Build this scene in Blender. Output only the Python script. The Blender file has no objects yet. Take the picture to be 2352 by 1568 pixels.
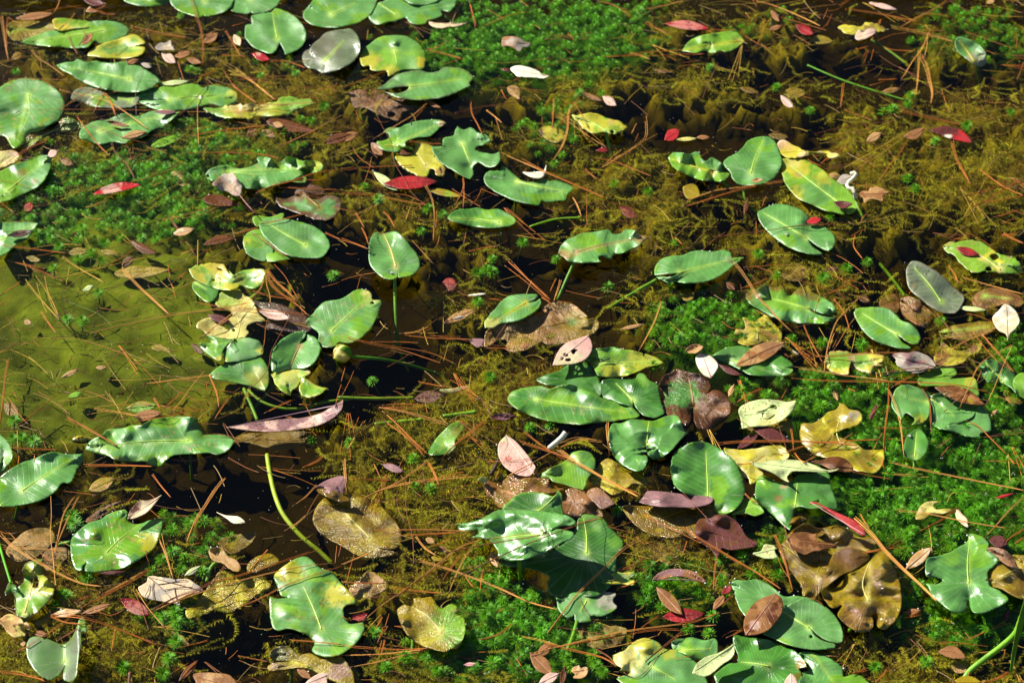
import bpy, math, random
import numpy as np
from mathutils import Vector
from mathutils.geometry import delaunay_2d_cdt
random.seed(7); RNG = np.random.default_rng(11)
S = bpy.context.scene
# ---------------------------------------------------------------- camera, sky, sun, exposure
PITCH = math.radians(38.0); DIST = 3.0; HALF = 0.252
CAM = np.array([0.0, -DIST*math.cos(PITCH), DIST*math.sin(PITCH)])
cd = bpy.data.cameras.new('camera'); cam = bpy.data.objects.new('camera', cd); S.collection.objects.link(cam)
cam.location = CAM; cam.rotation_euler = (math.radians(90)-PITCH, 0, 0)
cd.sensor_width = 36.0; cd.lens = 18.0/HALF; cd.clip_start = 0.05; cd.clip_end = 500
cd.dof.use_dof = True; cd.dof.focus_distance = 2.72; cd.dof.aperture_fstop = 9.0
S.camera = cam
SUN_DIR = Vector((-0.71, 0.43, 0.67)).normalized()
SUN_EL = math.asin(SUN_DIR.z); SUN_AZ = math.atan2(SUN_DIR.x, SUN_DIR.y)
w = bpy.data.worlds.new('World'); S.world = w; w.use_nodes = True
nt = w.node_tree; bg = nt.nodes['Background']; sky = nt.nodes.new('ShaderNodeTexSky')
sky.sky_type = 'NISHITA'; sky.sun_disc = False; sky.sun_elevation = SUN_EL; sky.sun_rotation = SUN_AZ
sky.air_density = 1.0; sky.dust_density = 0.6
nt.links.new(sky.outputs[0], bg.inputs[0]); bg.inputs[1].default_value = 0.05
sl = bpy.data.lights.new('sun', 'SUN'); sun = bpy.data.objects.new('sun', sl); S.collection.objects.link(sun)
sl.energy = 5.0; sl.angle = math.radians(0.6); sl.color = (1.0, 0.955, 0.87)
sun.rotation_euler = SUN_DIR.to_track_quat('Z', 'Y').to_euler(); sun.location = (-5, 4, 6)
vs = S.view_settings; vs.view_transform = 'Standard'; vs.look = 'None'; vs.exposure = 1.0; vs.gamma = 1.0
S.cycles.max_bounces = 8; S.cycles.transparent_max_bounces = 16; S.cycles.caustics_reflective = False; S.cycles.caustics_refractive = False
# ---------------------------------------------------------------- mapping: a spot seen in the photograph (2352 x 1568 grid) to a point at height z
FPX = 1176.0/HALF; CP, SP = math.cos(PITCH), math.sin(PITCH)
def at(px, py, z=0.0):
    px = np.asarray(px, float); py = np.asarray(py, float); z = np.asarray(z, float)+0*px
    u = (px-1176)/FPX; v = (784-py)/FPX
    dx = u; dy = CP+v*SP; dz = -SP+v*CP
    t = (CAM[2]-z)/(-dz)
    return np.stack([CAM[0]+dx*t, CAM[1]+dy*t, z], -1)
def todisp(x, y, z=0.0):
    rx = x-CAM[0]; ry = y-CAM[1]; rz = z-CAM[2]
    d = ry*CP-rz*SP; up = ry*SP+rz*CP
    return 1176+FPX*rx/d, 784-FPX*up/d
ORG = {'D': (0, 0, 1.0)}
for a in range(3):
    for b in range(3): ORG['%d%d' % (a, b)] = (784.0*a, (0, 522.5, 1045.7)[b], 3.0)
def PT(tile, s):
    """'x y x yc ...' -> list of points on the 2352 grid, and which of them are corners"""
    ox, oy, k = ORG[tile]; toks = s.split() if isinstance(s, str) else [str(q) for q in s]; pts = []; cor = []
    for i in range(0, len(toks)-1, 2):
        c = toks[i+1].endswith('c'); y = toks[i+1].rstrip('c')
        pts.append((ox+float(toks[i])/k, oy+float(y)/k)); cor.append(c)
    return np.array(pts), cor
# ---------------------------------------------------------------- noise
def _h(ix, iy, seed):
    n = (ix.astype(np.int64)*374761393+iy.astype(np.int64)*668265263+seed*1442695041) & 0xffffffff
    n = ((n ^ (n >> 13))*1274126177) & 0xffffffff
    return ((n ^ (n >> 16)) & 0xffff)/65535.0
def vn(x, y, seed=0):
    x = np.asarray(x, float); y = np.asarray(y, float)
    ix = np.floor(x); iy = np.floor(y); fx = x-ix; fy = y-iy
    fx = fx*fx*(3-2*fx); fy = fy*fy*(3-2*fy)
    a = _h(ix, iy, seed); b = _h(ix+1, iy, seed); c = _h(ix, iy+1, seed); d = _h(ix+1, iy+1, seed)
    return (a*(1-fx)+b*fx)*(1-fy)+(c*(1-fx)+d*fx)*fy
def fbm(x, y, seed=0, o=4):
    r = 0; a = 0.5; t = 0
    for i in range(o):
        r = r+a*vn(x*2**i, y*2**i, seed+i*17); t += a; a *= 0.5
    return r/t
def sm(a, b, x):
    t = np.clip((x-a)/(b-a), 0, 1); return t*t*(3-2*t)
# ---------------------------------------------------------------- splines
def spline(P, cor, closed, step):
    n = len(P); out = []
    rng = range(n) if closed else range(n-1)
    for i in rng:
        p1 = P[i]; p2 = P[(i+1) % n]
        p0 = P[i-1] if (closed or i > 0) else p1; p3 = P[(i+2) % n] if (closed or i+2 < n) else p2
        L = float(np.hypot(*(p2-p1)[:2]))
        m1 = (p2-p0)*0.5; m2 = (p3-p1)*0.5
        if cor[i]: m1 = (p2-p1)*0.7
        if cor[(i+1) % n]: m2 = (p2-p1)*0.7
        for m in (m1, m2):
            q = float(np.hypot(*m[:2]))
            if q > 1.1*L and q > 0: m *= 1.1*L/q
        k = max(1, int(round(L/step)))
        for j in range(k):
            t = j/k; h = (2*t**3-3*t**2+1)*p1+(t**3-2*t**2+t)*m1+(-2*t**3+3*t**2)*p2+(t**3-t**2)*m2
            out.append(h)
    if not closed: out.append(P[-1])
    return np.array(out)
def inside(P, poly):
    x, y = P[:, 0], P[:, 1]; r = np.zeros(len(P), bool); q = np.roll(poly, -1, 0)
    for (x1, y1), (x2, y2) in zip(poly, q):
        if y1 == y2: continue
        c = ((y1 > y) != (y2 > y)) & (x < (x2-x1)*(y-y1)/(y2-y1)+x1)
        r ^= c
    return r
def edge_dist(P, poly):
    """distance to the outline and the run along the outline of the nearest spot"""
    a = poly; b = np.roll(poly, -1, 0); ab = b-a; L = np.maximum(np.hypot(ab[:, 0], ab[:, 1]), 1e-6)
    cum = np.concatenate([[0], np.cumsum(L)[:-1]])
    D = np.empty(len(P)); R = np.empty(len(P))
    for i in range(0, len(P), 2000):
        p = P[i:i+2000]; ap = p[:, None, :]-a[None]
        t = np.clip((ap*ab[None]).sum(-1)/(L*L), 0, 1); d = np.hypot(ap[..., 0]-t*ab[:, 0], ap[..., 1]-t*ab[:, 1])
        k = d.argmin(1); j = np.arange(len(p)); D[i:i+2000] = d[j, k]; R[i:i+2000] = cum[k]+t[j, k]*L[k]
    return D, R
# ---------------------------------------------------------------- meshes and objects
def link(o): S.collection.objects.link(o); return o
def mesh(name, V, F, mat, cols=None, attrs=None, smooth=True):
    me = bpy.data.meshes.new(name)
    V = np.asarray(V, np.float32); F = np.asarray(F, np.int32)
    k = F.shape[1]
    me.vertices.add(len(V)); me.vertices.foreach_set('co', V.ravel())
    me.loops.add(F.size); me.loops.foreach_set('vertex_index', F.ravel())
    me.polygons.add(len(F)); me.polygons.foreach_set('loop_start', np.arange(len(F), dtype=np.int32)*k)
    me.polygons.foreach_set('loop_total', np.full(len(F), k, np.int32))
    me.update(calc_edges=True)
    if cols is not None:
        ca = me.color_attributes.new('col', 'FLOAT_COLOR', 'POINT')
        c4 = np.ones((len(V), 4), np.float32); c4[:, :3] = cols; ca.data.foreach_set('color', c4.ravel())
    for kname, val in (attrs or {}).items():
        at_ = me.attributes.new(kname, 'FLOAT', 'POINT'); at_.data.foreach_set('value', np.asarray(val, np.float32).ravel())
    if smooth: me.polygons.foreach_set('use_smooth', np.ones(len(F), bool))
    if mat is not None: me.materials.append(mat)
    me.validate()
    return me
def obj(name, me, parent=None, kind=None):
    o = bpy.data.objects.new(name, me); link(o)
    if parent is not None: o.parent = parent; o.matrix_parent_inverse.identity(); o.location = tuple(-c for c in parent.location)
    if kind: o['kind'] = kind
    return o
def empty(name, loc):
    o = bpy.data.objects.new(name, None); link(o); o.location = tuple(float(c) for c in loc); o.empty_display_size = 0.02; return o
def tube(path, rad, n=6, cap=True):
    path = np.asarray(path, float); m = len(path); rad = np.broadcast_to(np.asarray(rad, float), (m,))
    T = np.gradient(path, axis=0); T /= np.maximum(np.linalg.norm(T, axis=1, keepdims=True), 1e-9)
    up = np.array([0, 0, 1.0]); A = np.cross(T, up); ln = np.linalg.norm(A, axis=1, keepdims=True)
    A = np.where(ln > 1e-3, A/np.maximum(ln, 1e-9), np.array([1.0, 0, 0])); B = np.cross(A, T)
    th = np.arange(n)*2*math.pi/n
    V = path[:, None, :]+rad[:, None, None]*(np.cos(th)[None, :, None]*A[:, None, :]+np.sin(th)[None, :, None]*B[:, None, :])
    V = V.reshape(-1, 3); i = np.arange(m-1)[:, None]*n; j = np.arange(n)[None]; k = (j+1) % n
    a = i+j; b = i+k; c = i+n+k; d = i+n+j
    F = np.concatenate([np.stack([a, b, c], -1).reshape(-1, 3), np.stack([a, c, d], -1).reshape(-1, 3)])
    if cap:
        V = np.concatenate([V, path[:1], path[-1:]]); e = m*n
        q = np.arange(n); r = (q+1) % n
        F = np.concatenate([F, np.stack([r, q, np.full(n, e)], -1), np.stack([(m-1)*n+q, (m-1)*n+r, np.full(n, e+1)], -1)])
    return V, F
class MB:
    def __init__(s): s.V = []; s.F = []; s.C = []; s.n = 0
    def add(s, V, F, c=None):
        s.V.append(V); s.F.append(np.asarray(F)+s.n); s.n += len(V)
        s.C.append(np.broadcast_to(np.asarray(c if c is not None else (1, 1, 1), float), (len(V), 3)))
    def mesh(s, name, mat, smooth=True): return mesh(name, np.concatenate(s.V), np.concatenate(s.F), mat, np.concatenate(s.C), None, smooth)
# ---------------------------------------------------------------- materials
def nm(name):
    m = bpy.data.materials.new(name); m.use_nodes = True; t = m.node_tree; t.nodes.clear()
    out = t.nodes.new('ShaderNodeOutputMaterial'); return m, t, out
def N(t, typ, **k):
    n = t.nodes.new('ShaderNode'+typ)
    for a, v in k.items():
        if a in ('i',):
            for q, x in v.items(): n.inputs[q].default_value = x
        else: setattr(n, a, v)
    return n
def mathn(t, op, a, b=None, c=None, clamp=False):
    n = t.nodes.new('ShaderNodeMath'); n.operation = op; n.use_clamp = clamp
    for i, x in enumerate((a, b, c)):
        if x is None: continue
        if isinstance(x, (int, float)): n.inputs[i].default_value = x
        else: t.links.new(x, n.inputs[i])
    return n.outputs[0]
def mixc(t, f, a, b, mode='MIX'):
    n = t.nodes.new('ShaderNodeMix'); n.data_type = 'RGBA'; n.blend_type = mode
    for s, x in ((n.inputs[0], f), (n.inputs[6], a), (n.inputs[7], b)):
        if isinstance(x, (int, float)): s.default_value = x
        elif isinstance(x, tuple): s.default_value = (*x, 1) if len(x) == 3 else x
        else: t.links.new(x, s)
    return n.outputs[2]
def noise(t, scale, detail=4, rough=0.55, vec=None):
    n = N(t, 'TexNoise', i={'Scale': scale, 'Detail': detail, 'Roughness': rough})
    if vec is None: vec = N(t, 'TexCoord').outputs['Object']
    t.links.new(vec, n.inputs['Vector']); return n.outputs['Fac']
def ramp(t, x, a, b):
    n = N(t, 'MapRange'); n.interpolation_type = 'SMOOTHSTEP'; t.links.new(x, n.inputs[0]); n.inputs[1].default_value = a; n.inputs[2].default_value = b
    return n.outputs[0]
def leaf_material(name, vein_bump=0.10, transl=0.15, spec=0.5, rough_scale=1.0, wrinkle=0.0006, speck=1.0, vein_col=.16, crink=0.0):
    m, t, out = nm(name); L = t.links.new
    col = N(t, 'Attribute', attribute_name='col').outputs['Color']; ve = N(t, 'Attribute', attribute_name='vein').outputs['Fac']
    gl = N(t, 'Attribute', attribute_name='gloss').outputs['Fac']
    tc = N(t, 'TexCoord').outputs['Object']
    vv = mathn(t, 'SINE', mathn(t, 'MULTIPLY', ve, 6.2832)); vr = ramp(t, vv, 0.80, 1.0)
    n1 = noise(t, 60, 5, 0.6, tc); n2 = noise(t, 900, 3, 0.6, tc); n3 = noise(t, 260, 5, 0.7, tc)
    c = mixc(t, mathn(t, 'MULTIPLY', vr, vein_col), col, (0.36, 0.50, 0.18))
    c = mixc(t, 1.0, c, mixc(t, n1, (0.70, 0.74, 0.66), (1.30, 1.24, 1.2)), 'MULTIPLY')
    c = mixc(t, mathn(t, 'MULTIPLY', ramp(t, n3, 0.69, 0.74), 0.75*speck), c, (0.06, 0.05, 0.02))
    vo = N(t, 'TexVoronoi', i={'Scale': 420.0}); L(tc, vo.inputs['Vector'])
    sp = mathn(t, 'MULTIPLY', mathn(t, 'LESS_THAN', vo.outputs['Distance'], 0.24), mathn(t, 'GREATER_THAN', noise(t, 40, 2, 0.5, tc), 0.50))
    c = mixc(t, mathn(t, 'MULTIPLY', sp, 0.55*speck), c, (0.10, 0.10, 0.04))
    b = N(t, 'Bump', i={'Strength': 1.0, 'Distance': wrinkle})
    hgt = mathn(t, 'ADD', mathn(t, 'MULTIPLY', vr, -vein_bump), mathn(t, 'ADD', mathn(t, 'MULTIPLY', n3, 0.5), mathn(t, 'MULTIPLY', n2, 0.2)))
    if crink: hgt = mathn(t, 'ADD', hgt, mathn(t, 'MULTIPLY', noise(t, 95, 3, .5, tc), crink))
    L(hgt, b.inputs['Height'])
    p = N(t, 'BsdfPrincipled'); L(c, p.inputs['Base Color']); L(b.outputs[0], p.inputs['Normal'])
    L(mathn(t, 'ADD', mathn(t, 'MULTIPLY', gl, rough_scale), mathn(t, 'MULTIPLY', mathn(t, 'SUBTRACT', n1, 0.5), 0.15), clamp=True), p.inputs['Roughness'])
    p.inputs['Specular IOR Level'].default_value = spec
    tr = N(t, 'BsdfTranslucent'); L(mixc(t, 1.0, c, (1.0, 1.15, 0.45), 'MULTIPLY'), tr.inputs['Color'])
    mx = N(t, 'MixShader', i={0: transl}); L(p.outputs[0], mx.inputs[1]); L(tr.outputs[0], mx.inputs[2]); L(mx.outputs[0], out.inputs[0])
    return m
def simple_material(name, bump=0.0, bscale=200, rough=0.5, spec=0.5, transl=0.0, var=0.25, nscale=40, rand=0.0):
    m, t, out = nm(name); L = t.links.new
    col = N(t, 'Attribute', attribute_name='col').outputs['Color']; tc = N(t, 'TexCoord').outputs['Object']
    n1 = noise(t, nscale, 4, 0.6, tc)
    c = mixc(t, 1.0, col, mixc(t, n1, (1-var,)*3, (1+var,)*3), 'MULTIPLY')
    if rand:
        ri = N(t, 'ObjectInfo').outputs['Random']
        c = mixc(t, 1.0, c, mixc(t, ri, (1-rand, 1-rand, 1-rand), (1+rand, 1+rand*0.9, 1+rand*0.7)), 'MULTIPLY')
    p = N(t, 'BsdfPrincipled', i={'Roughness': rough, 'Specular IOR Level': spec}); L(c, p.inputs['Base Color'])
    if bump:
        b = N(t, 'Bump', i={'Strength': 1.0, 'Distance': bump}); L(noise(t, bscale, 4, 0.6, tc), b.inputs['Height']); L(b.outputs[0], p.inputs['Normal'])
    sh = p.outputs[0]
    if transl:
        tr = N(t, 'BsdfTranslucent'); L(c, tr.inputs['Color']); mx = N(t, 'MixShader', i={0: transl}); L(sh, mx.inputs[1]); L(tr.outputs[0], mx.inputs[2]); sh = mx.outputs[0]
    L(sh, out.inputs[0]); return m
M_PAD = leaf_material('lily_pad_surface', transl=0.20, spec=0.9, vein_col=.22, vein_bump=.14, crink=.10)
M_WET = leaf_material('wet_decaying_leaf', vein_bump=0.2, vein_col=.05, transl=0.10, spec=0.7, wrinkle=0.0030, crink=.8)
M_DRY = leaf_material('dry_tree_leaf', vein_bump=0.12, wrinkle=.0014, crink=.8, vein_col=.04, transl=0.12, spec=0.28, speck=0.8)
M_STEM = simple_material('petiole', 0.0006, 300, 0.45, 0.35, 0.15, 0.5, 45)
M_RIB = simple_material('midrib', 0.0, 200, 0.4, 0.5, 0.1, 0.15, 60)
M_NEEDLE = simple_material('pine_needle', 0.0, 200, 0.6, 0.2, 0.0, 0.3, 30, rand=0.28)
M_MOSS = simple_material('water_moss', 0.0, 200, 0.55, 0.25, 0.30, 0.35, 25)
M_ALGAE = simple_material('filament_algae', 0.0, 200, 0.8, 0.08, 0.25, 0.35, 12)
M_SPECK = simple_material('floating_specks', 0.0, 200, 0.25, 0.6, 0.0, 0.1, 20)
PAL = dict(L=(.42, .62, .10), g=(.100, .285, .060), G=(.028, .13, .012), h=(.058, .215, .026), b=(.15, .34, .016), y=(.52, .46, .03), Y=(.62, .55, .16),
           o=(.17, .095, .005), O=(.28, .20, .007), r=(.11, .035, .010), k=(.15, .19, .11), K=(.10, .075, .055), p=(.52, .27, .25), P=(.60, .40, .33),
           w=(.66, .50, .32), t=(.27, .12, .045), T=(.42, .24, .10), R=(.42, .022, .03), Q=(.20, .015, .018), c=(.52, .60, .27), v=(.25, .13, .14), m=(.11, .03, .03),
           e=(.36, .31, .26), d=(.025, .02, .01), W=(.8, .76, .6))
# ---------------------------------------------------------------- the pond: bed, water, banks
def field(px, py, L, soft=0.35):
    r = np.zeros_like(px)
    for cx, cy, rx, ry, s in L:
        d = np.sqrt(((px-cx)/rx)**2+((py-cy)/ry)**2); r = np.maximum(r, s*(1-sm(1-soft, 1+soft, d)))
    return r
ALG = [(1500, 205, 420, 55, .95), (1700, 60, 330, 80, .7), (2150, 330, 320, 190, .95), (2250, 60, 200, 80, .85), (1950, 470, 300, 90, .8), (1450, 440, 230, 130, .8),
       (1060, 300, 180, 70, .45), (700, 190, 260, 70, .8), (350, 120, 350, 80, .6), (620, 320, 330, 60, .75), (880, 480, 160, 60, .7), (250, 420, 360, 150, .8),
       (260, 720, 430, 220, 1.0), (150, 920, 300, 90, .9), (480, 900, 170, 90, .55), (970, 560, 150, 70, .7), (1090, 690, 110, 45, .6), (1480, 660, 60, 90, .7),
       (1270, 860, 190, 60, .95), (1050, 960, 190, 70, .75), (1000, 1080, 240, 90, .7), (1080, 1220, 200, 80, .55), (830, 960, 90, 45, .9), (440, 1270, 150, 80, .45),
       (320, 1360, 260, 90, .7), (120, 1500, 300, 110, .7), (950, 1540, 250, 80, .6), (1560, 1260, 150, 60, .8), (1640, 1320, 180, 60, .6), (2030, 1490, 180, 70, .7),
       (2180, 1560, 260, 60, .6), (1900, 640, 180, 70, .6), (2280, 640, 160, 90, .5), (1800, 770, 200, 60, .4), (1350, 1290, 120, 80, .3), (330, 1130, 140, 50, .45),
       (920, 1300, 160, 60, .5), (2100, 790, 200, 60, .5), (1640, 560, 260, 60, .4), (600, 1500, 150, 60, .3), (1140, 130, 150, 60, .4)]
MOSS = [(1220, 75, 290, 95, 1), (1350, 40, 180, 60, .9), (1020, 110, 130, 60, .8), (330, 400, 210, 70, .95), (430, 320, 130, 45, .8), (120, 480, 150, 70, .8), (330, 480, 200, 60, .7), (640, 110, 90, 60, .3),
        (2130, 1090, 260, 150, 1.1), (2300, 1260, 120, 160, .9), (2190, 1400, 170, 80, .9), (1960, 900, 240, 60, .9), (1640, 740, 140, 80, .85), (1600, 690, 80, 50, .5),
        (1200, 1450, 190, 90, 1.05), (1110, 1510, 170, 60, .8), (1330, 1500, 110, 50, .6), (1120, 1330, 70, 60, .7), (2330, 860, 60, 110, .8), (1530, 1330, 90, 60, .8), (1830, 1250, 160, 50, .5),
        (2240, 70, 160, 60, .55), (1780, 60, 90, 40, .3), (420, 1250, 110, 60, .35), (400, 1400, 80, 60, .45), (1630, 1350, 60, 40, .6), (1270, 290, 80, 70, .45), (2060, 950, 150, 50, .7), (2200, 960, 160, 60, .9), (1790, 900, 120, 50, .7), (160, 390, 130, 50, .7), (600, 340, 100, 40, .5)]
DARK = [(1060, 255, 150, 35, 1), (1520, 270, 130, 60, 1), (1980, 150, 130, 45, 1), (860, 640, 120, 130, 1), (790, 560, 70, 80, 1), (1010, 610, 90, 60, .8), (1240, 640, 180, 50, .8), (1180, 500, 120, 40, .8),
        (800, 930, 70, 50, 1), (640, 960, 130, 60, .9), (500, 1130, 230, 90, 1), (650, 1220, 200, 90, .9), (980, 1040, 60, 40, .5), (2000, 620, 60, 100, .7), (1400, 540, 60, 60, .7),
        (1640, 930, 60, 60, .8), (520, 1480, 120, 60, .8), (1300, 1380, 130, 60, .6), (1980, 1430, 120, 50, .8), (700, 60, 120, 60, .7), (980, 280, 140, 30, .8), (880, 860, 100, 60, .9), (1440, 1000, 60, 60, .5), (1700, 640, 80, 40, .6), (2040, 230, 90, 50, .6), (640, 800, 60, 90, .8), (230, 1180, 120, 60, .5)]
MURK = [(240, 720, 420, 230, 1.0), (120, 900, 260, 120, .9)]
def alg_at(px, py):
    n = fbm(px/70, py/48, 3, 5)+.8*(fbm(px/26, py/16, 44, 5)-.5); a = field(px, py, ALG, 0.45)
    m = np.clip(field(px, py, MURK, 0.5)*1.5-.15-1.1*np.abs(fbm(px/80, py/50, 81, 4)-.5), 0, 1); d = field(px, py, DARK, 0.5)
    v = a*(0.45+0.95*n)+(n-0.5)*0.9-0.85*d*(1-0.2*n)+0.08-.30*sm(1300, 1500, px)*sm(560, 400, py)
    v = np.maximum(v, m*(0.62+0.25*n))
    v = v-0.25*field(px, py, [q for q in MOSS if q[4] > .8], .4)
    return np.clip(v, 0, 1), m
GX = np.linspace(-1.35, 1.35, 300); GY = np.linspace(-0.95, 1.55, 280)
X, Y = np.meshgrid(GX, GY); bpx, bpy_ = todisp(X, Y, 0.0)
BA, BM = alg_at(bpx, bpy_)
fine = fbm(bpx/16, bpy_/11, 9, 4); fine2 = fbm(bpx/6, bpy_/4, 21, 3)
BG = sm(.2, .9, field(bpx, bpy_, MOSS, .5))
BZ = -0.064+0.046*sm(0.0, 1.0, BA)+(fine-0.5)*0.022*(1-0.85*BM)*sm(.0, .5, BA)+(fine2-0.5)*0.008*(1-0.85*BM)
BZ = BZ*(1-.8*BG)-.026*.8*BG
BZ = np.minimum(BZ, -0.004-0.012*BM); BZ = np.where(BM > .5, np.minimum(BZ, -0.022+0.006*(fine-.5)), BZ)
BZ[0] = BZ[-1] = -0.17; BZ[:, 0] = BZ[:, -1] = -0.17
ii = np.arange(len(GY)-1)[:, None]*len(GX)+np.arange(len(GX)-1)[None]
F = np.stack([ii, ii+1, ii+1+len(GX), ii+len(GX)], -1).reshape(-1, 4)
w_ = sm(0.12, 0.75, BA)[..., None]; n3 = fbm(bpx/30, bpy_/20, 33, 4)[..., None]
mud = np.array([.034, .022, .006])*(0.6+0.9*n3); olive = np.array([.22, .175, .008])*(0.30+1.1*n3); grn = np.array([.035, .15, .003])
murk = np.array([.120, .160, .013])*(0.10+1.75*fbm(bpx/75, bpy_/46, 71, 4)[..., None])*(.75+.5*fbm(bpx/9, bpy_/7, 72, 3)[..., None])
col = mud*(1-w_)+olive*w_; gmask = BG[..., None]
col = col*(1-.85*gmask)+grn*.85*gmask; col = col*(1-BM[..., None])+murk*BM[..., None]
def mud_material():
    m, t, out = nm('pond_mud_and_algae'); L = t.links.new
    c = N(t, 'Attribute', attribute_name='col').outputs['Color']; tc = N(t, 'TexCoord').outputs['Object']
    a = noise(t, 90, 6, .7, tc); b = noise(t, 420, 4, .7, tc)
    c = mixc(t, 1.0, c, mixc(t, a, (.75, .75, .7), (1.28, 1.25, 1.3)), 'MULTIPLY'); c = mixc(t, 1.0, c, mixc(t, b, (.75, .75, .75), (1.25, 1.25, 1.25)), 'MULTIPLY')
    bp = N(t, 'Bump', i={'Strength': 1.0, 'Distance': 0.0016}); L(mathn(t, 'ADD', a, b), bp.inputs['Height'])
    p = N(t, 'BsdfPrincipled', i={'Roughness': .9, 'Specular IOR Level': .1}); L(c, p.inputs['Base Color']); L(bp.outputs[0], p.inputs['Normal']); L(p.outputs[0], out.inputs[0]); return m
M_BED = mud_material()
obj('pond_bed', mesh('pond_bed', np.stack([X, Y, BZ], -1).reshape(-1, 3), F, M_BED, col.reshape(-1, 3)), kind='structure')
# outer bed and banks out to the far ground
ox = np.concatenate([np.linspace(-120, -14, 8), np.linspace(-12, -1.35, 14), np.linspace(-1.0, 1.0, 5), np.linspace(1.35, 12, 14), np.linspace(14, 120, 8)])
oy = np.concatenate([np.linspace(-40, -6, 6), np.linspace(-5, -.95, 8), np.linspace(-.6, 1.2, 5), np.linspace(1.55, 9, 14), np.linspace(10, 160, 12)])
X2, Y2 = np.meshgrid(ox, oy); rr = np.maximum(np.abs(X2)/11.5, np.where(Y2 > 0, Y2/8.2, -Y2/3.2))
Z2 = np.where((np.abs(X2) < 1.3) & (Y2 > -.9) & (Y2 < 1.5), -.20, -.172+(sm(.85, 1.25, rr))*.75+.15*(fbm(X2/3, Y2/3, 5)-.5)*sm(.9, 1.3, rr))
ii = np.arange(len(oy)-1)[:, None]*len(ox)+np.arange(len(ox)-1)[None]
F = np.stack([ii, ii+1, ii+1+len(ox), ii+len(ox)], -1).reshape(-1, 4)
c2 = np.where((rr > 1.05).ravel()[:, None], np.array([[.10, .085, .04]]), np.array([[.04, .03, .012]]))
obj('ground', mesh('ground', np.stack([X2, Y2, Z2-.003], -1).reshape(-1, 3), F, M_BED, c2), kind='structure')
def water_material():
    m, t, out = nm('pond_water'); L = t.links.new; tc = N(t, 'TexCoord').outputs['Object']
    b = N(t, 'Bump', i={'Strength': 1.0, 'Distance': 0.0030}); mp = N(t, 'Mapping'); L(tc, mp.inputs[0]); mp.inputs['Scale'].default_value = (1, 1.6, 1)
    L(mathn(t, 'ADD', noise(t, 9, 2, .5, mp.outputs[0]), mathn(t, 'MULTIPLY', noise(t, 45, 2, .5, mp.outputs[0]), .25)), b.inputs['Height'])
    gz = N(t, 'BsdfGlossy', i={'Roughness': .015}); gz.inputs['Color'].default_value = (1, 1, 1, 1); L(b.outputs[0], gz.inputs['Normal'])
    tr = N(t, 'BsdfTransparent'); fr = N(t, 'Fresnel', i={'IOR': 1.33}); L(b.outputs[0], fr.inputs['Normal'])
    bf = N(t, 'NewGeometry').outputs['Backfacing']; fac = mathn(t, 'MULTIPLY', fr.outputs[0], mathn(t, 'SUBTRACT', 1.0, bf))
    mx = N(t, 'MixShader'); L(fac, mx.inputs[0]); L(tr.outputs[0], mx.inputs[1]); L(gz.outputs[0], mx.inputs[2]); L(mx.outputs[0], out.inputs['Surface'])
    va = N(t, 'VolumeAbsorption', i={'Density': 17.0}); va.inputs['Color'].default_value = (.64, .60, .05, 1); L(va.outputs[0], out.inputs['Volume']); return m
wx, wy0, wy1 = 11.9, -3.6, 8.8
Vw = [(x, y, z) for z in (0.0, -.95) for (x, y) in ((-wx, wy0), (wx, wy0), (wx, wy1), (-wx, wy1))]
Fw = [(0, 1, 2, 3), (7, 6, 5, 4), (0, 4, 5, 1), (1, 5, 6, 2), (2, 6, 7, 3), (3, 7, 4, 0)]
obj('water', mesh('water', Vw, Fw, water_material(), smooth=False), kind='structure')
# ---------------------------------------------------------------- the wood on the far bank, seen mirrored in the water
def far_trees():
    mbt = simple_material('tree_bark', .02, 8, .9, .2, 0, .4, 3); mcr = simple_material('tree_foliage', 0, 20, .6, .3, .2, .5, 1.2)
    meshes = []
    for k in range(2):
        r = np.random.default_rng(40+k); H = 11.5+k
        z = np.linspace(0, H, 12); path = np.stack([.25*np.sin(z*.4+k), .2*np.cos(z*.5), z], -1); V, Fc = tube(path, np.linspace(.24, .03, 12), 8)
        tr_ = mesh('trunk', V, Fc, mbt, np.tile([.10, .065, .04], (len(V), 1)))
        n = 5200; zz = r.uniform(1.2, H+.5, n); R = (2.3*np.sqrt(np.clip(1-((zz-1)/(H))**1.5, .02, 1)))
        th = r.uniform(0, 6.283, n); q = R*np.sqrt(r.uniform(0, 1, n)); cl = fbm(th*2.2, zz*1.1, 60+k, 2) > .42
        zz, th, q = zz[cl], th[cl], q[cl]; n = len(zz); c = np.stack([q*np.cos(th), q*np.sin(th), zz], -1)
        a = r.normal(size=(n, 3))*.26; b = r.normal(size=(n, 3))*.26
        V = np.stack([c-a, c+b, c+a, c-b], 1).reshape(-1, 3); Fc = np.arange(4*n).reshape(-1, 4)
        meshes.append((tr_, mesh('crown', V, Fc, mcr, np.repeat(np.array([[.05, .075, .02]])*r.uniform(.6, 1.4, (n, 1)), 4, 0), smooth=False)))
    spots = [(-7.8, 12), (-5.6, 10.6), (-3.7, 12.2), (-2.1, 10.6), (1.0, 10.6), (2.7, 12.0), (4.6, 10.7), (6.4, 11.9)]
    for i, (x, y) in enumerate(spots):
        e = empty('tree', (x, y, .45)); e.rotation_euler = (0, 0, i*1.3)
        for nm_, me in zip(('trunk', 'crown'), meshes[i % 2]):
            o = bpy.data.objects.new(nm_, me); link(o); o.parent = e
        e['label'] = 'tall leafy tree standing on the far bank, mirrored dark in the pond'; e['category'] = 'tree'; e['group'] = 'trees on the far bank'
far_trees()
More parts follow.
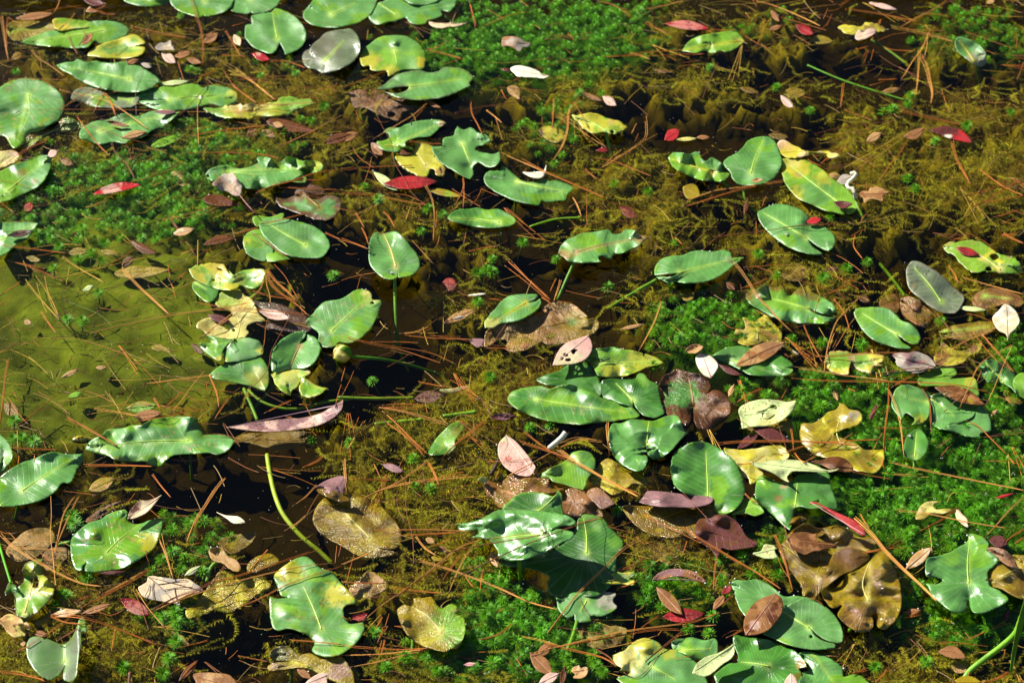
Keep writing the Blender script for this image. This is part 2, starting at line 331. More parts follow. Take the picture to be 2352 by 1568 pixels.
# ---------------------------------------------------------------- leaves
HM = np.full((394, 590), 0.0)          # tallest thing so far under each 4-pixel cell of the photograph's grid
def hm_get(px, py):
    return HM[np.clip((py/4).astype(int), 0, 393), np.clip((px/4).astype(int), 0, 589)]
def hm_put(P, z):
    iy = (P[:, 1]/4).astype(int); ix = (P[:, 0]/4).astype(int); ok = (iy >= 0) & (iy < 394) & (ix >= 0) & (ix < 590)
    np.maximum.at(HM, (iy[ok], ix[ok]), z[ok])
PLACES = []     # (name phrase, x, y) found easily in the photo
def blade(name, poly, holes, mat, base, z=.004, ruf=.0035, lam=45, wr=14, cup=0.0, low=.0040, tilt=(0, 0), bumps=(), axis=None, pt=None, wet=.45, patches=(), edge=None,
          mixk=None, gloss=.39, jag=0.3, step=3.2, seed=0, thick=.0006, ribc=None, parent=None, vk=9.0, wetk='b', zfun=None, dots=None, crease=0.0):
    if mat is M_PAD and 0 < z < .018: z *= .62
    if mat is M_WET and z <= .009 and parent is not None: z -= .0045
    cen = poly.mean(0); size = math.sqrt(max(1.0, abs(float(np.sum(poly[:, 0]*np.roll(poly[:, 1], -1)-poly[:, 1]*np.roll(poly[:, 0], -1))))/2))
    if jag:
        nn = np.roll(poly, -1, 0)-np.roll(poly, 1, 0); nn = np.stack([nn[:, 1], -nn[:, 0]], -1)/np.maximum(np.hypot(nn[:, 0], nn[:, 1])[:, None], 1e-6)
        k = fbm(poly[:, 0]/7, poly[:, 1]/7, seed+5, 3)-.5; big = sm(.5, .62, vn(poly[:, 0]/22, poly[:, 1]/22, seed+8))
        poly = poly+nn*(k*jag*(6.5 if mat is not M_DRY else 3.0))[:, None]*(.4+big)[:, None]
    lo = poly.min(0); hi = poly.max(0); s = max(step, size/38)
    gx, gy = np.meshgrid(np.arange(lo[0], hi[0], s), np.arange(lo[1], hi[1], s*.87)); gx[1::2] += s*.5
    G = np.stack([gx.ravel(), gy.ravel()], -1); G += RNG.uniform(-.15, .15, G.shape)*s
    G = G[inside(G, poly)]
    d, _ = edge_dist(G, poly) if len(G) else (np.zeros(0), 0); G = G[d > s*.55]
    keep = np.ones(len(G), bool); 
    for h in holes:
        dh, _ = edge_dist(G, h); keep &= ~inside(G, h) & (dh > s*.5)
    G = G[keep]
    pts = [poly]+list(holes)+[G]; allp = np.concatenate(pts); E = []; o_ = len(poly)
    for h in holes: E += [(o_+i, o_+(i+1) % len(h)) for i in range(len(h))]; o_ += len(h)
    r = delaunay_2d_cdt([Vector(map(float, p)) for p in allp], E, [list(range(len(poly)))], 1, 1e-4)
    P = np.array([tuple(v) for v in r[0]]); Fc = np.array([f for f in r[2] if len(f) == 3])
    cc = P[Fc].mean(1)
    for h in holes: Fc = Fc[~inside(cc, h)]; cc = P[Fc].mean(1)
    a2 = (P[Fc[:, 1], 0]-P[Fc[:, 0], 0])*(P[Fc[:, 2], 1]-P[Fc[:, 0], 1])-(P[Fc[:, 1], 1]-P[Fc[:, 0], 1])*(P[Fc[:, 2], 0]-P[Fc[:, 0], 0])
    Fc = Fc[np.abs(a2) > 1e-3]; a2 = a2[np.abs(a2) > 1e-3]; Fc[a2 > 0] = Fc[a2 > 0][:, ::-1]
    if axis is None: axis = (pt, pt+np.array([size*.7, 0])) if pt is not None else (cen, cen+np.array([size*.5, 0]))
    A, B = axis; ax = B-A; La = max(float(np.hypot(*ax)), 1.0); ax = ax/La
    def H(Q):
        d, run = edge_dist(Q, poly); e = np.exp(-d/wr)
        ph = seed*1.7; am = .4+1.2*vn(run/lam/1.6, 0*run, seed+1)
        h = z+ruf*e*1.5*(2*vn(run/lam*1.15+seed, 0*run, seed+2)-1)*(.35+1.1*sm(.35, .7, vn(run/lam/2.5, 0*run+3, seed+1)))+cup*np.exp(-d/(wr*1.5))+low*(fbm(Q[:, 0]/55, Q[:, 1]/38, seed+3, 2)-.5)*2.6
        h = h+(tilt[0]*(Q[:, 0]-cen[0])+tilt[1]*(Q[:, 1]-cen[1]))/100.0
        if crease:
            v = np.abs((Q[:, 0]-A[0])*-ax[1]+(Q[:, 1]-A[1])*ax[0]); h = h+crease*(v/(size*.5))**1.0
        for bx, by, br, bh in bumps: h = h+bh*np.exp(-(((Q[:, 0]-bx)**2+((Q[:, 1]-by)*1.25)**2)/(br*br)))
        if zfun is not None: h = h+zfun(Q)
        return h
    h = H(P); V = at(P[:, 0], P[:, 1], h)
    d, run = edge_dist(P, poly)
    for hh in holes:
        dh, _ = edge_dist(P, hh); d = np.minimum(d, dh*1.3)
    c = np.tile(np.array(PAL[base]), (len(P), 1)); n = fbm(P[:, 0]/26, P[:, 1]/17, seed+4, 4)[:, None]
    def lerp(c, k, w): return c*(1-w)+np.array(PAL[k] if isinstance(k, str) else k)*w
    c = c*(.62+.76*n)
    if wet > 0:
        m = sm(.02, .05, fbm(P[:, 0]/75+seed, P[:, 1]/46, seed+6, 4)-(.66-.26*wet))[:, None]; c = lerp(c, wetk, m*.85)
    else: m = np.zeros((len(P), 1))
    if mixk:
        k, thr = mixk; mm = sm(-.04, .09, fbm(P[:, 0]/24, P[:, 1]/16, seed+12, 5)-(1-thr)*.72)[:, None]; c = lerp(c, k, mm*.9)
    for k, bx, by, br, st in patches:
        dd = np.hypot(P[:, 0]-bx, (P[:, 1]-by)*1.3)/br+(fbm(P[:, 0]/9, P[:, 1]/7, seed+14, 4)-.5)*1.1
        c = lerp(c, k, (st*(1-sm(.55, 1.05, dd)))[:, None])
    if edge:
        k, wd, st = edge; q = d/wd+(fbm(P[:, 0]/14, P[:, 1]/10, seed+16, 3)-.5)*1.6; c = lerp(c, k, (st*(1-sm(.3, 1.0, q)))[:, None])
    if dots:
        k, dens = dots; q = vn(P[:, 0]/2.6, P[:, 1]/2.0, seed+18)*(.6+.8*vn(P[:, 0]/18, P[:, 1]/13, seed+19)); c = lerp(c, k, (.8*sm(1-dens, 1-dens+.08, q))[:, None])
    u = ((P[:, 0]-A[0])*ax[0]+(P[:, 1]-A[1])*ax[1])/La; v = ((P[:, 0]-A[0])*-ax[1]+(P[:, 1]-A[1])*ax[0])/La
    if ribc:
        q = np.exp(-(np.abs(v)*La/3.4)**1.3)*(u > -.05)*(u < 1.02)*(1-.6*np.clip(u, 0, 1)); c = lerp(c, ribc, (q*.7)[:, None])
        q = np.exp(-((P[:, 0]-A[0])**2+(P[:, 1]-A[1])**2)/60.0); c = lerp(c, ribc, (q*.8)[:, None])
    ve = np.where(u > 0, (u-.55*np.abs(v))*vk, np.arctan2(v, u)*vk/2.6)
    g = gloss+(.0 if mat is not M_PAD else .05)*(1-2*m[:, 0])
    me = mesh(name, V, Fc, mat, c, {'vein': ve, 'gloss': g})
    o = obj(name, me, parent)
    if thick:
        md = o.modifiers.new('thickness', 'SOLIDIFY'); md.thickness = thick; md.offset = -1; md.use_rim = True
    hm_put(P, h)
    return o, H
def bbox_c(poly): return (poly.min(0)+poly.max(0))/2
THINGS = []      # (object, description, centre, own place name, category, group)
_seed = [0]
def relation(cx, cy, own=None, skip=0):
    best = sorted((math.hypot((n[1]-cx), (n[2]-cy)*1.2), n) for n in PLACES if n[0] != own)
    d, n = best[skip]; dx = cx-n[1]; dy = cy-n[2]
    if d < 16: return 'lying against '+n[0]
    hor = 'right of' if dx > 0 else 'left of'; ver = 'below' if dy > 0 else 'above'
    if abs(dx) > 2.2*abs(dy): w = hor
    elif abs(dy) > 2.2*abs(dx): w = ver
    else: w = ver+' and '+hor
    return ('just ' if d < 75 else ('well ' if d > 190 else ''))+w.replace(' and ', ' ')+' '+n[0]
def reg(o, desc, c, place=None, cat='leaf', group=None): THINGS.append((o, desc, (float(c[0]), float(c[1])), place, cat, group))
def pix(tile, x, y):
    ox_, oy_, k = ORG[tile]; return np.array([ox_+x/k, oy_+y/k])
def P(desc, tile, out, rib=None, base='g', place=None, holes='', stem=None, stemz=(-.05, -.12), cat='lily pad', ribcol='L', mat=None, **kw):
    """a lily pad: blade, raised midrib, leaf stalk"""
    _seed[0] += 1; sd = kw.pop('seed', _seed[0]); pts, cor = PT(tile, out); poly = spline(pts, cor, True, 3.2)
    hs = []
    for hs_ in ([q for q in holes.split('|')] if holes else []):
        hp, hc = PT(tile, hs_); hs.append(spline(hp, hc, True, 2.0))
    norib = kw.pop('norib', False)
    kw['bumps'] = [(*pix(tile, b[0], b[1]), b[2]/(3.0 if tile != 'D' else 1), b[3]) for b in kw.get('bumps', ())]
    kw['patches'] = [(b[0], *pix(tile, b[1], b[2]), b[3]/(3.0 if tile != 'D' else 1), b[4]) for b in kw.get('patches', ())]
    axis = None; rp = None
    if rib:
        rp, _ = PT(tile, rib); axis = (rp[0], rp[-1])
    c = bbox_c(poly); root = empty('lily_pad' if cat == 'lily pad' else cat.replace(' ', '_'), at(c[0], c[1], 0.0))
    wetp = mat is M_WET
    o, H = blade('blade', poly, hs, mat or M_PAD, base, axis=axis, ribc=ribcol if rib else None, seed=sd, parent=root, **kw)
    if rib and not norib:
        rr_ = spline(rp, [False]*len(rp), False, 5.0); hz = H(rr_); V3 = at(rr_[:, 0], rr_[:, 1], hz+.0002)
        q = np.linspace(0, 1, len(rr_)); V, Fc = tube(V3-np.array([0, 0, .0004]), .0012*(1-.7*q), 6)
        cc = np.array(PAL[ribcol])*(1.0 if not wetp else .95)
        obj('midrib', mesh('midrib', V, Fc, M_RIB, np.tile(cc, (len(V), 1))), root)
    if stem:
        sp, _ = PT(tile, stem); sp = spline(sp, [False]*len(sp), False, 8.0); q = np.linspace(0, 1, len(sp)); zz = stemz[0]+(stemz[1]-stemz[0])*q
        zz = np.maximum(zz, -.165); V, Fc = tube(at(sp[:, 0], sp[:, 1], zz), .0025, 8)
        obj('petiole', mesh('petiole', V, Fc, M_STEM, np.tile(PAL['b'], (len(V), 1))*np.array([.85, .9, .9])), root)
    elif rib:
        p0 = rp[0]; z0 = float(H(p0[None])[0]); W0 = at(p0[0], p0[1], z0-.002); rr_ = np.random.default_rng(sd); q = np.linspace(0, 1, 9)[:, None]
        off = np.array([rr_.uniform(-.03, .06), rr_.uniform(-.10, -.02), 0]); path = W0+q*off+np.array([0, 0, -1])*(q**.8)*(.155+min(z0, .03)); V, Fc = tube(path, .0021, 7)
        obj('petiole', mesh('petiole', V, Fc, M_STEM, np.tile(PAL['b'], (len(V), 1))*np.array([.8, .85, .9])), root)
    if place: PLACES.append((place, float(c[0]), float(c[1])))
    reg(root, desc, c, place, cat, 'lily pads' if cat == 'lily pad' else None)
    return root, H
def SL(desc, tile, a, b, wid, base, bend=0.0, place=None, z=None, sub=False, tipw=.5, gloss=.42, stalk=0.0, curl=.0, cat='leaf', jag=.4, name=None, asym=0.0, out=None, holes='', rib=True, mat=None, patches=(), dots=None, edge=None, mixk=None, bumps=(), lay=.0015, low=.0012, ribc=None, zfun=None, stk=None, wr=None, **kw):
    """a fallen tree leaf between tip a and tip b"""
    _seed[0] += 1; sd = _seed[0]; k = ORG[tile][2]
    A = pix(tile, *a); B = pix(tile, *b); ax = B-A; L = float(np.hypot(*ax)); ax = ax/L; nrm = np.array([-ax[1], ax[0]]); w_ = wid/k/2
    if out is None:
        t = np.linspace(0, 1, 22); prof = np.sin(math.pi*t**(math.log(.5)/math.log(tipw)))**.85; bd = bend*4*t*(1-t)*w_*2
        up = A+ax*(t*L)[:, None]+nrm*((prof*w_*(1+asym)+bd)[:, None]); dn = A+ax*(t*L)[:, None]+nrm*((-prof*w_*(1-asym)+bd)[:, None])
        poly = np.concatenate([up, dn[1:-1][::-1]]); poly = spline(poly, [i in (0, 21) for i in range(len(poly))], True, 2.6)
    else:
        pts, cor = PT(tile, out); poly = spline(pts, cor, True, 2.6)
    hs = [spline(*PT(tile, q), True, 2.0) for q in holes.split('|')] if holes else []
    c = bbox_c(poly)
    if z is None:
        t = np.linspace(0, 1, 9)[:, None]; q = A+ax*t*L; z = -.007 if sub else float(max(0.0, hm_get(q[:, 0], q[:, 1]).max()))+.002+lay
    t = np.linspace(0, 1, 12); mid = A+ax*(t*L)[:, None]+nrm*((bend*4*t*(1-t)*w_*2)[:, None])
    mt = mat or (M_WET if sub else M_DRY)
    bumps = [(*pix(tile, q[0], q[1]), q[2]/k, q[3]) for q in bumps]; patches = [(q[0], *pix(tile, q[1], q[2]), q[3]/k, q[4]) for q in patches]
    nme = name or ('fallen_leaf')
    o, H = blade(nme, poly, hs, mt, base, z=z, ruf=.0008+abs(curl)*.3, lam=60, wr=wr or max(5, w_*.9), cup=curl, low=low, axis=(A, B), wet=0, patches=patches, edge=edge, mixk=mixk, gloss=gloss, jag=jag,
                 step=2.4, seed=sd, thick=.0005, ribc=None, vk=8, dots=dots, bumps=bumps, zfun=zfun, **kw)
    ctr = at(c[0], c[1], 0.0)
    if rib and L > 26:
        root = empty(nme, ctr); o.name = 'blade'; o.parent = root; o.location = tuple(-float(q) for q in ctr)
        hz = H(mid); V3 = at(mid[:, 0], mid[:, 1], hz+.0001)
        if stk is not None:
            s2 = PT(tile, stk)[0]; zz = np.linspace(hz[-1], max(hz[-1]-.004, z-.004), len(s2)); V3 = np.concatenate([V3, at(s2[:, 0], s2[:, 1], zz)])
        V, Fc = tube(V3, np.linspace(.0004, .0009, len(V3)), 5); rc = np.array(ribc if isinstance(ribc, tuple) else PAL[ribc or base])*(1.25 if ribc is None else 1)
        obj('midrib', mesh('midrib', V, Fc, M_RIB, np.tile(np.clip(rc, 0, .8), (len(V), 1))), root); o = root
    if place: PLACES.append((place, float(c[0]), float(c[1])))
    reg(o, desc, c, place, cat, 'fallen leaves'); return o, H
NEED = []
def ND(tile, s, n=2, col='n', sub=False, z=None, spread=2.2, desc=None, r=.00043, raw=None):
    """a fascicle of pine needles joined at the last point"""
    if raw is None: pts, _ = PT(tile, s)
    else: pts = raw
    _seed[0] += 1; rr_ = np.random.default_rng(_seed[0]+900); base = spline(pts, [False]*len(pts), False, 7.0) if len(pts) > 2 else np.stack([np.linspace(pts[0][k], pts[-1][k], max(4, int(np.hypot(*(pts[-1]-pts[0]))/8))) for k in (0, 1)], -1)
    m = len(base); hm = hm_get(base[:, 0], base[:, 1])
    if sub: zz = np.full(m, -.006 if z is None else z)+.003*np.sin(np.linspace(0, 3, m)+_seed[0])
    else:
        h = np.maximum(hm, 0)
        # a stiff needle bridges: least concave cover of what lies below it
        x = np.arange(m); hull = []
        for i in range(m):
            while len(hull) >= 2 and (hull[-1][1]-hull[-2][1])*(i-hull[-2][0]) <= (h[i]-hull[-2][1])*(hull[-1][0]-hull[-2][0]): hull.pop()
            hull.append((i, h[i]))
        hx, hy = zip(*hull); zz = np.interp(x, hx, hy)+.0015+.0012*rr_.random() if z is None else np.full(m, z)
    cols = dict(n=(.42, .13, .022), l=(.62, .29, .07), d=(.22, .07, .03), y=(.48, .30, .04), s=(.30, .20, .10), g=(.20, .33, .06))[col]
    mb = MB(); t = np.linspace(0, 1, m); T = np.gradient(base, axis=0); T /= np.maximum(np.hypot(T[:, 0], T[:, 1])[:, None], 1e-6); Nn = np.stack([-T[:, 1], T[:, 0]], -1)
    for k in range(n):
        off = (k-(n-1)/2)*spread*(1-t)**.8*(1+.4*rr_.normal())+.5*(k-(n-1)/2); wob = .6*np.sin(t*5+rr_.uniform(0, 6))*(1-t)
        cut = m if k == 0 else max(4, int(m)); Q = base+Nn*(off+wob)[:, None]; s0 = 0 if k == 0 else int(rr_.uniform(0, .12)*m)
        Q = Q[s0:]; V, Fc = tube(at(Q[:, 0], Q[:, 1], zz[s0:]+.0004*k), r*np.linspace(.65, 1.05, len(Q)), 5); mb.add(V, Fc, np.array(cols)*rr_.uniform(.85, 1.15))
    if not sub and m > 6:
        V, Fc = tube(at(base[-3:, 0], base[-3:, 1], zz[-3:]+.0002), r*1.7, 6); mb.add(V, Fc, (.10, .05, .03))
    c = (base.min(0)+base.max(0))/2
    L = float(np.hypot(*(base[-1]-base[0]))); sl = math.degrees(math.atan2(base[-1][1]-base[0][1], base[-1][0]-base[0][0])) % 180
    size = 'long ' if L > 150 else ('short ' if L < 70 else ''); dr = 'level' if (sl < 12 or sl > 168) else ('upright' if 65 < sl < 115 else ('sloping down rightwards' if sl < 65 else 'sloping up rightwards'))
    cn = {'n': 'red-brown', 'l': 'pale orange', 'd': 'dark brown', 'y': 'yellowish', 's': 'straw-coloured', 'g': 'green'}[col]
    NEED.append((mb, L, desc or '%s%s%s pine needle%s %s' % (size, 'sunken ' if sub else '', cn, {1: '', 2: ' pair', 3: ' trio', 4: ' bundle'}.get(n), dr), c))
# ================================================================ lily pads (lower ones first: later things rest on them)
RIBK = dict()
# --- top left
P('grey-green pad cut by the top edge', '00', '850 -20 870 15 950 40 1050 47 1130 35 1170 8 1180 -30', '1000 -20 900 10', z=.004)
P('round pad at the top edge under a long brown needle bundle', '00', '1170 -10 1180 30 1230 75 1310 105 1385 122 1402 106c 1420 115 1480 105 1560 75 1600 30 1612 -30 1400 -60 1200 -40', '1410 8 1390 -60', z=.007)
P('grey-green pad at the top edge with a shiny notch', '00', '1585 65 1660 92 1715 97 1728 84c 1760 98 1830 90 1900 50 1935 0 1935 -30 1620 -30', '1720 -10 1720 -40', z=.005)
P('rounded grey-green pad with a dark cleft', '00', '1735 110 1800 95 1870 85 1900 60 1960 75 2040 120 2090 180 2110 240 2095 300 2050 345 1990 370 1965 375 1957 350 1928 290c 1915 320 1900 350 1870 370 1810 355 1740 320 1690 260 1688 215 1695 175 1735 165 1730 130',
  '1910 265 1890 170 1880 90', place='the round cleft pad near the top', z=.010, ruf=.002, wet=.1, stem='1930 360 1990 470 2010 500', bumps=[(1850, 250, 60, .003)], cup=.002)
P('broad pale pad under the top edge', '00', '2130 40 2095 80 2090 120 2130 160 2200 185 2290 190 2352 185 2452 165 2542 110 2592 30 2590 -30 2200 -30', '2280 100 2450 20', z=.008, wet=.15)
P('wavy grey-brown pad tilted from the water', '00', '2130 340 2160 300 2200 270 2240 230 2300 210 2360 205 2420 200 2460 240 2480 300 2478 360 2440 420 2380 460 2300 490 2220 508 2180 480 2110 460 2082 410 2088 360',
  '2240 420 2300 350 2370 280', 'k', place='the grey-brown wavy pad', z=.012, ruf=.006, wet=0, tilt=(.012, -.006), gloss=.33, ribcol='L', patches=[('K', 2200, 330, 160, .55)], stem='2230 500 2210 600 2200 640')
P('long pointed pad with crumpled brown leaf bits on it', '00', '140 295c 190 265 260 240 330 215 400 210 435 180 500 165 560 185 620 150 700 143 790 150 860 175 890 205 875 240 800 280 740 300 690 300 650 285 610 325 560 330 500 335 420 325 300 318 200 310',
  '705 210 480 250 180 290', z=.004, ruf=.004, wet=.5, patches=[('b', 250, 290, 120, .6)])
P('yellow lobe behind the long pointed pad', '00', '365 135 420 125 520 135 610 150 640 185 500 200 430 215 385 200 365 165', None, 'y', z=.001, wet=.2, patches=[('b', 560, 160, 80, .6)], cat='lily pad')
P('sunken yellow-brown lily leaf at upper left', '00', '40 200 80 150 180 140 280 150 360 165 380 210 280 250 160 285 80 270', '80 210 330 190', 'o', z=-.006, wet=0, mixk=('O', .5), mat=M_WET, gloss=.3)
P('small yellow-edged pad below the long pointed pad', '00', '600 385c 620 350 680 315 740 290 800 275 870 250 930 238 980 270 1000 300 928 316c 995 325 1000 350 970 380 900 400 800 405 700 398', '935 320 620 380', 'h', z=.005, wet=.35, edge=('y', 18, .8), patches=[('b', 900, 270, 90, .8), ('g', 800, 350, 120, .6)], jag=.3)
P('greyish pad half under a wavy one', '00', '490 670 520 620 600 600 700 620 800 635 900 640 960 650 960 690 930 730 860 745 760 745 640 735 560 710 510 690', '900 690 560 650', 'k', z=.0015, wet=.1, low=.001)
P('long ruffled pad with a lime midrib above the needle pile', '00', '390 450c 450 430 510 425 530 408 560 415 600 430 660 420 700 430 780 435 860 425 900 445 960 455 1000 480 1050 510 1095 545 1110 570 1075 578 1060 600 1000 625 920 637 820 632 720 615 620 590 540 550 480 510 430 485',
  '890 545 700 505 480 465', z=.009, ruf=.008, lam=28, wet=.15)
P('flat double-lobed pad with a slit at its left', '00', '945 660 980 630 1060 605 1130 590 1200 600 1280 580 1360 582 1400 605 1460 590 1530 595 1590 615 1630 640 1640 680 1600 720 1540 740 1460 720 1380 735 1300 755 1200 765 1100 760 1030 740 950 700 960 694 1155 688c 955 680',
  '1165 685 1380 660 1600 650', z=.006, ruf=.004, wet=.12, patches=[('y', 1610, 660, 60, .7), ('b', 1580, 700, 70, .8)])
P('ragged yellowing leaf stretching right of the needle pile', '00', '1400 745 1500 745 1560 735 1640 715 1720 720 1800 715 1860 705 1910 700 1930 670 2000 665 2060 680 2120 690 2180 705c 2120 735 2060 745 2000 775 1920 795 1850 805 1780 800 1720 815 1640 815 1560 810 1480 790 1410 765',
  '1560 740 1800 735 2170 706', 'b', z=.003, wet=0, jag=1.6, ribcol='Y', patches=[('y', 1700, 760, 160, .8), ('T', 1650, 730, 90, .8), ('y', 1850, 760, 120, .5), ('T', 1800, 725, 60, .5)])
P('big round pad at the left edge with brown flecks', '00', '-60 620 0 600 60 565 130 545 210 542 290 560 370 600 420 650 445 710 440 770 400 830 330 870 270 910 220 930 190 960 150 1000 90 1020 30 940 -60 930',
  '195 655 200 780 120 960', place='the big round pad at the left edge', z=.007, ruf=.006, lam=60, wet=.25, patches=[('h', 60, 800, 160, .7)], dots=('T', .12), bumps=[(230, 860, 110, .008), (90, 780, 90, -.005)])
P('curled sunken olive leaf under the big round pad', '00', '140 1000 200 930 280 890 380 870 430 815 500 815 560 850 620 870 540 890 440 905 340 910 280 960 200 1020', '200 980 420 880 560 860', 'o', z=.001, ruf=.006, wet=0, mat=M_WET, gloss=.22, bumps=[(480, 830, 60, .01)], patches=[('h', 500, 850, 90, .6)])
P('pad under the long needles with a tan leaf on it', '00', '545 930 560 890 600 860 660 835 740 825 820 790 880 785 950 800 1030 770 1100 765 1180 775 1245 770c 1200 810 1130 875 1090 885 1040 905 980 945 900 970 860 990 780 980 700 995 620 975 560 955',
  '690 900 900 840 1220 780', z=.004, ruf=.005, wet=.3)
P('brown-flecked pad at the left edge with a wavy rim', '00', '-40 1190 0 1180 80 1140 170 1110 240 1080 320 1070 355 1095 350 1150 320 1210 290 1260 240 1300 150 1345 80 1375 0 1395 -10 1390 45 1315c -12 1385 -40 1380', '55 1310 180 1210 330 1090', z=.006, ruf=.006, lam=30, wet=.5, patches=[('t', 150, 1190, 40, .6), ('t', 240, 1250, 30, .6)])
P('pale yellow decayed scrap above the flecked left pad', '00', '-20 1060 40 1035 100 1040 135 1070 110 1110 60 1140 0 1160 -30 1150', None, 'Y', z=.002, wet=0, jag=1.0, mixk=('T', .4), cat='decayed leaf')
P('small green underlap showing below the ruffled pad', '00', '2040 1210 2110 1220 2108 1255 2060 1260 1980 1240', None, 'b', z=.002, wet=0)
P('ruffled pad carrying a dried leaf on its left end', '00', '1415 1210 1440 1170 1500 1145 1560 1140 1640 1160 1720 1150 1780 1120 1770 1090 1820 1078 1870 1095 1900 1120 1950 1105 1980 1078 2040 1090 2080 1110 2140 1105 2200 1115 2228 1145 2200 1180 2120 1200 2060 1220 2000 1245 1920 1270 1840 1295 1760 1303 1690 1295 1600 1280 1500 1255 1440 1240',
  '1560 1180 1800 1200 2190 1150', z=.007, ruf=.010, lam=26, wet=.3, patches=[('b', 2130, 1150, 110, .7), ('y', 2180, 1140, 50, .5)], dots=('T', .08))
P('brown-rimmed star-edged pad under crossing needles', '00', '1900 1360 1960 1370 2030 1350 2080 1350 2090 1320 2120 1340 2150 1370 2200 1370 2260 1345 2330 1360 2352 1400 2340 1450 2300 1500 2240 1520 2160 1510 2080 1480 2000 1450 1930 1420',
  '2200 1430 2120 1360 2060 1340', z=.003, ruf=.004, jag=.9, wet=0, edge=('r', 16, .95), ribcol='O')
P('sunken brown leaf behind the star-edged pad', '00', '1940 1290 1990 1260 2080 1258 2160 1270 2230 1300 2225 1340 2120 1330 2000 1340', None, 'r', z=-.004, wet=0, mat=M_WET, cat='decayed leaf')
# --- top middle
P('jagged pale pad meeting the top edge', '10', '185 110 200 70 240 30 300 5 330 -30 840 -30 800 0 780 50 740 80 690 75 695 105 650 130 600 140 580 165 510 170 470 155 440 125 380 145 310 155 250 172 205 150', '380 105 250 20', z=.005, ruf=.004, jag=.5, wet=.2, stem='310 160 270 210 230 270')
P('small pad overlapping the jagged pad at the top edge', '10', '400 -30 440 5 480 25 560 38 640 20 680 -5 700 -30', None, z=.010, wet=.1)
P('round pad blotched yellow with an eaten left rim', '10', '130 385 150 345 200 300 270 255 340 245 420 245 490 270 545 310 580 370 580 430 560 480 480 480 420 485 350 520 325 525 310 490 240 490 200 480 195 455 150 455 132 420', '365 350 380 430 350 500', 'b', place='the round yellow-blotched pad',
  z=.009, wet=0, jag=.35, patches=[('g', 430, 280, 130, .8), ('g', 240, 320, 80, .8), ('g', 450, 430, 90, .7), ('y', 180, 430, 110, .8), ('y', 330, 490, 80, .8), ('y', 560, 430, 60, .9), ('T', 270, 415, 30, .5)], stem='120 430 125 500 140 600', stemz=(-.003, -.03), bumps=[(370, 290, 30, .008)])
P('grey-green pad with a half-moon dark cleft', '10', '245 612c 300 580 340 545 380 515 460 495 540 485 600 500 660 495 710 465 780 465 850 480 900 520 905 545 880 575 890 590 830 620 740 660 640 680 540 690 430 680 340 660 285 630c 340 642 400 642 450 622 470 597c 400 600 330 613 270 620',
  '470 597 640 575 840 545', place='the pad with a half-moon cleft', z=.012, ruf=.003, wet=.1, patches=[('h', 850, 520, 70, .6)], tilt=(0, .004), edge=('K', 6, .5))
P('sunken brown lobed leaf below the half-moon pad', '10', '20 650c 100 620 180 608 250 615 300 650 360 670 430 690 480 740c 500 760 430 770 400 830 330 820 260 790 200 760 150 740 90 740 70 700 60 670', '130 750 250 700 400 690', 't', z=-.003, wet=0, jag=1.3, mat=M_WET, ribcol='T', holes='195 770 210 765 222 780 210 792 198 788|320 780 350 770 375 785 360 805 330 808', mixk=('r', .45), dots=('d', .15), cat='decayed leaf')
P('sunken yellow leaf torn around its lime midrib', '10', '370 1080 420 1060 480 1045 510 1010 500 975 560 960 620 985 650 1030 640 1080 700 1120 730 1160 700 1220c 660 1210 620 1160 590 1220 540 1215 500 1195 440 1160 400 1130', '580 1140 540 1080 510 1040', 'b', z=.0005, wet=0, jag=1.2, mixk=('y', .6), ribcol='Y', stem='580 1140 630 1200 700 1270', stemz=(-.002, -.05), patches=[('T', 690, 1180, 50, .8)])
P('narrow ruffled pad bitten out on its left', '10', '245 975c 290 970 330 950 320 920 290 910 330 880 400 880 440 860 500 840 560 830 640 825 700 835 725 850c 680 880 650 910 610 940 540 945 500 955 450 975 440 1000 500 1025c 450 1040 380 1047 310 1040 250 1010', '370 995 480 940 660 865', z=.010, ruf=.006, lam=28, wet=.35, patches=[('T', 700, 850, 45, .8), ('b', 290, 990, 70, .7)])
P('large matt pad with deep bites in its right side', '10', '620 1010c 680 1005 700 990 705 955 770 935 780 900 800 872c 840 895 900 880 935 910 1000 930 1030 960 1000 990 940 1010 930 1035 990 1055 1050 1060 1090 1045c 1095 1100 1060 1145 1000 1150 950 1120 920 1135 905 1160 910 1200 890 1235c 850 1220 780 1180 700 1130 650 1080',
  '835 990 860 1060 900 1150', place='the matt pad with deep bites', z=.012, ruf=.003, wet=.12, jag=.5, bumps=[(890, 1170, 70, -.012)])
P('boomerang-shaped matt pad under a cream leaf', '10', '1110 1140c 1080 1175 1020 1180 985 1210 990 1260 1040 1310 1120 1350 1200 1385 1290 1405 1360 1415 1380 1385 1420 1395 1500 1385 1545 1380 1560 1340 1595 1310 1590 1285 1540 1260 1480 1240 1440 1250 1400 1230 1360 1245 1300 1255 1240 1240 1190 1200 1150 1165',
  '1210 1250 1380 1290 1540 1320', z=.010, ruf=.0025, wet=.12, jag=.3, patches=[('b', 1350, 1380, 60, .6), ('h', 1540, 1280, 90, .4)], edge=('h', 10, .5))
P('low narrow pad with a shiny right end', '10', '730 1500c 760 1465 820 1440 880 1440 940 1430 1000 1445 1080 1440 1140 1465 1190 1495 1205 1525 1170 1555 1100 1565 1000 1570 900 1560 820 1540 760 1520', '1090 1530 920 1505 740 1500', 'h', z=.006, ruf=.005, wet=.6, ribcol='L', cup=.002)
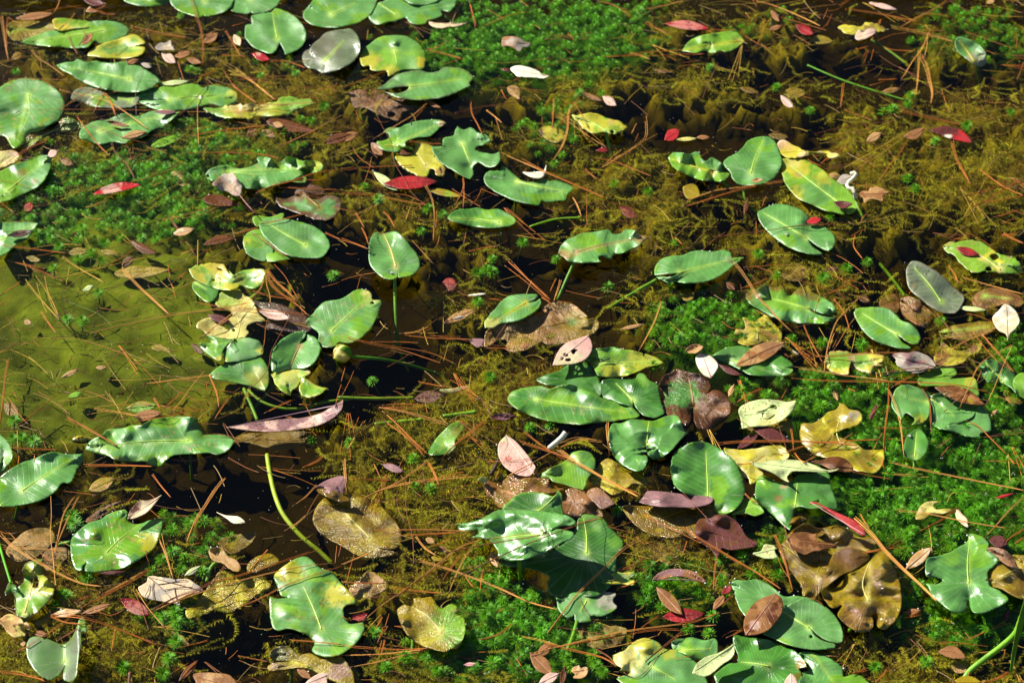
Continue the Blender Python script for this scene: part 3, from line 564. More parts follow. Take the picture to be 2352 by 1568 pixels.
P('ragged yellow pad on a short pale stalk', '10', '1590 795c 1650 790 1700 780 1760 785 1820 810 1870 825 1920 835 1975 880c 1930 905 1870 925 1820 910 1750 920 1700 905 1660 880 1640 850 1610 830', '1825 905 1760 860 1610 800', 'b', place='the ragged yellow pad on a pale stalk', z=.020, wet=0, jag=1.0, holes='1850 905 1870 898 1882 912 1866 920', mixk=('y', .62), patches=[('T', 1870, 850, 40, .5), ('b', 1880, 890, 60, .7)], stem='1825 918 1840 990 1865 1110', stemz=(.016, -.02))
P('sunken brown leaf with a yellow-green heart', '10', '1360 890 1420 868 1480 880 1540 910 1545 950 1490 985 1440 975 1390 940', None, 'r', z=-.004, wet=0, mat=M_WET, patches=[('y', 1460, 920, 90, .9)], cat='decayed leaf')
# --- top right
P('narrow wavy pad left of the three-leaf cluster', '20', '-102 1085c -60 1050 0 1055 50 1060 80 1048 115 1055 130 1090 160 1110 200 1085 250 1110 300 1150 328 1195 310 1225 270 1250 200 1250 100 1235 20 1200 -40 1170 -80 1130', '210 1190 60 1140 -90 1090', z=.010, ruf=.008, lam=24, wet=.5, ribcol='y', stem='270 1250 380 1340 520 1480', stemz=(0, -.04))
P('upright oval pad in the middle of the three-leaf cluster', '20', '560 940c 600 945 640 980 665 1040 685 1110 670 1170 640 1220 590 1255 520 1275 430 1275 380 1265 340 1225 330 1190 280 1130 310 1085 370 1055 420 1010 450 970 510 945', '470 1190 500 1080 560 960', z=.012, ruf=.004, wet=.3, stem='420 1275 430 1420 435 1560', stemz=(-.002, -.05), edge=('h', 12, .6))
P('yellow-blotched oval pad beside the bent white stalk', '20', '685 1095c 750 1090 840 1100 920 1140 980 1180 1020 1220 1060 1250 1120 1290 1160 1330 1190 1390 1200 1440 1170 1465 1132 1472 1100 1415c 1118 1475 1060 1465 980 1450 890 1410 800 1370 740 1310 700 1250 680 1170',
  '1090 1405 960 1310 740 1140', 'b', place='the yellow-blotched oval pad', z=.010, ruf=.003, wet=0, patches=[('y', 780, 1150, 120, .85), ('y', 800, 1330, 80, .8), ('g', 930, 1320, 140, .9), ('T', 810, 1200, 30, .7), ('y', 970, 1220, 90, .6), ('Y', 760, 1120, 60, .6)])
P('torn tan decayed leaf above the yellow-blotched pad', '20', '650 980 700 965 760 1000 800 1015 850 1040 930 1045 1000 1040 1090 1070c 1020 1090 980 1070 900 1060 830 1080 740 1090 690 1070 660 1030', '690 1050 850 1045 1080 1068', 'w', z=.004, wet=0, jag=1.6, mat=M_DRY, mixk=('y', .45), ribcol='y', cat='decayed leaf', patches=[('T', 700, 1010, 70, .6)])
P('round-lobed pad with a small red oval leaf on it', '21', '515 -100 560 -130 640 -162 720 -155 800 -130 860 -90 880 -50 880 -30 940 -15 990 0 1040 50 1050 100 1030 145 990 160 930 130 860 78c 900 135 965 180 900 185 800 165 700 120 620 60 560 0 530 -50', '850 70 700 -20 560 -100', z=.010, ruf=.003, wet=.2, bumps=[(820, -60, 60, .006)])
P('bright green half-sunken pad below the bright red leaf', '20', '-30 350 0 340 40 290 110 250 190 235 280 220 360 215 400 245 430 290c 390 320 350 345 300 360 260 350 200 370 150 350 90 365 20 355', '400 285 220 300 10 345', 'b', z=.0005, ruf=.004, lam=26, wet=0, ribcol='y')
P('small pale pad standing half out of the water', '20', '1880 280 1900 255 1950 262 2010 290 2060 325 2090 370 2085 395 2095 430 2060 462 2010 450 1960 410 1900 360 1880 320', '2010 430 1960 350 1905 280', 'g', place='the small upright pale pad', z=.008, wet=0, tilt=(0, -.035), ribcol='y', patches=[('e', 2040, 430, 120, .7)], stem='2030 470 2050 580 2055 680', stemz=(-.01, -.08), cup=.002)
P('shrivelled yellow lobes under a pink oval leaf', '20', '1070 190 1110 170 1160 175 1230 185 1260 155 1330 165 1390 185 1410 200 1380 220 1315 222 1240 215 1180 240 1120 230 1090 205', None, 'y', z=.002, wet=0, jag=1.2, cat='decayed leaf', mixk=('o', .3))
# --- middle left
P('shining pad cut by the left edge', '01', '-40 -20 40 -35 120 -38 200 -38 265 -30c 230 20 205 60 160 95 120 110 80 150 20 190 -40 195', '-30 100 240 -20', z=.007, ruf=.007, wet=.4, lam=30)
P('yellow-green round pad under the dark oval one', '01', '1675 110 1685 60 1725 25 1790 12 1850 60 1900 120 2015 205 1950 225 1880 235 1820 235 1760 215 1700 170', None, 'b', z=.004, wet=.2, patches=[('y', 1700, 100, 40, .5)])
P('small folded-over lobe of the yellow-green pad', '01', '1690 165 1720 125 1790 110 1860 118 1885 150 1880 190 1845 225 1815 233 1750 212', None, 'g', z=.008, wet=0, cup=-.001)
P('glossy oval pad with a lime midrib over a round one', '01', '1790 5 1790 -30 1850 -65 1960 -62 2060 -40 2120 -25 2180 0 2240 50 2275 110 2260 160 2210 205 2130 210 2050 205 1980 190 1910 150 1860 100 1820 60', '2105 120 1990 60 1860 -20', 'g', place='the glossy oval pad on a round one', z=.014, ruf=.003, wet=.1, cup=.002, stem='2200 205 2250 260 2352 380', stemz=(-.03, -.14))
P('thin wet lobe above the glossy oval pad', '00', '1740 1500 1790 1485 1860 1495 1940 1470 1960 1475 1930 1530 1850 1550 1770 1560', None, 'b', z=.002, wet=0)
P('sunken-edged green piece under the yellow ragged pad', '01', '1325 400 1340 370 1400 385 1460 415 1510 435c 1495 480 1440 515 1380 480 1340 440', '1350 380 1430 430', 'h', z=.004, wet=.2, tilt=(0, .01))
P('ragged yellow-green pad with brown holes', '01', '1300 285c 1350 262 1420 250 1470 245 1540 260 1570 300 1610 325 1660 300 1740 285 1820 290 1830 330 1800 390 1750 420 1690 410 1660 400 1620 425 1540 430 1450 410 1400 385 1350 360 1320 330', '1615 340 1580 300', 'b', place='the ragged yellow-green pad with holes', z=.009, wet=0, jag=.8, mixk=('y', .35), patches=[('T', 1530, 270, 90, .9), ('y', 1500, 290, 90, .7), ('h', 1700, 360, 90, .6)], holes='1495 278 1520 282 1532 295 1505 292|1462 362 1478 356 1484 366 1468 370', stem='1810 390 1750 470 1600 560', stemz=(-.002, -.01))
P('pale yellow rotting leaf between two green pads', '01', '1480 520 1510 460 1560 430 1620 430 1680 460 1740 500 1760 540 1790 600 1830 640 1760 650 1700 680 1710 740 1660 760 1600 770 1520 760 1440 745 1400 710 1355 690 1370 650 1440 620 1550 640 1600 600 1550 560', '1630 760 1650 660 1600 540', 'Y', place='the pale yellow rotting leaf', z=.003, wet=0, jag=.8, ribcol='Y', dots=('t', .16), patches=[('b', 1550, 490, 130, .7), ('O', 1400, 680, 70, .6)], holes='1545 678 1560 665 1585 680 1580 705 1555 695|1600 700 1615 695 1622 712 1606 716')
P('two-lobed pad at the foot of the pale yellow leaf', '01', '1370 800c 1400 790 1450 790 1420 740 1520 760 1600 775 1680 760 1740 765 1790 785 1818 830 1810 870 1740 905 1620 925 1560 925 1540 900 1548 850 1605 768c 1535 850 1530 910 1500 915 1430 870 1390 840', '1610 765 1700 775', 'g', z=.009, wet=.3, jag=.4, patches=[('y', 1520, 910, 60, .8), ('y', 1810, 850, 50, .7), ('b', 1450, 800, 90, .8)])
P('sunken dark green pad under the two-lobed one', '01', '1440 1020 1520 950 1620 930 1720 910 1780 885 1830 930 1855 1000 1850 1080 1820 1125 1760 1105 1680 1080 1580 1060 1500 1045', None, 'h', z=-.0035, wet=0, patches=[('y', 1780, 1040, 110, .5)], stem='1680 1110 1720 1200 1775 1330', stemz=(-.01, -.012), edge=('b', 10, .5))
P('dark purple-brown shiny pad under a pink leaf', '01', '1745 505 1820 515 1900 520 1980 545 2060 580 2120 620 2145 670 2140 710 2060 725 1980 715 1900 700 1840 690 1850 640 1800 580', None, 'K', z=.003, ruf=.003, wet=0, mat=M_WET, gloss=.15, patches=[('m', 2000, 640, 200, .5)])
P('folded glossy pad with a brown midrib', '01', '1870 920 1880 850 1920 790 1980 745 2050 715 2100 715 2110 735 2090 770 2067 803c 2112 780 2118 735c 2170 755 2200 800 2205 850 2180 910 2150 945 2100 970 2040 975 1990 990 1880 995 1868 960', '2065 815 2030 880 1990 985', 'g', place='the folded pad with a brown midrib', z=.010, ruf=.003, wet=0, gloss=.28, ribcol='T', crease=.010, stem='2210 835 2190 890 2150 940', stemz=(-.02, -.02))
P('torn yellow-green pad below the folded one', '01', '1868 1010c 1920 990 2000 985 2060 965 2110 970 2140 1000 2100 1030 2140 1060 2190 1090 2260 1110c 2200 1150 2130 1170 2080 1160 2060 1110 2075 1060c 2040 1100 2010 1130 2005 1162c 1950 1130 1900 1080', '2090 1030 2060 1000', 'b', z=.008, wet=.1, jag=.8, patches=[('Y', 1990, 1010, 110, .6), ('T', 2150, 1040, 50, .9), ('T', 2120, 985, 40, .6)], edge=('y', 8, .5))
P('broad pad left above the yellow bud', '01', '2105 650 2160 590 2180 560 2240 510 2352 490 2452 430 2515 428 2560 455 2567 495 2627 503 2625 545 2597 620 2552 700 2482 765 2412 795 2340 790 2300 820 2215 820 2190 790 2195 730 2150 690c', '2285 710 2400 600 2530 480', 'g', place='the broad pad above the yellow bud', z=.012, ruf=.003, wet=.25, jag=.25, patches=[('Y', 2560, 480, 80, .7), ('b', 2570, 620, 80, .6), ('b', 2520, 520, 80, .5)], dots=('T', .1), holes='2552 515 2575 510 2580 522 2560 526')
P('long ragged pad beside the turtle head', '01', '600 1490c 640 1455 700 1430 740 1390 840 1380 920 1360 980 1360 1040 1320 1140 1305 1250 1300 1360 1315 1365 1345c 1390 1380 1410 1425c 1480 1425 1550 1430 1610 1465 1600 1500 1560 1540 1500 1562 1440 1550 1380 1555 1300 1560 1200 1568 1150 1600 1100 1648 1050 1640 1000 1610 900 1615 800 1600 740 1570 650 1550 590 1530',
  '1300 1465 1000 1470 650 1510', 'g', place='the long ragged pad by the turtle head', z=.005, ruf=.006, lam=42, wet=.45, jag=.3, patches=[('b', 720, 1500, 130, .8)], dots=('T', .05), bumps=[(860, 1430, 60, .007), (780, 1440, 40, -.004), (1080, 1400, 60, .005)])
P('pad tip cut by the left edge above the oval pad', '01', '-40 1400 10 1430 60 1480 85 1550 80 1600 40 1660 0 1700 -40 1700', None, 'g', z=.008, wet=.1, cup=.002)
P('oval shining pad at the left edge', '02', '0 150 60 100 150 50 250 15 330 -20 390 -25 450 -10 520 -10 580 -15c 570 40 530 100 510 150 480 190 430 190 380 250 300 300 200 330 80 350 20 350 -20 330 -40 200', '155 240 330 120 500 20', 'g', place='the oval shining pad at the left edge', z=.011, ruf=.005, wet=.05, gloss=.32, patches=[('h', 530, 30, 60, .5)], stem='125 350 110 420 80 510', stemz=(-.02, -.10))
P('sunken olive leaf under the long purple leaf', '01', '1560 1530 1620 1480 1700 1480 1780 1500 1900 1530 2000 1525 2060 1510 2130 1440 2140 1410 2000 1400 1800 1410 1650 1430', None, 'o', z=-.010, wet=0, mat=M_WET, cat='decayed leaf')
# --- middle
P('egg-shaped pad on a tall upright stalk', '11', '188 180 195 100 215 50 250 30 290 40 340 30 380 28 430 70 480 130 520 180 542 240 530 290 480 330 420 342 395 340 388 308c 385 345 350 357 300 350 250 320 205 270 190 225', '375 270 340 150 290 40', 'g', place='the egg-shaped pad on a tall stalk', z=.035, ruf=.003, wet=.15, patches=[('r', 290, 30, 45, .9), ('b', 320, 70, 60, .5)], stem='368 345 375 600 402 850 540 1140', stemz=(.030, -.09), ribcol='Y', cup=.002)
P('pad with an orange midrib and a bitten lower edge', '11', '1495 180c 1510 130 1550 90 1600 65 1660 40 1740 30 1820 15 1850 20 1870 45 1930 40 1950 15 2020 20 2060 50 2120 65c 2080 100 2040 130 1980 160 1920 180 1880 185 1860 215 1830 210 1790 195 1770 215 1790 235 1720 240 1650 242 1570 235 1540 210',
  '1620 170 1800 115 2090 65', 'g', place='the pad with an orange midrib', z=.025, ruf=.006, lam=24, wet=.3, jag=.3, ribcol='T', patches=[('T', 1540, 190, 60, .8), ('T', 2080, 70, 60, .9), ('b', 1600, 130, 80, .5)], stem='1605 240 1550 360 1490 500', stemz=(.020, -.02))
P('pad with a thin lower lip beside a long needle', '21', '-195 320 -190 270 -150 220 -80 195 0 190 60 165 130 158 200 165 280 155 330 170 340 210c 400 205 425 208c 380 240 340 270 300 305 240 340 150 375 60 383 0 380 -60 370 -100 380 -170 350 -180 335 -80 340 -25 312c -100 318 -190 328', '-20 310 140 265 320 225', 'g', place='the pad with a lower lip', z=.014, ruf=.004, wet=.2, patches=[('h', 300, 180, 60, .6), ('b', 380, 215, 50, .8)], stem='-180 360 -320 440 -520 560', stemz=(.004, -.015))
P('big sunken brown pad with rolled edges', '11', '1400 545 1440 520 1530 515 1600 530 1650 570 1700 615 1690 630 1750 625 1775 660 1760 710 1720 745 1680 760 1600 790 1520 800 1420 805 1380 790 1300 830 1240 850 1170 860 1130 830 1140 780 1080 780 990 825 985 780 1000 710 1050 680 1130 655 1250 630 1310 595 1360 610 1420 600 1390 570',
  '1540 655 1380 690 1190 745', 'o', place='the big sunken brown pad', z=-.004, ruf=.004, wet=0, mat=M_WET, gloss=.25, mixk=('T', .35), ribcol='o', patches=[('t', 1450, 700, 200, .6), ('O', 1650, 680, 160, .7), ('h', 1590, 655, 40, .7), ('O', 1250, 780, 90, .5)], bumps=[(1180, 660, 60, .006), (1420, 590, 50, .004)], dots=('m', .12))
P('small oval pad with thread-like scars over the brown pad', '11', '1005 625 1030 590 1060 560 1100 510 1160 470 1250 458 1345 460 1355 475 1320 505 1285 518c 1340 510 1370 490 1375 520 1360 560 1320 590 1250 630 1180 650 1100 660 1050 690 990 690c 985 650', '1270 520 1180 570 1080 640', 'g', z=.008, ruf=.002, wet=.3, ribcol='y', patches=[('Y', 1030, 660, 70, .7)])
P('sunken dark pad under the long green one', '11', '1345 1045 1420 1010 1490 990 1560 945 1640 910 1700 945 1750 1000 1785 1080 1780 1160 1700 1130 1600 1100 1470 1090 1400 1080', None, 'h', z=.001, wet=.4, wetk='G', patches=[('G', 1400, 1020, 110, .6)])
P('pointed pad with a yellow freckled right half', '11', '1650 880 1720 840 1800 830 1880 822 1940 840 2000 845 2080 865 2160 890 2222 930c 2190 945 2100 965 2050 990 1980 1015 1900 1030 1820 1030 1770 1020 1740 970 1700 930', '1760 940 1960 930 2190 925', 'b', z=.008, ruf=.006, lam=30, wet=.1, place='the pointed freckled pad', mixk=('h', .35), dots=('o', .16), patches=[('y', 2080, 920, 170, .6), ('y', 1880, 990, 110, .6)])
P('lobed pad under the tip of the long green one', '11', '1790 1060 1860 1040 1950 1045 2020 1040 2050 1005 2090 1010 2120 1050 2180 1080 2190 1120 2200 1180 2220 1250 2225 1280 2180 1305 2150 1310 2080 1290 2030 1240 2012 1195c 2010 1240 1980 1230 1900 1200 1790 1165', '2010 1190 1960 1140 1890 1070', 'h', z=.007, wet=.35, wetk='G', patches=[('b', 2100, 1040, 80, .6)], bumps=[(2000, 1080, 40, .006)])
P('long broad green pad with a frayed tip', '11', '1145 1175 1170 1135 1230 1110 1310 1095 1380 1090 1440 1110 1480 1095 1580 1080 1650 1105 1700 1120 1760 1145 1800 1175 1860 1195 1940 1205 2000 1235 2055 1290 2030 1310 1950 1320 1850 1338 1750 1345 1650 1355 1500 1345 1380 1320 1280 1285 1200 1240 1160 1210',
  '1350 1185 1600 1225 1960 1270', 'h', place='the long broad green pad', z=.012, ruf=.004, wet=.35, dots=('T', .05), bumps=[(1700, 1150, 60, .006)], edge=('b', 12, .5))
P('glossy heart-shaped pad left of the shaded one', '11', '1845 1400 1870 1350 1930 1345 2000 1320 2080 1325 2150 1330 2230 1300 2300 1290 2340 1330 2360 1390 2390 1410c 2340 1460 2290 1515 2240 1565 2200 1595 2150 1598 2115 1560 2098 1495c 2108 1560 2110 1610 2085 1665 2030 1677 1930 1630 1870 1560 1845 1480',
  '2110 1480 2112 1400 2120 1330', 'g', place='the glossy heart-shaped pad', z=.020, ruf=.006, lam=36, wet=.1, gloss=.27, cup=-.003, stem='2115 1600 2160 1700 2250 1800', stemz=(-.02, -.12), patches=[('G', 2100, 1340, 120, .4)])
P('small half-sunken oval pad below the milky water', '11', '600 1540 640 1470 700 1400 760 1350 810 1330 840 1350 845 1385 800 1440 780 1480 790 1510 740 1560 700 1565 610 1565', None, 'b', z=.0005, wet=.2, patches=[('o', 800, 1400, 60, .6)], wetk='h')
# --- middle right
P('wavy pad with a brown dipped upper edge', '21', '380 440c 440 430 520 425 560 395 600 395 640 410 690 400 710 440 740 470 770 440 800 425 860 430 930 460 1000 500 1040 530 1060 580 1062 605 1000 600 930 583 868 562c 930 597 1000 617 1055 620 1040 640 960 660 860 662 770 655 690 640 600 605 540 570 470 530 430 480',
  '865 560 740 520 560 475', 'g', place='the pad with a brown dipped edge', z=.003, ruf=.008, lam=30, wet=.3, patches=[('o', 440, 430, 130, .9), ('o', 650, 400, 70, .9), ('o', 780, 430, 60, .9), ('o', 900, 440, 90, .8)], bumps=[(735, 470, 35, -.008), (430, 440, 60, -.006)])
P('smooth oval pad with a lime notch', '21', '1180 590 1200 560 1260 550 1340 547 1420 560 1470 600 1510 640 1570 660 1620 710 1640 760 1620 800 1580 803 1530 775 1482 738c 1520 790 1575 830 1500 832 1410 810 1320 775 1250 720 1210 660', '1480 736 1380 680 1240 590', 'g', place='the smooth oval pad with a lime notch', z=.012, ruf=.002, wet=.2, patches=[('b', 1240, 590, 130, .8), ('b', 1520, 640, 70, .6), ('b', 1350, 710, 50, .6)], stem='1200 555 1150 490 1110 440', stemz=(-.03, -.07))
P('dull grey-green pad leaning out of the water', '21', '1540 290 1560 250 1590 230 1640 240 1720 285 1800 340 1870 410 1930 460 1940 500 1920 540 1880 585 1800 587 1720 550 1640 490 1570 430 1545 370', '1780 510 1700 390 1600 280', 'k', place='the dull leaning pad', z=.014, wet=0, tilt=(-.012, -.008), gloss=.42, dots=('d', .05), stem='1530 470 1450 360 1360 250', stemz=(-.03, -.05), edge=('e', 7, .4))
P('yellow hole-riddled pad carrying a red leaf', '21', '1790 125c 1840 100 1900 100 1980 85 2060 100 2120 140 2180 180 2260 200 2320 240 2338 280 2330 315 2260 318 2200 320 2150 310 2090 300 2040 310 1980 305 1940 270 1900 230 1870 190 1820 170', '2190 290 2080 210 1900 130', 'y', z=.010, wet=0, jag=1.2, ribcol='Y', mixk=('b', .45), patches=[('b', 2260, 270, 100, .9)], holes='2120 190 2160 180 2180 205 2150 225 2125 212|2085 285 2110 270 2135 290 2105 302', dots=('T', .14), stem='2200 320 2230 380 2260 425', stemz=(-.02, -.05))
P('pad pinned under a rusty pointed leaf', '21', '195 890c 250 850 310 825 400 815 480 830 540 835 620 860 690 890 740 920 775 960c 700 965 760 975 740 1010 660 1028 560 1025 460 1010 400 980 360 960 280 930', '400 930 300 900', 'b', z=.007, wet=.1, mixk=('h', .5), wetk='g', ruf=.004)
P('bow-tie shaped yellow-green pad remnant', '21', '970 940c 990 900 1010 855 1070 848 1130 850 1165 868 1230 868 1300 865 1390 880c 1380 920 1350 935 1380 950 1320 960 1300 1005c 1250 1000 1210 985 1180 960 1165 925 1150 960 1140 1010 1080 1005 1020 985', None, 'y', place='the bow-tie yellow pad', z=.005, wet=0, jag=.8, patches=[('b', 1080, 910, 110, .9), ('b', 1230, 920, 100, .9), ('T', 1160, 900, 30, .8)], edge=('T', 5, .7))
P('light green pad behind the spider', '21', '1620 1060 1650 1010 1720 980 1790 970 1870 968 1890 1010 1850 1040 1940 1035 2010 1035 2035 1090 2040 1160 1960 1140 1850 1100 1750 1090 1650 1090', None, 'b', z=.004, wet=.1, patches=[('y', 1980, 1060, 60, .6)])
P('light green pad in front of the spider', '21', '1715 1160 1780 1140 1850 1140 1960 1190 2050 1225 2030 1260 1990 1310 1900 1345 1850 1350 1790 1385 1770 1385 1720 1350 1710 1250', '1720 1170 1870 1300', 'g', z=.008, wet=.35, dots=('h', .1), norib=True)
P('rounded lobe under the spider pad at its right', '21', '1830 1360 1900 1345 1990 1310 2050 1225 2100 1270 2125 1340 2120 1400 2050 1420 2045 1445 1950 1435 1850 1400 1790 1385', None, 'g', z=.004, wet=.3)
P('round pad left of the dead insect', '21', '1440 1190 1470 1110 1530 1080 1600 1095 1660 1120 1700 1170 1705 1240 1690 1310 1650 1350 1580 1360 1600 1320 1540 1275 1510 1320 1480 1290 1445 1240', '1700 1200 1560 1180', 'g', z=.007, wet=.4, jag=.4, patches=[('y', 1640, 1330, 50, .7), ('b', 1500, 1130, 70, .5)], dots=('h', .12), norib=True)
P('narrow spoon-shaped pad standing in the moss', '21', '1530 1480 1550 1430 1610 1385 1650 1400 1685 1450 1693 1500 1670 1560 1620 1600 1560 1590 1530 1560', '1600 1575 1612 1400', 'h', place='the spoon-shaped pad in the moss', z=.012, wet=0, gloss=.3, cup=.003, ribcol='L', crease=.004)
P('curled green pad at the right edge', '21', '2045 960 2070 925 2120 908 2170 915 2230 940 2280 985 2300 1040 2300 1140 2260 1100 2200 1075 2120 1070 2070 1030', '2200 1050 2090 930', 'h', z=.009, ruf=.006, wet=.4, lam=28, patches=[('G', 2150, 1000, 120, .4)])
P('green pad cut by the right edge above the moss', '21', '2275 1060 2310 1010 2352 1000 2400 1010 2400 1180 2352 1175 2290 1130', None, 'b', z=.007, wet=.2)
P('sunken yellow-brown leaf at the right edge', '21', '2200 1080 2280 1110 2352 1170 2340 1210 2290 1215 2230 1180', None, 'O', z=-.006, wet=0, mat=M_WET, cat='decayed leaf')
P('cream leaf with a ragged central hole', '21', '385 1260 410 1225 480 1195 560 1182 650 1188 720 1200 782 1188c 775 1240 730 1290 660 1340 580 1365 500 1370 410 1385c 400 1320', '420 1290 560 1270 720 1200', 'c', place='the cream leaf with a hole', z=.008, wet=0, mat=M_DRY, ribcol='c', cat='leaf', holes='505 1278 540 1262 580 1250 620 1222 648 1228 645 1250 600 1245 560 1280 555 1305 580 1320 640 1290 600 1320 555 1308 545 1280 520 1285', dots=('r', .13), patches=[('Y', 600, 1340, 90, .5)])
P('yellow-green sunken leaf below the cream leaf', '21', '400 1385 500 1375 620 1345 700 1310 750 1340 765 1390 720 1400 640 1395 520 1400', None, 'O', z=-.002, wet=0, mat=M_WET, cat='decayed leaf')
P('half green half brown wet pad in a brown cluster', '21', '-160 1090 -130 1020 -80 1000 -40 970 0 985 60 1000 130 1015 190 1060 190 1110 160 1150 210 1120 270 1130 320 1180 335 1240 310 1310 260 1350 180 1390 110 1380 80 1330 75 1230c 60 1340 20 1370 -40 1360 -100 1290 -150 1230 -120 1170',
  '75 1225 60 1120 40 1030', 'r', place='the half green half brown pad', z=.004, ruf=.006, wet=0, mat=M_WET, gloss=.22, patches=[('h', 0, 1150, 150, .95), ('t', 250, 1250, 120, .5)], ribcol='T', bumps=[(30, 1340, 50, .006), (250, 1150, 70, .004)])
P('large rotting yellow leaf with grey blotches', '21', '960 1310 1000 1270 1060 1250 1080 1205c 1120 1220 1150 1250 1220 1265 1235 1320 1200 1360 1100 1390 1040 1420 1100 1450 1200 1490 1260 1530 1385 1525c 1388 1600 1360 1660 1320 1690 1260 1685 1180 1670 1100 1630 1000 1590 900 1560 820 1480 805 1400 820 1350 900 1345', '1090 1490 1060 1400 1100 1280', 'y', mixk=('O', .5), place='the large rotting yellow leaf', z=.002, ruf=.005, wet=0, jag=.5, ribcol='Y', patches=[('O', 850, 1400, 90, .7), ('e', 1180, 1290, 50, .7), ('o', 880, 1380, 50, .6), ('o', 1300, 1620, 90, .6)], cat='decayed leaf', bumps=[(1150, 1300, 60, .006)], gloss=.3)
P('flat yellow leaf under a cream stalked leaf', '22', '285 -50 350 -45 430 -40 500 -50 580 -65 680 -70 735 -5 700 40 600 60 520 80 560 130 520 170 470 200 450 160 400 150 390 90 330 60 310 0', None, 'y', z=.003, wet=0, mixk=('Y', .3), jag=.5, cat='decayed leaf')
# --- bottom right
P('broad green pad with a lime rib, part shaded', '22', '-80 60 -60 -20 0 -60 60 -90 130 -95 200 -80 280 -30 350 30 390 90 420 180 430 260 400 330 330 390 260 405 220 380 210 300 170 285 100 285 0 250 -60 200 -80 130', '175 280 170 160 160 -30', 'h', place='the broad green pad with a lime rib', z=.014, ruf=.004, wet=.15, wetk='b', crease=.006)
P('low green lobe between two bigger pads', '22', '330 405 400 340 430 290 480 290 530 340 560 390 500 415 440 398', '350 400 520 340', 'b', z=.005, wet=0)
P('square-ended torn pad with brown scars', '22', '505 190 530 140 600 150 640 178 700 180 745 190 742 178c 800 130 900 120 1000 120 1020 200 1050 290 1065 320 1060 370 960 360 870 365 820 350 780 362 770 390 760 450 740 515c 680 470 620 410 570 370 530 340 500 290',
  '775 345 785 260 790 190', 'h', place='the square-ended torn pad', z=.016, wet=.2, ruf=.004, wetk='b', patches=[('T', 700, 210, 35, .7), ('t', 660, 290, 35, .7)], holes='950 140 962 138 960 152 950 154|890 322 940 305 950 315 900 330', jag=.3)
P('pad wedged under the chestnut leaf', '22', '335 880 370 855 440 860 500 850 570 875 640 920 700 970 770 965 845 980 760 1020 690 1050 640 1110 560 1160 470 1150 430 1100 390 1050 360 970', None, 'g', z=.006, wet=.45, cup=.002)
P('broad oval matt pad below the chestnut leaf', '22', '680 1060 760 1010 850 975 930 1010 1010 1060 1070 1130 1105 1220 1100 1280 1060 1290 980 1265 920 1225 878 1180c 915 1240 980 1280 1050 1297 1050 1322 950 1335 850 1330 720 1300 630 1260 555 1225 600 1170 650 1110', '870 1185 780 1130 640 1040', 'g', place='the broad oval matt pad', z=.012, ruf=.002, wet=.1, gloss=.5, holes='875 1240 892 1235 896 1252 880 1256', stem='990 1330 1040 1380 1100 1430', stemz=(-.02, -.08), cup=.001)
P('large smooth heart-shaped pad over the moss', '22', '1970 540c 2010 538 2070 560 2110 610 2100 650 2170 700 2165 740 2105 800 2110 880 2120 900 2180 930 2243 980 2230 1010 2160 1050 2080 1082 2010 1080 1985 1050 1972 980c 1970 1050 1930 1080 1860 1075 1780 1020 1720 970 1690 900 1680 880 1750 885 1790 860 1750 840 1680 830 1675 740 1690 705 1760 690 1850 660 1920 620 1960 590',
  '1970 875 1962 740 1980 570', 'g', place='the large heart-shaped pad over the moss', z=.020, ruf=.005, lam=60, wet=.12, gloss=.30, patches=[('b', 1985, 580, 60, .5), ('b', 1850, 710, 80, .6)], stem='1985 1080 2020 1250 2055 1400', stemz=(-.02, -.10), crease=.005)
P('yellow and green pad cut by the bottom edge', '12', '1870 1375c 1950 1340 1990 1300 2060 1260 2120 1258 2190 1290 2230 1330 2320 1340 2400 1390 2460 1440 2512 1520 2510 1640 2100 1640 1980 1600 1895 1535c 1990 1490 1920 1480c 1930 1460 1880 1430', '2140 1450 2300 1540', 'g', z=.008, wet=.2, jag=.3, patches=[('Y', 1930, 1400, 180, .95), ('y', 2080, 1300, 120, .8), ('y', 2250, 1350, 80, .6)], bumps=[(2100, 1330, 60, .008)])
P('pad behind the yellow-green pad at the bottom edge', '22', '-80 1285 -30 1262 0 1260 60 1250 150 1270 220 1260 240 1290 235 1370 150 1400 80 1400 0 1360 -60 1340', '0 1340 200 1330', 'g', z=.006, ruf=.006, lam=36, wet=.2)
P('glossy wavy pad cut by the bottom edge', '22', '350 1240 380 1235 430 1250 500 1255 600 1270 700 1310 780 1350 830 1400 855 1455c 800 1465 820 1500 815 1640 300 1640 215 1520 250 1480 320 1430 375 1425 380 1370 350 1300', '595 1450 500 1430 400 1420', 'h', place='the glossy wavy pad at the bottom edge', z=.012, ruf=.005, lam=44, wet=.1, gloss=.27, patches=[('T', 820, 1430, 60, .8), ('o', 800, 1520, 40, .7)], bumps=[(420, 1330, 70, -.006)])
P('pale pad in the bottom edge right of the wavy one', '22', '795 1380 820 1350 880 1348 960 1370 1040 1410 1100 1460 1110 1520 1180 1505 1250 1530 1310 1640 820 1640 820 1500 860 1465', '900 1360 1050 1580', 'g', z=.010, wet=.1, ruf=.006, lam=36, gloss=.33, norib=True)
GL = dict(mat=M_WET, wet=0)
P('wet olive pad heaped under a lobed dead leaf', '22', '660 640 700 590 740 530 800 490 850 470 950 500 1060 480 1150 510 1220 560 1310 560 1330 620 1260 680 1180 760 1050 830 970 880 950 940 900 1000 830 970 820 900 760 820 700 740', '930 800 1000 640 1150 560', 'O', place='the heap of wet brown pads', z=.008, ruf=.008, lam=34, low=.006, gloss=.13, mixk=('o', .5), ribcol='O', bumps=[(1080, 560, 60, .010), (980, 820, 60, .008), (850, 920, 60, .006)], **GL)
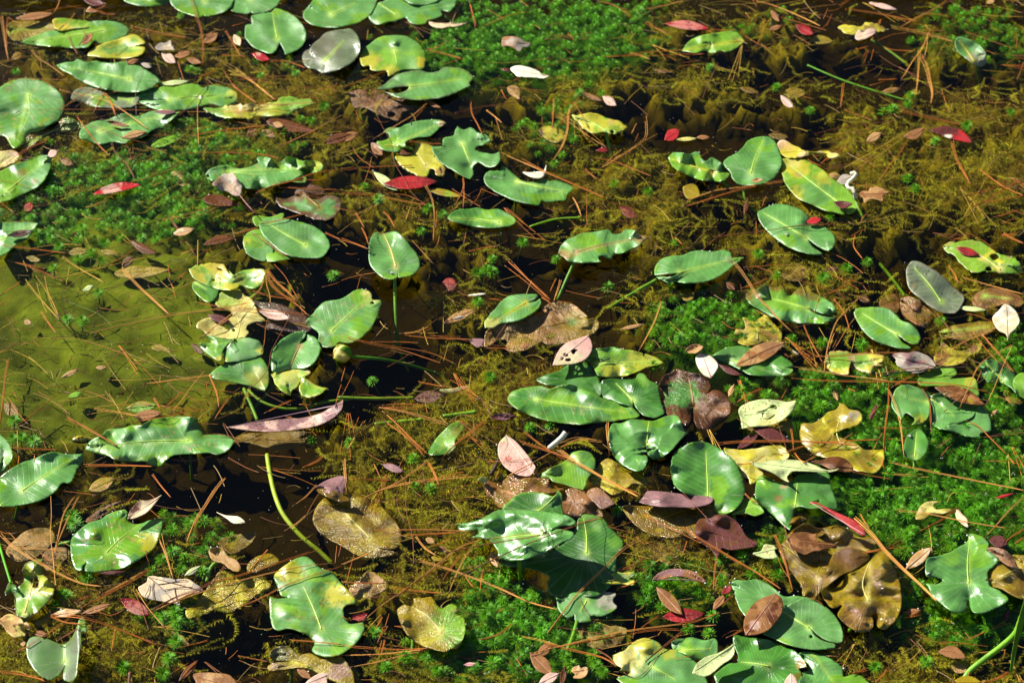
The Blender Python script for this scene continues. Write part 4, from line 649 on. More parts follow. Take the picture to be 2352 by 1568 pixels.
P('rolled wet brown fold in the middle of the heap', '22', '960 890 990 800 1030 690 1100 640 1180 640 1260 660 1290 700 1240 750 1180 790 1100 820 1020 880 970 920', None, 'o', z=.014, ruf=.006, low=.004, gloss=.10, patches=[('r', 1150, 700, 120, .5)], bumps=[(1010, 780, 60, .012)], **GL)
P('glistening folded brown pad at the right of the heap', '22', '1240 700 1290 710 1340 670 1380 640 1430 670 1440 740 1480 820 1500 900 1505 1050 1450 1150 1390 1200 1340 1170 1310 1100 1312 1180 1240 1222 1150 1180 1070 1100 1100 1030 1040 1050 980 1000 960 930 1000 880 1100 830 1200 790 1240 760',
  '1280 1000 1240 880 1290 720', 'o', z=.016, ruf=.010, lam=30, low=.010, gloss=.09, ribcol='Y', mixk=('O', .4), patches=[('t', 1200, 1120, 130, .6)], bumps=[(1370, 820, 90, .016), (1350, 720, 50, .012), (1180, 860, 70, .008), (1230, 960, 40, -.010)], stem='1150 1200 1220 1330 1300 1420', stemz=(-.03, -.12), **GL)
P('curled brown lip under the square-ended pad', '22', '730 490 750 440 790 390 840 400 860 440 820 470 850 490 930 500 980 530 940 555 860 530 770 525', None, 'o', z=.006, ruf=.006, gloss=.12, bumps=[(780, 450, 35, .012)], **GL)
P('wet brown-olive folded leaf at the right edge', '22', '2090 850 2110 760 2170 730 2230 735 2290 770 2352 780 2420 800 2420 960 2352 990 2280 965 2200 920 2120 900', '2300 780 2180 840', 'o', z=.018, ruf=.008, low=.008, gloss=.12, mixk=('O', .4), bumps=[(2220, 830, 60, .012)], ribcol='Y', **GL)
P('thin brown rolled leaf touching the heart-shaped pad', '22', '2095 635 2150 630 2220 650 2270 690 2300 740 2310 780 2250 760 2170 710 2120 670', None, 't', z=.026, low=.002, gloss=.3, cat='decayed leaf', **GL)
P('olive leaf edge entering at the right', '22', '2270 690 2330 685 2400 700 2400 800 2352 800 2310 770', None, 'O', z=.014, low=.003, gloss=.2, cat='decayed leaf', **GL)
# olive ones left of the heap
P('sunken olive leaf under the mauve curled leaf', '12', '1940 350 2050 345 2200 350 2352 345 2400 340 2470 290 2550 300 2590 380 2560 470 2520 560 2440 570 2352 565 2240 565 2120 540 2030 480 1970 420', '2350 380 2200 430 2050 420', 'O', z=.002, ruf=.005, low=.005, gloss=.16, mixk=('o', .5), ribcol='O', bumps=[(2540, 330, 50, .010), (2200, 400, 60, .005)], **GL)
P('mauve curled dead leaf lying across an olive leaf', '12', '2050 320c 2090 270 2110 245 2200 245 2352 265 2450 275 2560 290 2540 330 2440 355 2352 355 2200 352 2100 335', None, 'v', place='the mauve curled leaf', z=.012, low=.003, wet=0, mat=M_DRY, gloss=.25, cat='leaf', jag=.3, bumps=[(2200, 300, 60, .008)])
P('wet olive leaf with a shiny fold left of centre', '12', '985 190 1000 165 1080 185 1180 135 1260 135 1340 150 1420 160 1440 200 1550 225 1430 260 1300 255 1200 290 1120 360 1060 340 1040 300 1000 270', '1240 285 1150 250 1080 230', 'o', z=.008, ruf=.006, low=.006, gloss=.13, mixk=('t', .4), ribcol='T', bumps=[(1290, 190, 60, .010), (1100, 240, 60, -.006)], **GL)
P('little yellow torn scrap at the wet olive leaf', '12', '945 165 965 150 1000 150 1010 175 990 190 955 180', None, 'c', z=.012, wet=0, cat='decayed leaf')
P('brown-olive leaf behind the raised glossy pad', '12', '1530 270 1560 230 1630 222 1690 260 1740 310 1790 380 1800 420 1700 405 1640 430 1530 400 1500 330', None, 'o', z=.007, ruf=.004, low=.005, gloss=.17, mixk=('t', .45), dots=('m', .1), bumps=[(1700, 310, 60, .008)], **GL)
P('pinkish brown dead scrap at the olive leaf', '12', '1690 262 1740 220 1800 235 1870 310 1880 330 1800 370 1760 340', None, 't', z=.010, low=.003, gloss=.22, patches=[('v', 1800, 320, 80, .5)], cat='decayed leaf', **GL)
P('sunken mustard leaf behind crossing needles', '12', '1700 160 1760 80 1830 20 1920 60 1980 100 2060 120 2120 180 2080 200 2010 190 1950 240 1870 270 1820 240 1750 200', None, 'O', z=-.003, jag=.5, mixk=('y', .35), gloss=.3, **GL)
P('sunken mustard pad with a notch, edge rolled', '12', '-192 400 -170 350 -110 285 -60 262 0 265 80 270 180 290 265 300 270 340 330 400 380 460 415 540 410 600 370 640 290 642 215 610c 290 650 345 655 372 675 300 695 200 705 100 680 0 620 -80 580 -150 530 -195 460',
  '195 565 90 460 0 370', 'O', place='the mustard-coloured pad', z=.001, ruf=.005, low=.005, gloss=.2, mixk=('o', .35), ribcol='Y', bumps=[(180, 400, 60, -.006), (60, 440, 40, .005), (260, 320, 70, -.008)], stem='270 690 340 770 410 850', stemz=(-.02, -.06), **GL)
P('mauve rolled leaf above the mustard pad', '02', '2180 220 2230 180 2300 150 2352 140 2400 150 2380 230 2352 300 2290 270 2220 250', None, 'v', z=.010, low=.003, gloss=.2, wet=0, mat=M_DRY, cat='leaf', bumps=[(2270, 240, 40, .006)])
P('mauve-edged brown lip joining the mustard pad', '02', '2180 240 2240 225 2320 250 2400 290 2420 310 2352 320 2270 290', None, 'o', z=.012, low=.003, gloss=.1, bumps=[(2300, 265, 40, .006)], **GL)
# --- bottom centre
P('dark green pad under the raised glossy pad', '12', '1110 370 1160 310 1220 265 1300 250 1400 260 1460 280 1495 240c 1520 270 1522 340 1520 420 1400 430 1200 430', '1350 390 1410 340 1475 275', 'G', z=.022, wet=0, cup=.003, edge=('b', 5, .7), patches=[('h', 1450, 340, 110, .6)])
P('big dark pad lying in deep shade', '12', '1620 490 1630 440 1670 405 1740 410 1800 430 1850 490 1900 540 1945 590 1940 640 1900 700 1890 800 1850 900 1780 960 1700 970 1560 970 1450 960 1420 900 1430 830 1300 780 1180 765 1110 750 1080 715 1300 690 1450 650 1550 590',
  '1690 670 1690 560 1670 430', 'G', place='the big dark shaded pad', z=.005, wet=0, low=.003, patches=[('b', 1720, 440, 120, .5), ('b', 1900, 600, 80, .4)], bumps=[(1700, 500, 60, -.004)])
P('pale torn pad at the lower tip of the shaded one', '12', '1485 1000 1480 930 1600 900 1720 900 1800 930 1890 950 1870 1000 1900 1045 1840 1090 1780 1110 1720 1105 1725 1140 1660 1148 1612 1140 1606 1090c 1600 1105 1560 1115 1510 1080 1490 1040', '1690 1000 1640 1080', 'g', z=.003, wet=.3, jag=.4, patches=[('e', 1850, 990, 110, .8), ('d', 1850, 985, 30, .6)], stem='1625 1140 1590 1260 1555 1340', stemz=(-.002, .001))
P('raised glossy pad torn at its left tip', '12', '795 470c 870 460 950 440 1010 410 1080 375 1200 370 1350 380 1480 395 1560 415 1615 455 1590 480 1500 490 1380 540c 1470 505 1550 515 1600 530 1590 570 1520 600 1450 640 1350 690 1250 715 1150 722 1085 700 1075 650 1040 600 1020 580 980 570 900 560 905 545 940 535 940 515 880 515 820 515',
  '1370 545 1200 555 1000 575', 'g', place='the raised glossy pad', z=.050, ruf=.003, wet=0, gloss=.26, tilt=(.014, -.010), low=.006, stem='1225 720 1232 850 1240 1060', stemz=(.03, -.08), cup=-.002, bumps=[(1040, 440, 60, .006), (1500, 550, 60, .006)], thick=.0008)
P('green torn pad right of the pink spotted leaf', '12', '1350 145 1420 100 1500 60 1560 20 1590 -20 1670 -35 1740 0 1755 50 1740 110 1700 160 1690 200 1670 235c 1600 220 1540 200 1460 180 1430 155', '1620 20 1560 80 1450 140', 'b', z=.010, wet=0, patches=[('g', 1690, 90, 90, .9), ('g', 1680, 0, 60, .7)], jag=.3, norib=True)
P('half brown half green pad with an orange-lime rib', '12', '400 985 440 1010 385 1060 390 1100 420 1180 470 1250 540 1300 640 1335 720 1350 750 1330 800 1330 840 1260 855 1180 840 1110 790 1090 800 1040 750 1020 700 1050 660 1030 640 990 620 972 560 980 500 985 500 1030 450 1030',
  '690 1215 600 1110 490 1040', 'O', place='the half brown half green pad at the bottom', z=.012, ruf=.006, lam=30, wet=0, gloss=.2, mat=M_WET, ribcol='Y', mixk=('o', .2), patches=[('b', 780, 1180, 190, .95), ('b', 720, 1060, 100, .8), ('y', 600, 1230, 120, .5)], dots=('o', .12), stem='495 1260 490 1330 470 1390', stemz=(-.004, -.02), bumps=[(430, 1130, 40, .008)])
P('sunken small olive pad above the moss', '12', '50 900 100 880 180 800 250 820 310 880 300 930 240 960 210 1000 150 990 100 1000', None, 'O', z=.002, jag=.8, ruf=.004, mixk=('T', .5), gloss=.2, **GL)
P('large blotched pad with two bites on its right', '02', '1890 830 1930 780 2000 730 2060 700 2110 695 2150 720 2200 770 2280 800 2352 880 2400 930 2450 990 2450 1020 2390 1030 2365 1060 2380 1120 2410 1158 2500 1148c 2510 1200 2470 1270 2430 1310 2352 1365 2260 1385 2180 1370 2150 1340 2165 1290 2120 1240 2050 1205 1980 1190 1920 1205 1880 1180 1860 1090 1860 975 1900 985 1985 978 1940 965 1910 900',
  '2215 1195 2160 1050 2090 900', 'b', place='the large blotched pad', z=.010, ruf=.004, wet=.1, wetk='h', mixk=('g', .42), patches=[('y', 1990, 790, 120, .85), ('y', 2330, 960, 130, .85), ('g', 2100, 730, 70, .9)], dots=('o', .08))
P('shiny notched pad below a curled tan leaf', '02', '485 620 500 560 560 500 620 460 690 440 750 400 810 380 860 370 880 400 875 435 920 470 980 465 1050 440 1125 435c 1115 500 1090 580 1070 630 1000 690 920 740 850 775 750 795 650 803 590 795 585 770 600 735c 570 760 565 793 520 780 495 720',
  '735 665 830 570 960 475', 'g', place='the shiny notched pad', z=.012, ruf=.005, wet=.25, gloss=.24, patches=[('y', 1040, 600, 110, .8), ('b', 880, 480, 110, .7)], dots=('T', .07), bumps=[(650, 540, 40, .005), (900, 690, 80, .006)], stem='490 595 420 610 350 650 290 710', stemz=(-.01, -.03))
def fold_z(Q):
    x = (Q[:, 0]-150.0)/12.0
    return .034*sm(-.2, 2.6, x)+.006*sm(-.5, -6, x)
P('upright folded pad standing at lower left', '02', '180 1330 195 1270 240 1245 330 1265 430 1300 480 1270 520 1200 550 1120 580 1115 600 1210 565 1215 560 1300 540 1400 520 1530 480 1560 435 1530 448 1440c 420 1500 380 1530 340 1545 260 1500 200 1420', '445 1420 438 1350 440 1300', 'k', place='the upright folded pad', z=.010, ruf=.001, low=.001, wet=0, gloss=.3, zfun=fold_z, patches=[('g', 300, 1400, 200, .55), ('b', 580, 1170, 60, .9)], edge=('b', 4, .6), stem='440 1430 500 1520 560 1600', stemz=(-.03, -.12))
P('upright ragged yellow-green leaf in the lower left corner', '02', '45 900 70 870 130 900 165 860 155 790 180 740 250 712 295 720 300 800 330 850 380 900 360 980 280 1060 200 1110 120 1100 100 1000 90 950 40 950', '170 1080 220 900 250 740', 'b', place='the ragged yellow-green corner leaf', z=.016, ruf=.008, lam=22, wet=0, jag=1.0, patches=[('h', 80, 910, 60, .8), ('y', 300, 900, 120, .7), ('y', 220, 800, 60, .6)], holes='215 850 240 840 265 855 258 905 225 900', edge=('r', 5, .7), ribcol='Y')
P('torn cream-yellow rotten scrap under the corner leaf', '02', '0 1130 60 1090 130 1110 200 1160 210 1200 150 1190 180 1240 130 1250 80 1240 30 1190', None, 'Y', z=.004, wet=0, jag=1.6, mixk=('T', .5), cat='decayed leaf', mat=M_DRY)
P('second torn yellow scrap right of the cream one', '02', '220 1140 290 1110 345 1080 355 1110 300 1160 240 1165', None, 'O', z=.002, wet=0, jag=1.4, cat='decayed leaf', mat=M_WET)
P('pinkish olive bilobed pad at the bottom edge', '02', '1860 1380 1870 1340 1930 1310 2000 1320 2060 1370 2140 1360 2220 1400 2290 1395 2352 1380 2400 1440 2440 1520 2430 1640 2330 1568 2240 1530 2150 1480 2050 1460 1960 1475 1860 1480 1845 1450 1900 1425 2010 1420c 1920 1412 1880 1405', '2010 1420 2130 1450 2230 1500', 'O', place='the pinkish olive bilobed pad', z=.008, ruf=.004, gloss=.25, patches=[('k', 1930, 1370, 90, .6), ('v', 2340, 1480, 90, .7), ('v', 1900, 1450, 50, .5)], ribcol='y', **GL)
P('ragged olive rotting pad under the grey veined leaf', '02', '1280 1080 1330 1020 1400 950 1480 840 1510 800 1580 800 1620 850 1700 850 1800 840 1865 880 1850 930 1780 950 1720 1000 1640 1060 1560 1080 1500 1060 1440 1080 1380 1100 1300 1120', '1400 990 1540 920 1700 900', 'O', z=-.001, ruf=.006, low=.007, jag=1.2, mixk=('y', .3), gloss=.2, ribcol='Y', **GL)
P('crumpled tan decayed leaf tip on a curved stalk', '02', '1440 650 1490 630 1530 635 1570 690 1630 720 1660 770 1640 800 1590 780 1530 740 1480 730 1450 700', None, 'O', z=.006, ruf=.006, jag=1.6, mixk=('T', .4), gloss=.4, mat=M_DRY, wet=0, stem='1520 725 1470 750 1440 800 1425 870', stemz=(.003, -.006), cat='decayed leaf')
P('sunken olive leaf right of the crumpled tan one', '02', '1700 780 1730 720 1800 685 1870 675 1925 720 1900 760 1820 780 1750 805', None, 'O', z=-.002, mixk=('o', .5), gloss=.2, ruf=.005, **GL)
P('sunken yellow-olive leaf in the dark lower left water', '02', '1500 600 1560 560 1660 540 1760 530 1740 590 1680 640 1600 680 1540 640', None, 'O', z=-.012, mixk=('o', .4), **GL)
P('sunken tan leaf with a dark fold at lower left', '02', '40 650 100 580 200 510 330 500 380 560 330 640 250 700 140 730 70 700', None, 'o', z=-.010, mixk=('T', .4), **GL)
P('sunken reddish leaf beside the corner leaf', '02', '290 700 340 640 430 630 480 650 470 700 400 760 320 790', None, 't', z=-.006, mixk=('o', .4), cat='decayed leaf', **GL)
P('sunken brown leaf in front of the dull leaning pad', '21', '1500 500 1560 475 1640 510 1720 580 1735 640 1680 690 1620 670 1560 640 1510 590', None, 'o', z=-.003, ruf=.006, mixk=('t', .5), gloss=.2, bumps=[(1600, 560, 50, .005)], **GL)
P('sunken dark brown leaf left of the dull leaning pad', '21', '1350 520 1400 470 1480 460 1500 540 1470 590 1400 570', None, 't', z=-.010, mixk=('o', .4), **GL)
P('sunken brown leaf below the hole-riddled pad', '21', '1990 500 2040 440 2120 415 2230 430 2310 460 2352 500 2320 545 2220 530 2130 555 2040 560', '2080 470 2270 490', 'o', z=-.001, ruf=.005, mixk=('t', .5), gloss=.15, bumps=[(2250, 490, 50, .005)], **GL)
P('sunken mustard leaf above the curled grey leaf', '21', '1770 720 1840 680 1950 660 2070 640 2150 650 2160 700 2100 740 1990 775 1890 770 1800 750', '1800 720 2120 680', 'O', z=-.004, mixk=('o', .4), **GL)
P('brown and yellow sunken leaf right of the grey leaf', '21', '1730 900 1760 850 1790 790 1850 830 1930 850 2000 810 2060 780 2050 850 1980 880 1930 930 1850 950 1760 945', None, 't', z=-.003, jag=.8, mixk=('y', .35), **GL)
P('yellow lobed sunken leaf in the moss with star tips', '21', '415 620 460 635 500 640 560 600 575 560 590 620 640 670 680 720 685 780 640 800 560 790 500 810 430 810 380 790 420 740 360 740 370 700 430 700', '515 770 515 650', 'O', place='the yellow star-tipped sunken leaf', z=-.001, jag=.6, mixk=('y', .45), ribcol='Y', patches=[('T', 420, 680, 60, .6)], cat='decayed leaf', **GL)
P('ragged yellow curl in the moss near the orange leaf', '22', '1600 430 1630 360 1680 320 1780 312 1730 340 1750 370 1820 365 1860 375 1800 400 1720 400 1680 430 1640 440', None, 'Y', z=.004, ruf=.006, wet=0, jag=.5, mixk=('O', .4), cat='decayed leaf')
P('small ragged yellow-green leaf right of the shaded pad', '12', '1795 870 1840 840 1880 805 1950 810 2015 800 2020 830 1980 850 2020 860 2010 890 1930 885 1850 885', None, 'b', z=.004, wet=0, jag=.6, mixk=('y', .5), cat='decayed leaf')
P('dark sunken maple-like lobe beside the ragged yellow leaf', '12', '1800 700 1900 690 1970 690 1965 730 1920 780 1830 800 1790 780', None, 'G', z=-.006, wet=0, patches=[('y', 1950, 700, 60, .7)], cat='decayed leaf')
P('brown sunken leaf at the lower left under the notched pad', '02', '590 450 640 400 740 340 860 310 800 370 700 420 640 470', None, 't', z=-.004, mixk=('r', .4), cat='decayed leaf', **GL)
P('sunken tan leaf under the top of the pad with a lip', '21', '640 290 700 260 800 250 880 300 860 350 780 370 700 350', None, 'o', z=-.008, mixk=('T', .4), cat='decayed leaf', **GL)
P('olive sunken patch leaf left of the brown dipped pad', '21', '0 430 40 420 80 450 70 490 30 505 0 490', None, 'O', z=-.006, cat='decayed leaf', **GL)
P('sunken olive pad under the pale torn pad', '12', '1640 1180 1720 1120 1820 1130 1900 1170 1970 1200 1930 1290 1830 1330 1720 1320 1650 1260', None, 'o', z=-.008, mixk=('O', .4), **GL)
P('large sunken olive pad behind the pine needles at lower right', '12', '2040 640 2130 590 2240 580 2352 600 2352 700 2280 760 2180 720 2080 700', None, 'o', z=-.006, mixk=('O', .5), **GL)
# ================================================================ stalks seen on their own
def STEM(desc, tile, s, z0, z1, r=.0023, col='b', place=None, cat='stalk', taper=1.0, mul=(.85, .9, .9)):
    sp, _ = PT(tile, s); sp = spline(sp, [False]*len(sp), False, 7.0); q = np.linspace(0, 1, len(sp)); zz = np.interp(q, np.linspace(0, 1, len(z0)), z0) if isinstance(z0, (list, tuple)) else z0+(z1-z0)*q
    V, Fc = tube(at(sp[:, 0], sp[:, 1], zz), r*(1+(taper-1)*q), 8); c = (sp.min(0)+sp.max(0))/2
    o = obj('water_lily_stalk', mesh('water_lily_stalk', V, Fc, M_STEM, np.tile(np.array(PAL[col])*mul, (len(V), 1)))); 
    if place: PLACES.append((place, float(c[0]), float(c[1])))
    reg(o, desc, c, place, cat, 'water lily stalks'); return o
STEM('long curving yellow-green stalk running down into dark water', '02', '1840 -5 1860 130 1900 290 1960 420 2080 560 2200 660 2290 745', [-.004, -.002, -.003, -.010, -.020, -.032], 0, r=.0031, mul=(2.3, 1.35, 1.6), place='the long curving stalk')
STEM('pale submerged stalk arching under the torn pads', '01', '1710 1120 1790 1190 1880 1230 1990 1250 2110 1240 2230 1205 2420 1180', -.012, -.02, r=.0022, mul=(1.1, .9, .6))
STEM('thin dark green stalk crossing the arched one', '01', '1890 1080 1800 1190 1700 1300', -.02, -.05, r=.0026)
STEM('dim green stalk left of the tall stalk', '11', '250 620 310 690 380 760', -.06, -.10, r=.003)
STEM('second dim green stalk left of the tall stalk', '11', '200 700 290 800 380 885', -.06, -.10, r=.003)
STEM('dim stalk below the folded pad', '01', '2205 880 2280 970 2400 1060', -.05, -.09, r=.003)
STEM('level yellow-green stalk left of the brown leaf shadow', '11', '-20 1170 240 1178 500 1172', -.010, -.012, r=.0024, mul=(1.1, .85, .7))
STEM('short bright stalk under the red needle fan', '11', '230 1355 380 1340 560 1322', -.010, -.006, r=.003, mul=(1.3, 1.2, 1))
STEM('half buried yellow stalk in the algae', '11', '700 1300 820 1285 930 1270', -.006, -.004, r=.003, mul=(1.2, 1.1, 1))
STEM('thin arched pale stalk above the pad with an orange midrib', '10', '1300 1562 1400 1530 1500 1508 1655 1500', .002, .004, r=.0017, mul=(1.3, 1.2, 1))
STEM('thin straight green stalk crossing dark water at upper right', '20', '860 450 1080 545 1300 620 1530 690', -.004, -.006, r=.0016, mul=(.8, 1, 1))
STEM('dim stalk by the round-lobed pad', '21', '930 195 960 240 990 285', -.04, -.07, r=.003)
STEM('dim stalk under the pad with a brown dipped edge', '21', '950 660 980 700 1010 720', -.04, -.07, r=.0026)
STEM('bright thin submerged stalk among needles upper right', '20', '1300 275 1420 350 1540 440', -.012, -.02, r=.0022, mul=(.9, .9, 1))
STEM('dim stalk behind the heap of wet brown pads', '22', '1500 985 1560 1020 1640 1060', -.02, -.03, r=.0024)
STEM('dim stalk beside the heap at the bottom', '22', '1180 1250 1260 1350 1300 1420', -.05, -.10, r=.003)
STEM('thin green stem at the left edge', '02', '-10 590 20 700 50 800 75 880', [.002, .01, .016, .02], 0, r=.0016, mul=(.7, 1.1, .9))
# bent white stalk
STEM('bent chalk-white stalk tip rising beside the blotched oval pad', '20', '1158 1200 1182 1190 1195 1200 1180 1225 1150 1250 1132 1275 1140 1298 1168 1300 1182 1320 1188 1370', [.050, .052, .050, .044, .036, .030, .027, .028, .024, .012], 0, r=.0034, col='W', place='the bent white stalk', mul=(1, 1, .95))
STEM('olive lower part of the bent white stalk', '20', '1188 1370 1215 1450 1240 1500 1262 1560 1290 1640', [.012, .004, -.004, -.02, -.05], 0, r=.0034, col='b', mul=(1.1, .9, .8))
STEM('cream cut stalk end poking up among needles', '11', '1545 1412 1520 1445 1480 1480 1430 1520', [.018, .014, .010, .004], 0, r=.0042, col='W', place='the cream cut stalk end', taper=.8)
# reeds at lower right
STEM('pale green reed stem arching in at the lower right', '22', '1935 1545 1980 1480 2080 1400 2200 1310 2290 1225 2330 1130 2400 960', [-.01, 0, .01, .03, .05, .08, .13], 0, r=.0036, mul=(1.25, 1.25, 1.6), place='the pale green reed stem')
def reed_blade():
    p, _ = PT('22', '2400 930 2350 1080 2310 1230 2285 1350 2262 1495'); p = spline(p, [0]*5, False, 6.0); q = np.linspace(0, 1, len(p)); wd = (1-q)**.5*7+1
    z = .14*(1-q)+.004; Lp = at(p[:, 0]-wd, p[:, 1], z); Rp = at(p[:, 0]+wd, p[:, 1], z+.002); Mp = at(p[:, 0], p[:, 1], z-.0012)
    V = np.concatenate([Lp, Mp, Rp]); n = len(p); i = np.arange(n-1); F_ = np.concatenate([np.stack([i, i+1, i+1+n, i+n], -1), np.stack([i+n, i+1+n, i+1+2*n, i+2*n], -1)])
    o = obj('reed_leaf', mesh('reed_leaf', V, F_, M_STEM, np.tile(np.array(PAL['b'])*[1.1, 1.15, 1.5], (len(V), 1)))); md = o.modifiers.new('thickness', 'SOLIDIFY'); md.thickness = .0006
    reg(o, 'narrow light green reed leaf hanging to the water', p.mean(0), None, 'reed')
reed_blade()
# ================================================================ fallen leaves
SL('thin red leaf with curled pale edges', '00', (640, 1340), (970, 1275), 62, 'R', bend=-.25, place='the pink-red curled leaf', gloss=.25, patches=[('P', 760, 1300, 90, .8), ('R', 670, 1335, 50, .9)], curl=.004)
SL('narrow tan leaf', '00', (840, 955), (1015, 910), 50, 'T', bend=-.15, place='the tan lens-shaped leaf', edge=('r', 2, .5))
SL('small mauve leaf', '00', (1065, 772), (1220, 772), 34, 'v')
SL('rolled dark brown leaf', '00', (730, 835), (890, 870), 30, 't', curl=.004)
SL('curled dried maple-like leaf with a red stalk', '00', (1500, 1210), (1655, 1348), 150, 'P', place='the dried leaf with a red stalk', out='1462 1265 1500 1230 1545 1195 1575 1200 1600 1187 1622 1210 1640 1235 1668 1270 1665 1310 1650 1350 1610 1345 1570 1320 1520 1310 1480 1285', mixk=('e', .35), patches=[('r', 1490, 1250, 50, .7), ('w', 1590, 1290, 60, .5)], ribc=(.3, .08, .06), stk='1690 1395 1730 1440 1770 1478', bumps=[(1480, 1270, 60, .014), (1640, 1220, 50, .008)], jag=.8, curl=.004)
SL('reddish brown flat leaf', '00', (1400, 1370), (1660, 1415), 78, 'm', bend=-.1, z=.003, mixk=('r', .5), tipw=.35, gloss=.3)
SL('long flat red-brown leaf', '00', (1835, 835), (2190, 910), 74, 'r', tipw=.35, z=.002, ribc=(.3, .12, .08))
SL('red-brown leaf', '00', (2230, 985), (2420, 925), 70, 'r', z=.003)
SL('wet crimson leaf', '00', (1735, 370), (1860, 415), 52, 'R', place='the small wet crimson leaf', z=.006, gloss=.12, cat='leaf', patches=[('P', 1780, 375, 25, .6)])
SL('pale pink oval leaf', '00', (1112, 362), (1210, 435), 62, 'P', place='the pale pink oval leaf', ribc='w', jag=.2)
SL('crumpled grey dead leaf', '00', (1075, 340), (1205, 320), 60, 'e', out='1068 325 1100 300 1140 295 1175 278 1180 310 1210 345 1170 345 1120 348 1085 345', patches=[('w', 1160, 335, 40, .6)], curl=.004, jag=.8)
SL('brown leaf', '00', (1200, 390), (1320, 360), 50, 't'); SL('small brown wet leaf', '00', (1285, 405), (1390, 435), 42, 't')
SL('curled brown leaf', '00', (1405, 295), (1502, 230), 62, 't', curl=.004); SL('curled tan scrap', '00', (1612, 240), (1655, 315), 52, 'w', curl=.005, patches=[('T', 1640, 270, 30, .6)])
SL('tan edged leaf', '00', (590, 80), (735, 25), 60, 't', edge=('w', 3, .6)); SL('long dull brown leaf', '00', (105, 130), (370, 95), 52, 't'); SL('dark brown curled leaf', '00', (570, -10), (720, 30), 60, 'm', curl=.004)
SL('sunken tan leaf', '00', (1185, 1180), (1320, 1285), 90, 'T', sub=True); SL('red sunken leaf', '00', (170, 1460), (225, 1390), 60, 'R', sub=True); SL('tan folded scrap', '00', (330, 1075), (396, 1040), 52, 'P')
SL('sunken reddish leaf', '00', (410, 1090), (505, 1135), 55, 't', sub=True); SL('dark red sunken leaf', '00', (130, 1105), (225, 1085), 36, 'm', sub=True)
SL('thin green sunken leaf', '00', (1040, 1010), (1275, 928), 56, 'b', z=-.002, ribc='b', tipw=.4); SL('pale green strip', '00', (1100, 580), (1302, 560), 34, 'c', z=.004)
SL('olive little leaf', '00', (80, 405), (156, 368), 52, 'o', z=.001); SL('pinkish brown scrap', '00', (872, 440), (955, 412), 36, 't'); SL('grey curled scrap', '00', (972, 438), (1045, 465), 34, 'e')
SL('sunken tan fragment', '00', (1700, 930), (1775, 900), 60, 't', sub=True, jag=1.2); SL('second sunken tan fragment', '00', (1800, 900), (1900, 935), 55, 'T', sub=True, jag=1.2)
SL('brown broken twig on the long pad', '00', (565, 310), (640, 230), 50, 't', curl=.004, z=.012); SL('brown scrap on submerged leaf', '00', (1880, 850), (1955, 870), 40, 'T', z=.005)
SL('cream feathery dried leaf', '10', (605, 160), (865, 165), 46, 'w', out='605 150 660 160 730 165 755 152 760 166 820 168 865 155 800 182 740 186 700 195 650 190 612 172', place='the feathery cream leaf', jag=.5)
SL('crumpled grey-brown leaf', '10', (1105, 280), (1305, 305), 90, 'e', out='1104 290 1112 258 1160 250 1220 258 1262 285 1305 300 1285 325 1250 330 1232 356 1190 335 1150 318 1110 322', mixk=('t', .35), place='the crumpled grey-brown leaf', bumps=[(1200, 280, 60, .008)], jag=.5)
SL('bright white pointed leaf', '10', (1165, 480), (1440, 525), 86, 'W', out='1165 475 1200 455 1250 455 1310 470 1365 495 1395 525 1440 520 1400 540 1330 535 1250 532 1215 528 1190 505', place='the bright white leaf', jag=.2, gloss=.5, ribc='w')
SL('short dark crimson tail of the white leaf', '10', (1098, 475), (1168, 488), 22, 'm', gloss=.2, rib=False)
SL('sunken tan folded leaf', '10', (1150, 605), (1230, 685), 66, 'T', sub=True, out='1145 600 1200 590 1230 620 1230 680 1190 665 1155 640'); SL('pinkish speckled leaf', '10', (1800, 665), (1896, 728), 58, 'P', dots=('t', .2))
SL('small red leaf over dark water', '10', (2330, 895), (2228, 965), 78, 'R', place='the small red leaf over dark water', gloss=.35, dots=('m', .1)); SL('thin crimson leaf', '10', (1755, 1036), (1855, 1030), 30, 'Q')
SL('curled cream leaf with a raised tip', '10', (1250, 1192), (1400, 1200), 40, 'W', out='1250 1185 1300 1188 1350 1183 1395 1175 1412 1135 1410 1175 1395 1215 1360 1230 1320 1225 1280 1208', place='the curled cream leaf', z=.016, jag=.2)
SL('lance-shaped dark red leaf', '10', (288, 1266), (662, 1250), 92, 'Q', place='the dark red lance-shaped leaf', z=.006, gloss=.3, patches=[('R', 460, 1260, 120, .6)], jag=.3, ribc=(.35, .06, .05))
SL('pale green leaf tucked under the dark red one', '10', (222, 1185), (385, 1312), 60, 'c', z=.0035, gloss=.4); SL('pinkish brown curled leaf', '10', (205, 985), (285, 1070), 66, 't', z=.004, curl=.004, patches=[('P', 240, 1000, 40, .5)])
SL('red-brown strip leaf', '10', (370, 1045), (502, 1050), 40, 'r', z=.003); SL('olive-brown strip leaf', '10', (580, 1300), (832, 1355), 46, 'O', z=.001, patches=[('b', 740, 1335, 30, .8)])
SL('sunken dark red leaf', '10', (1920, 1425), (2045, 1500), 74, 'Q', sub=True); SL('thin brown leaf', '10', (572, 685), (686, 745), 34, 't', z=.002); SL('sunken narrow leaf', '10', (1660, 640), (1800, 695), 36, 't', sub=True)
SL('brown leaf tip', '10', (-20, 970), (120, 915), 60, 't', z=.002); SL('thin sunken leaf', '10', (2150, 480), (2290, 500), 26, 't', sub=True)
SL('bright coral-red leaf', '20', (-118, 165), (188, 202), 62, 'R', place='the bright coral-red leaf', bend=-.15, patches=[('P', 30, 190, 130, .4)], gloss=.35, dots=('m', .12), jag=.3)
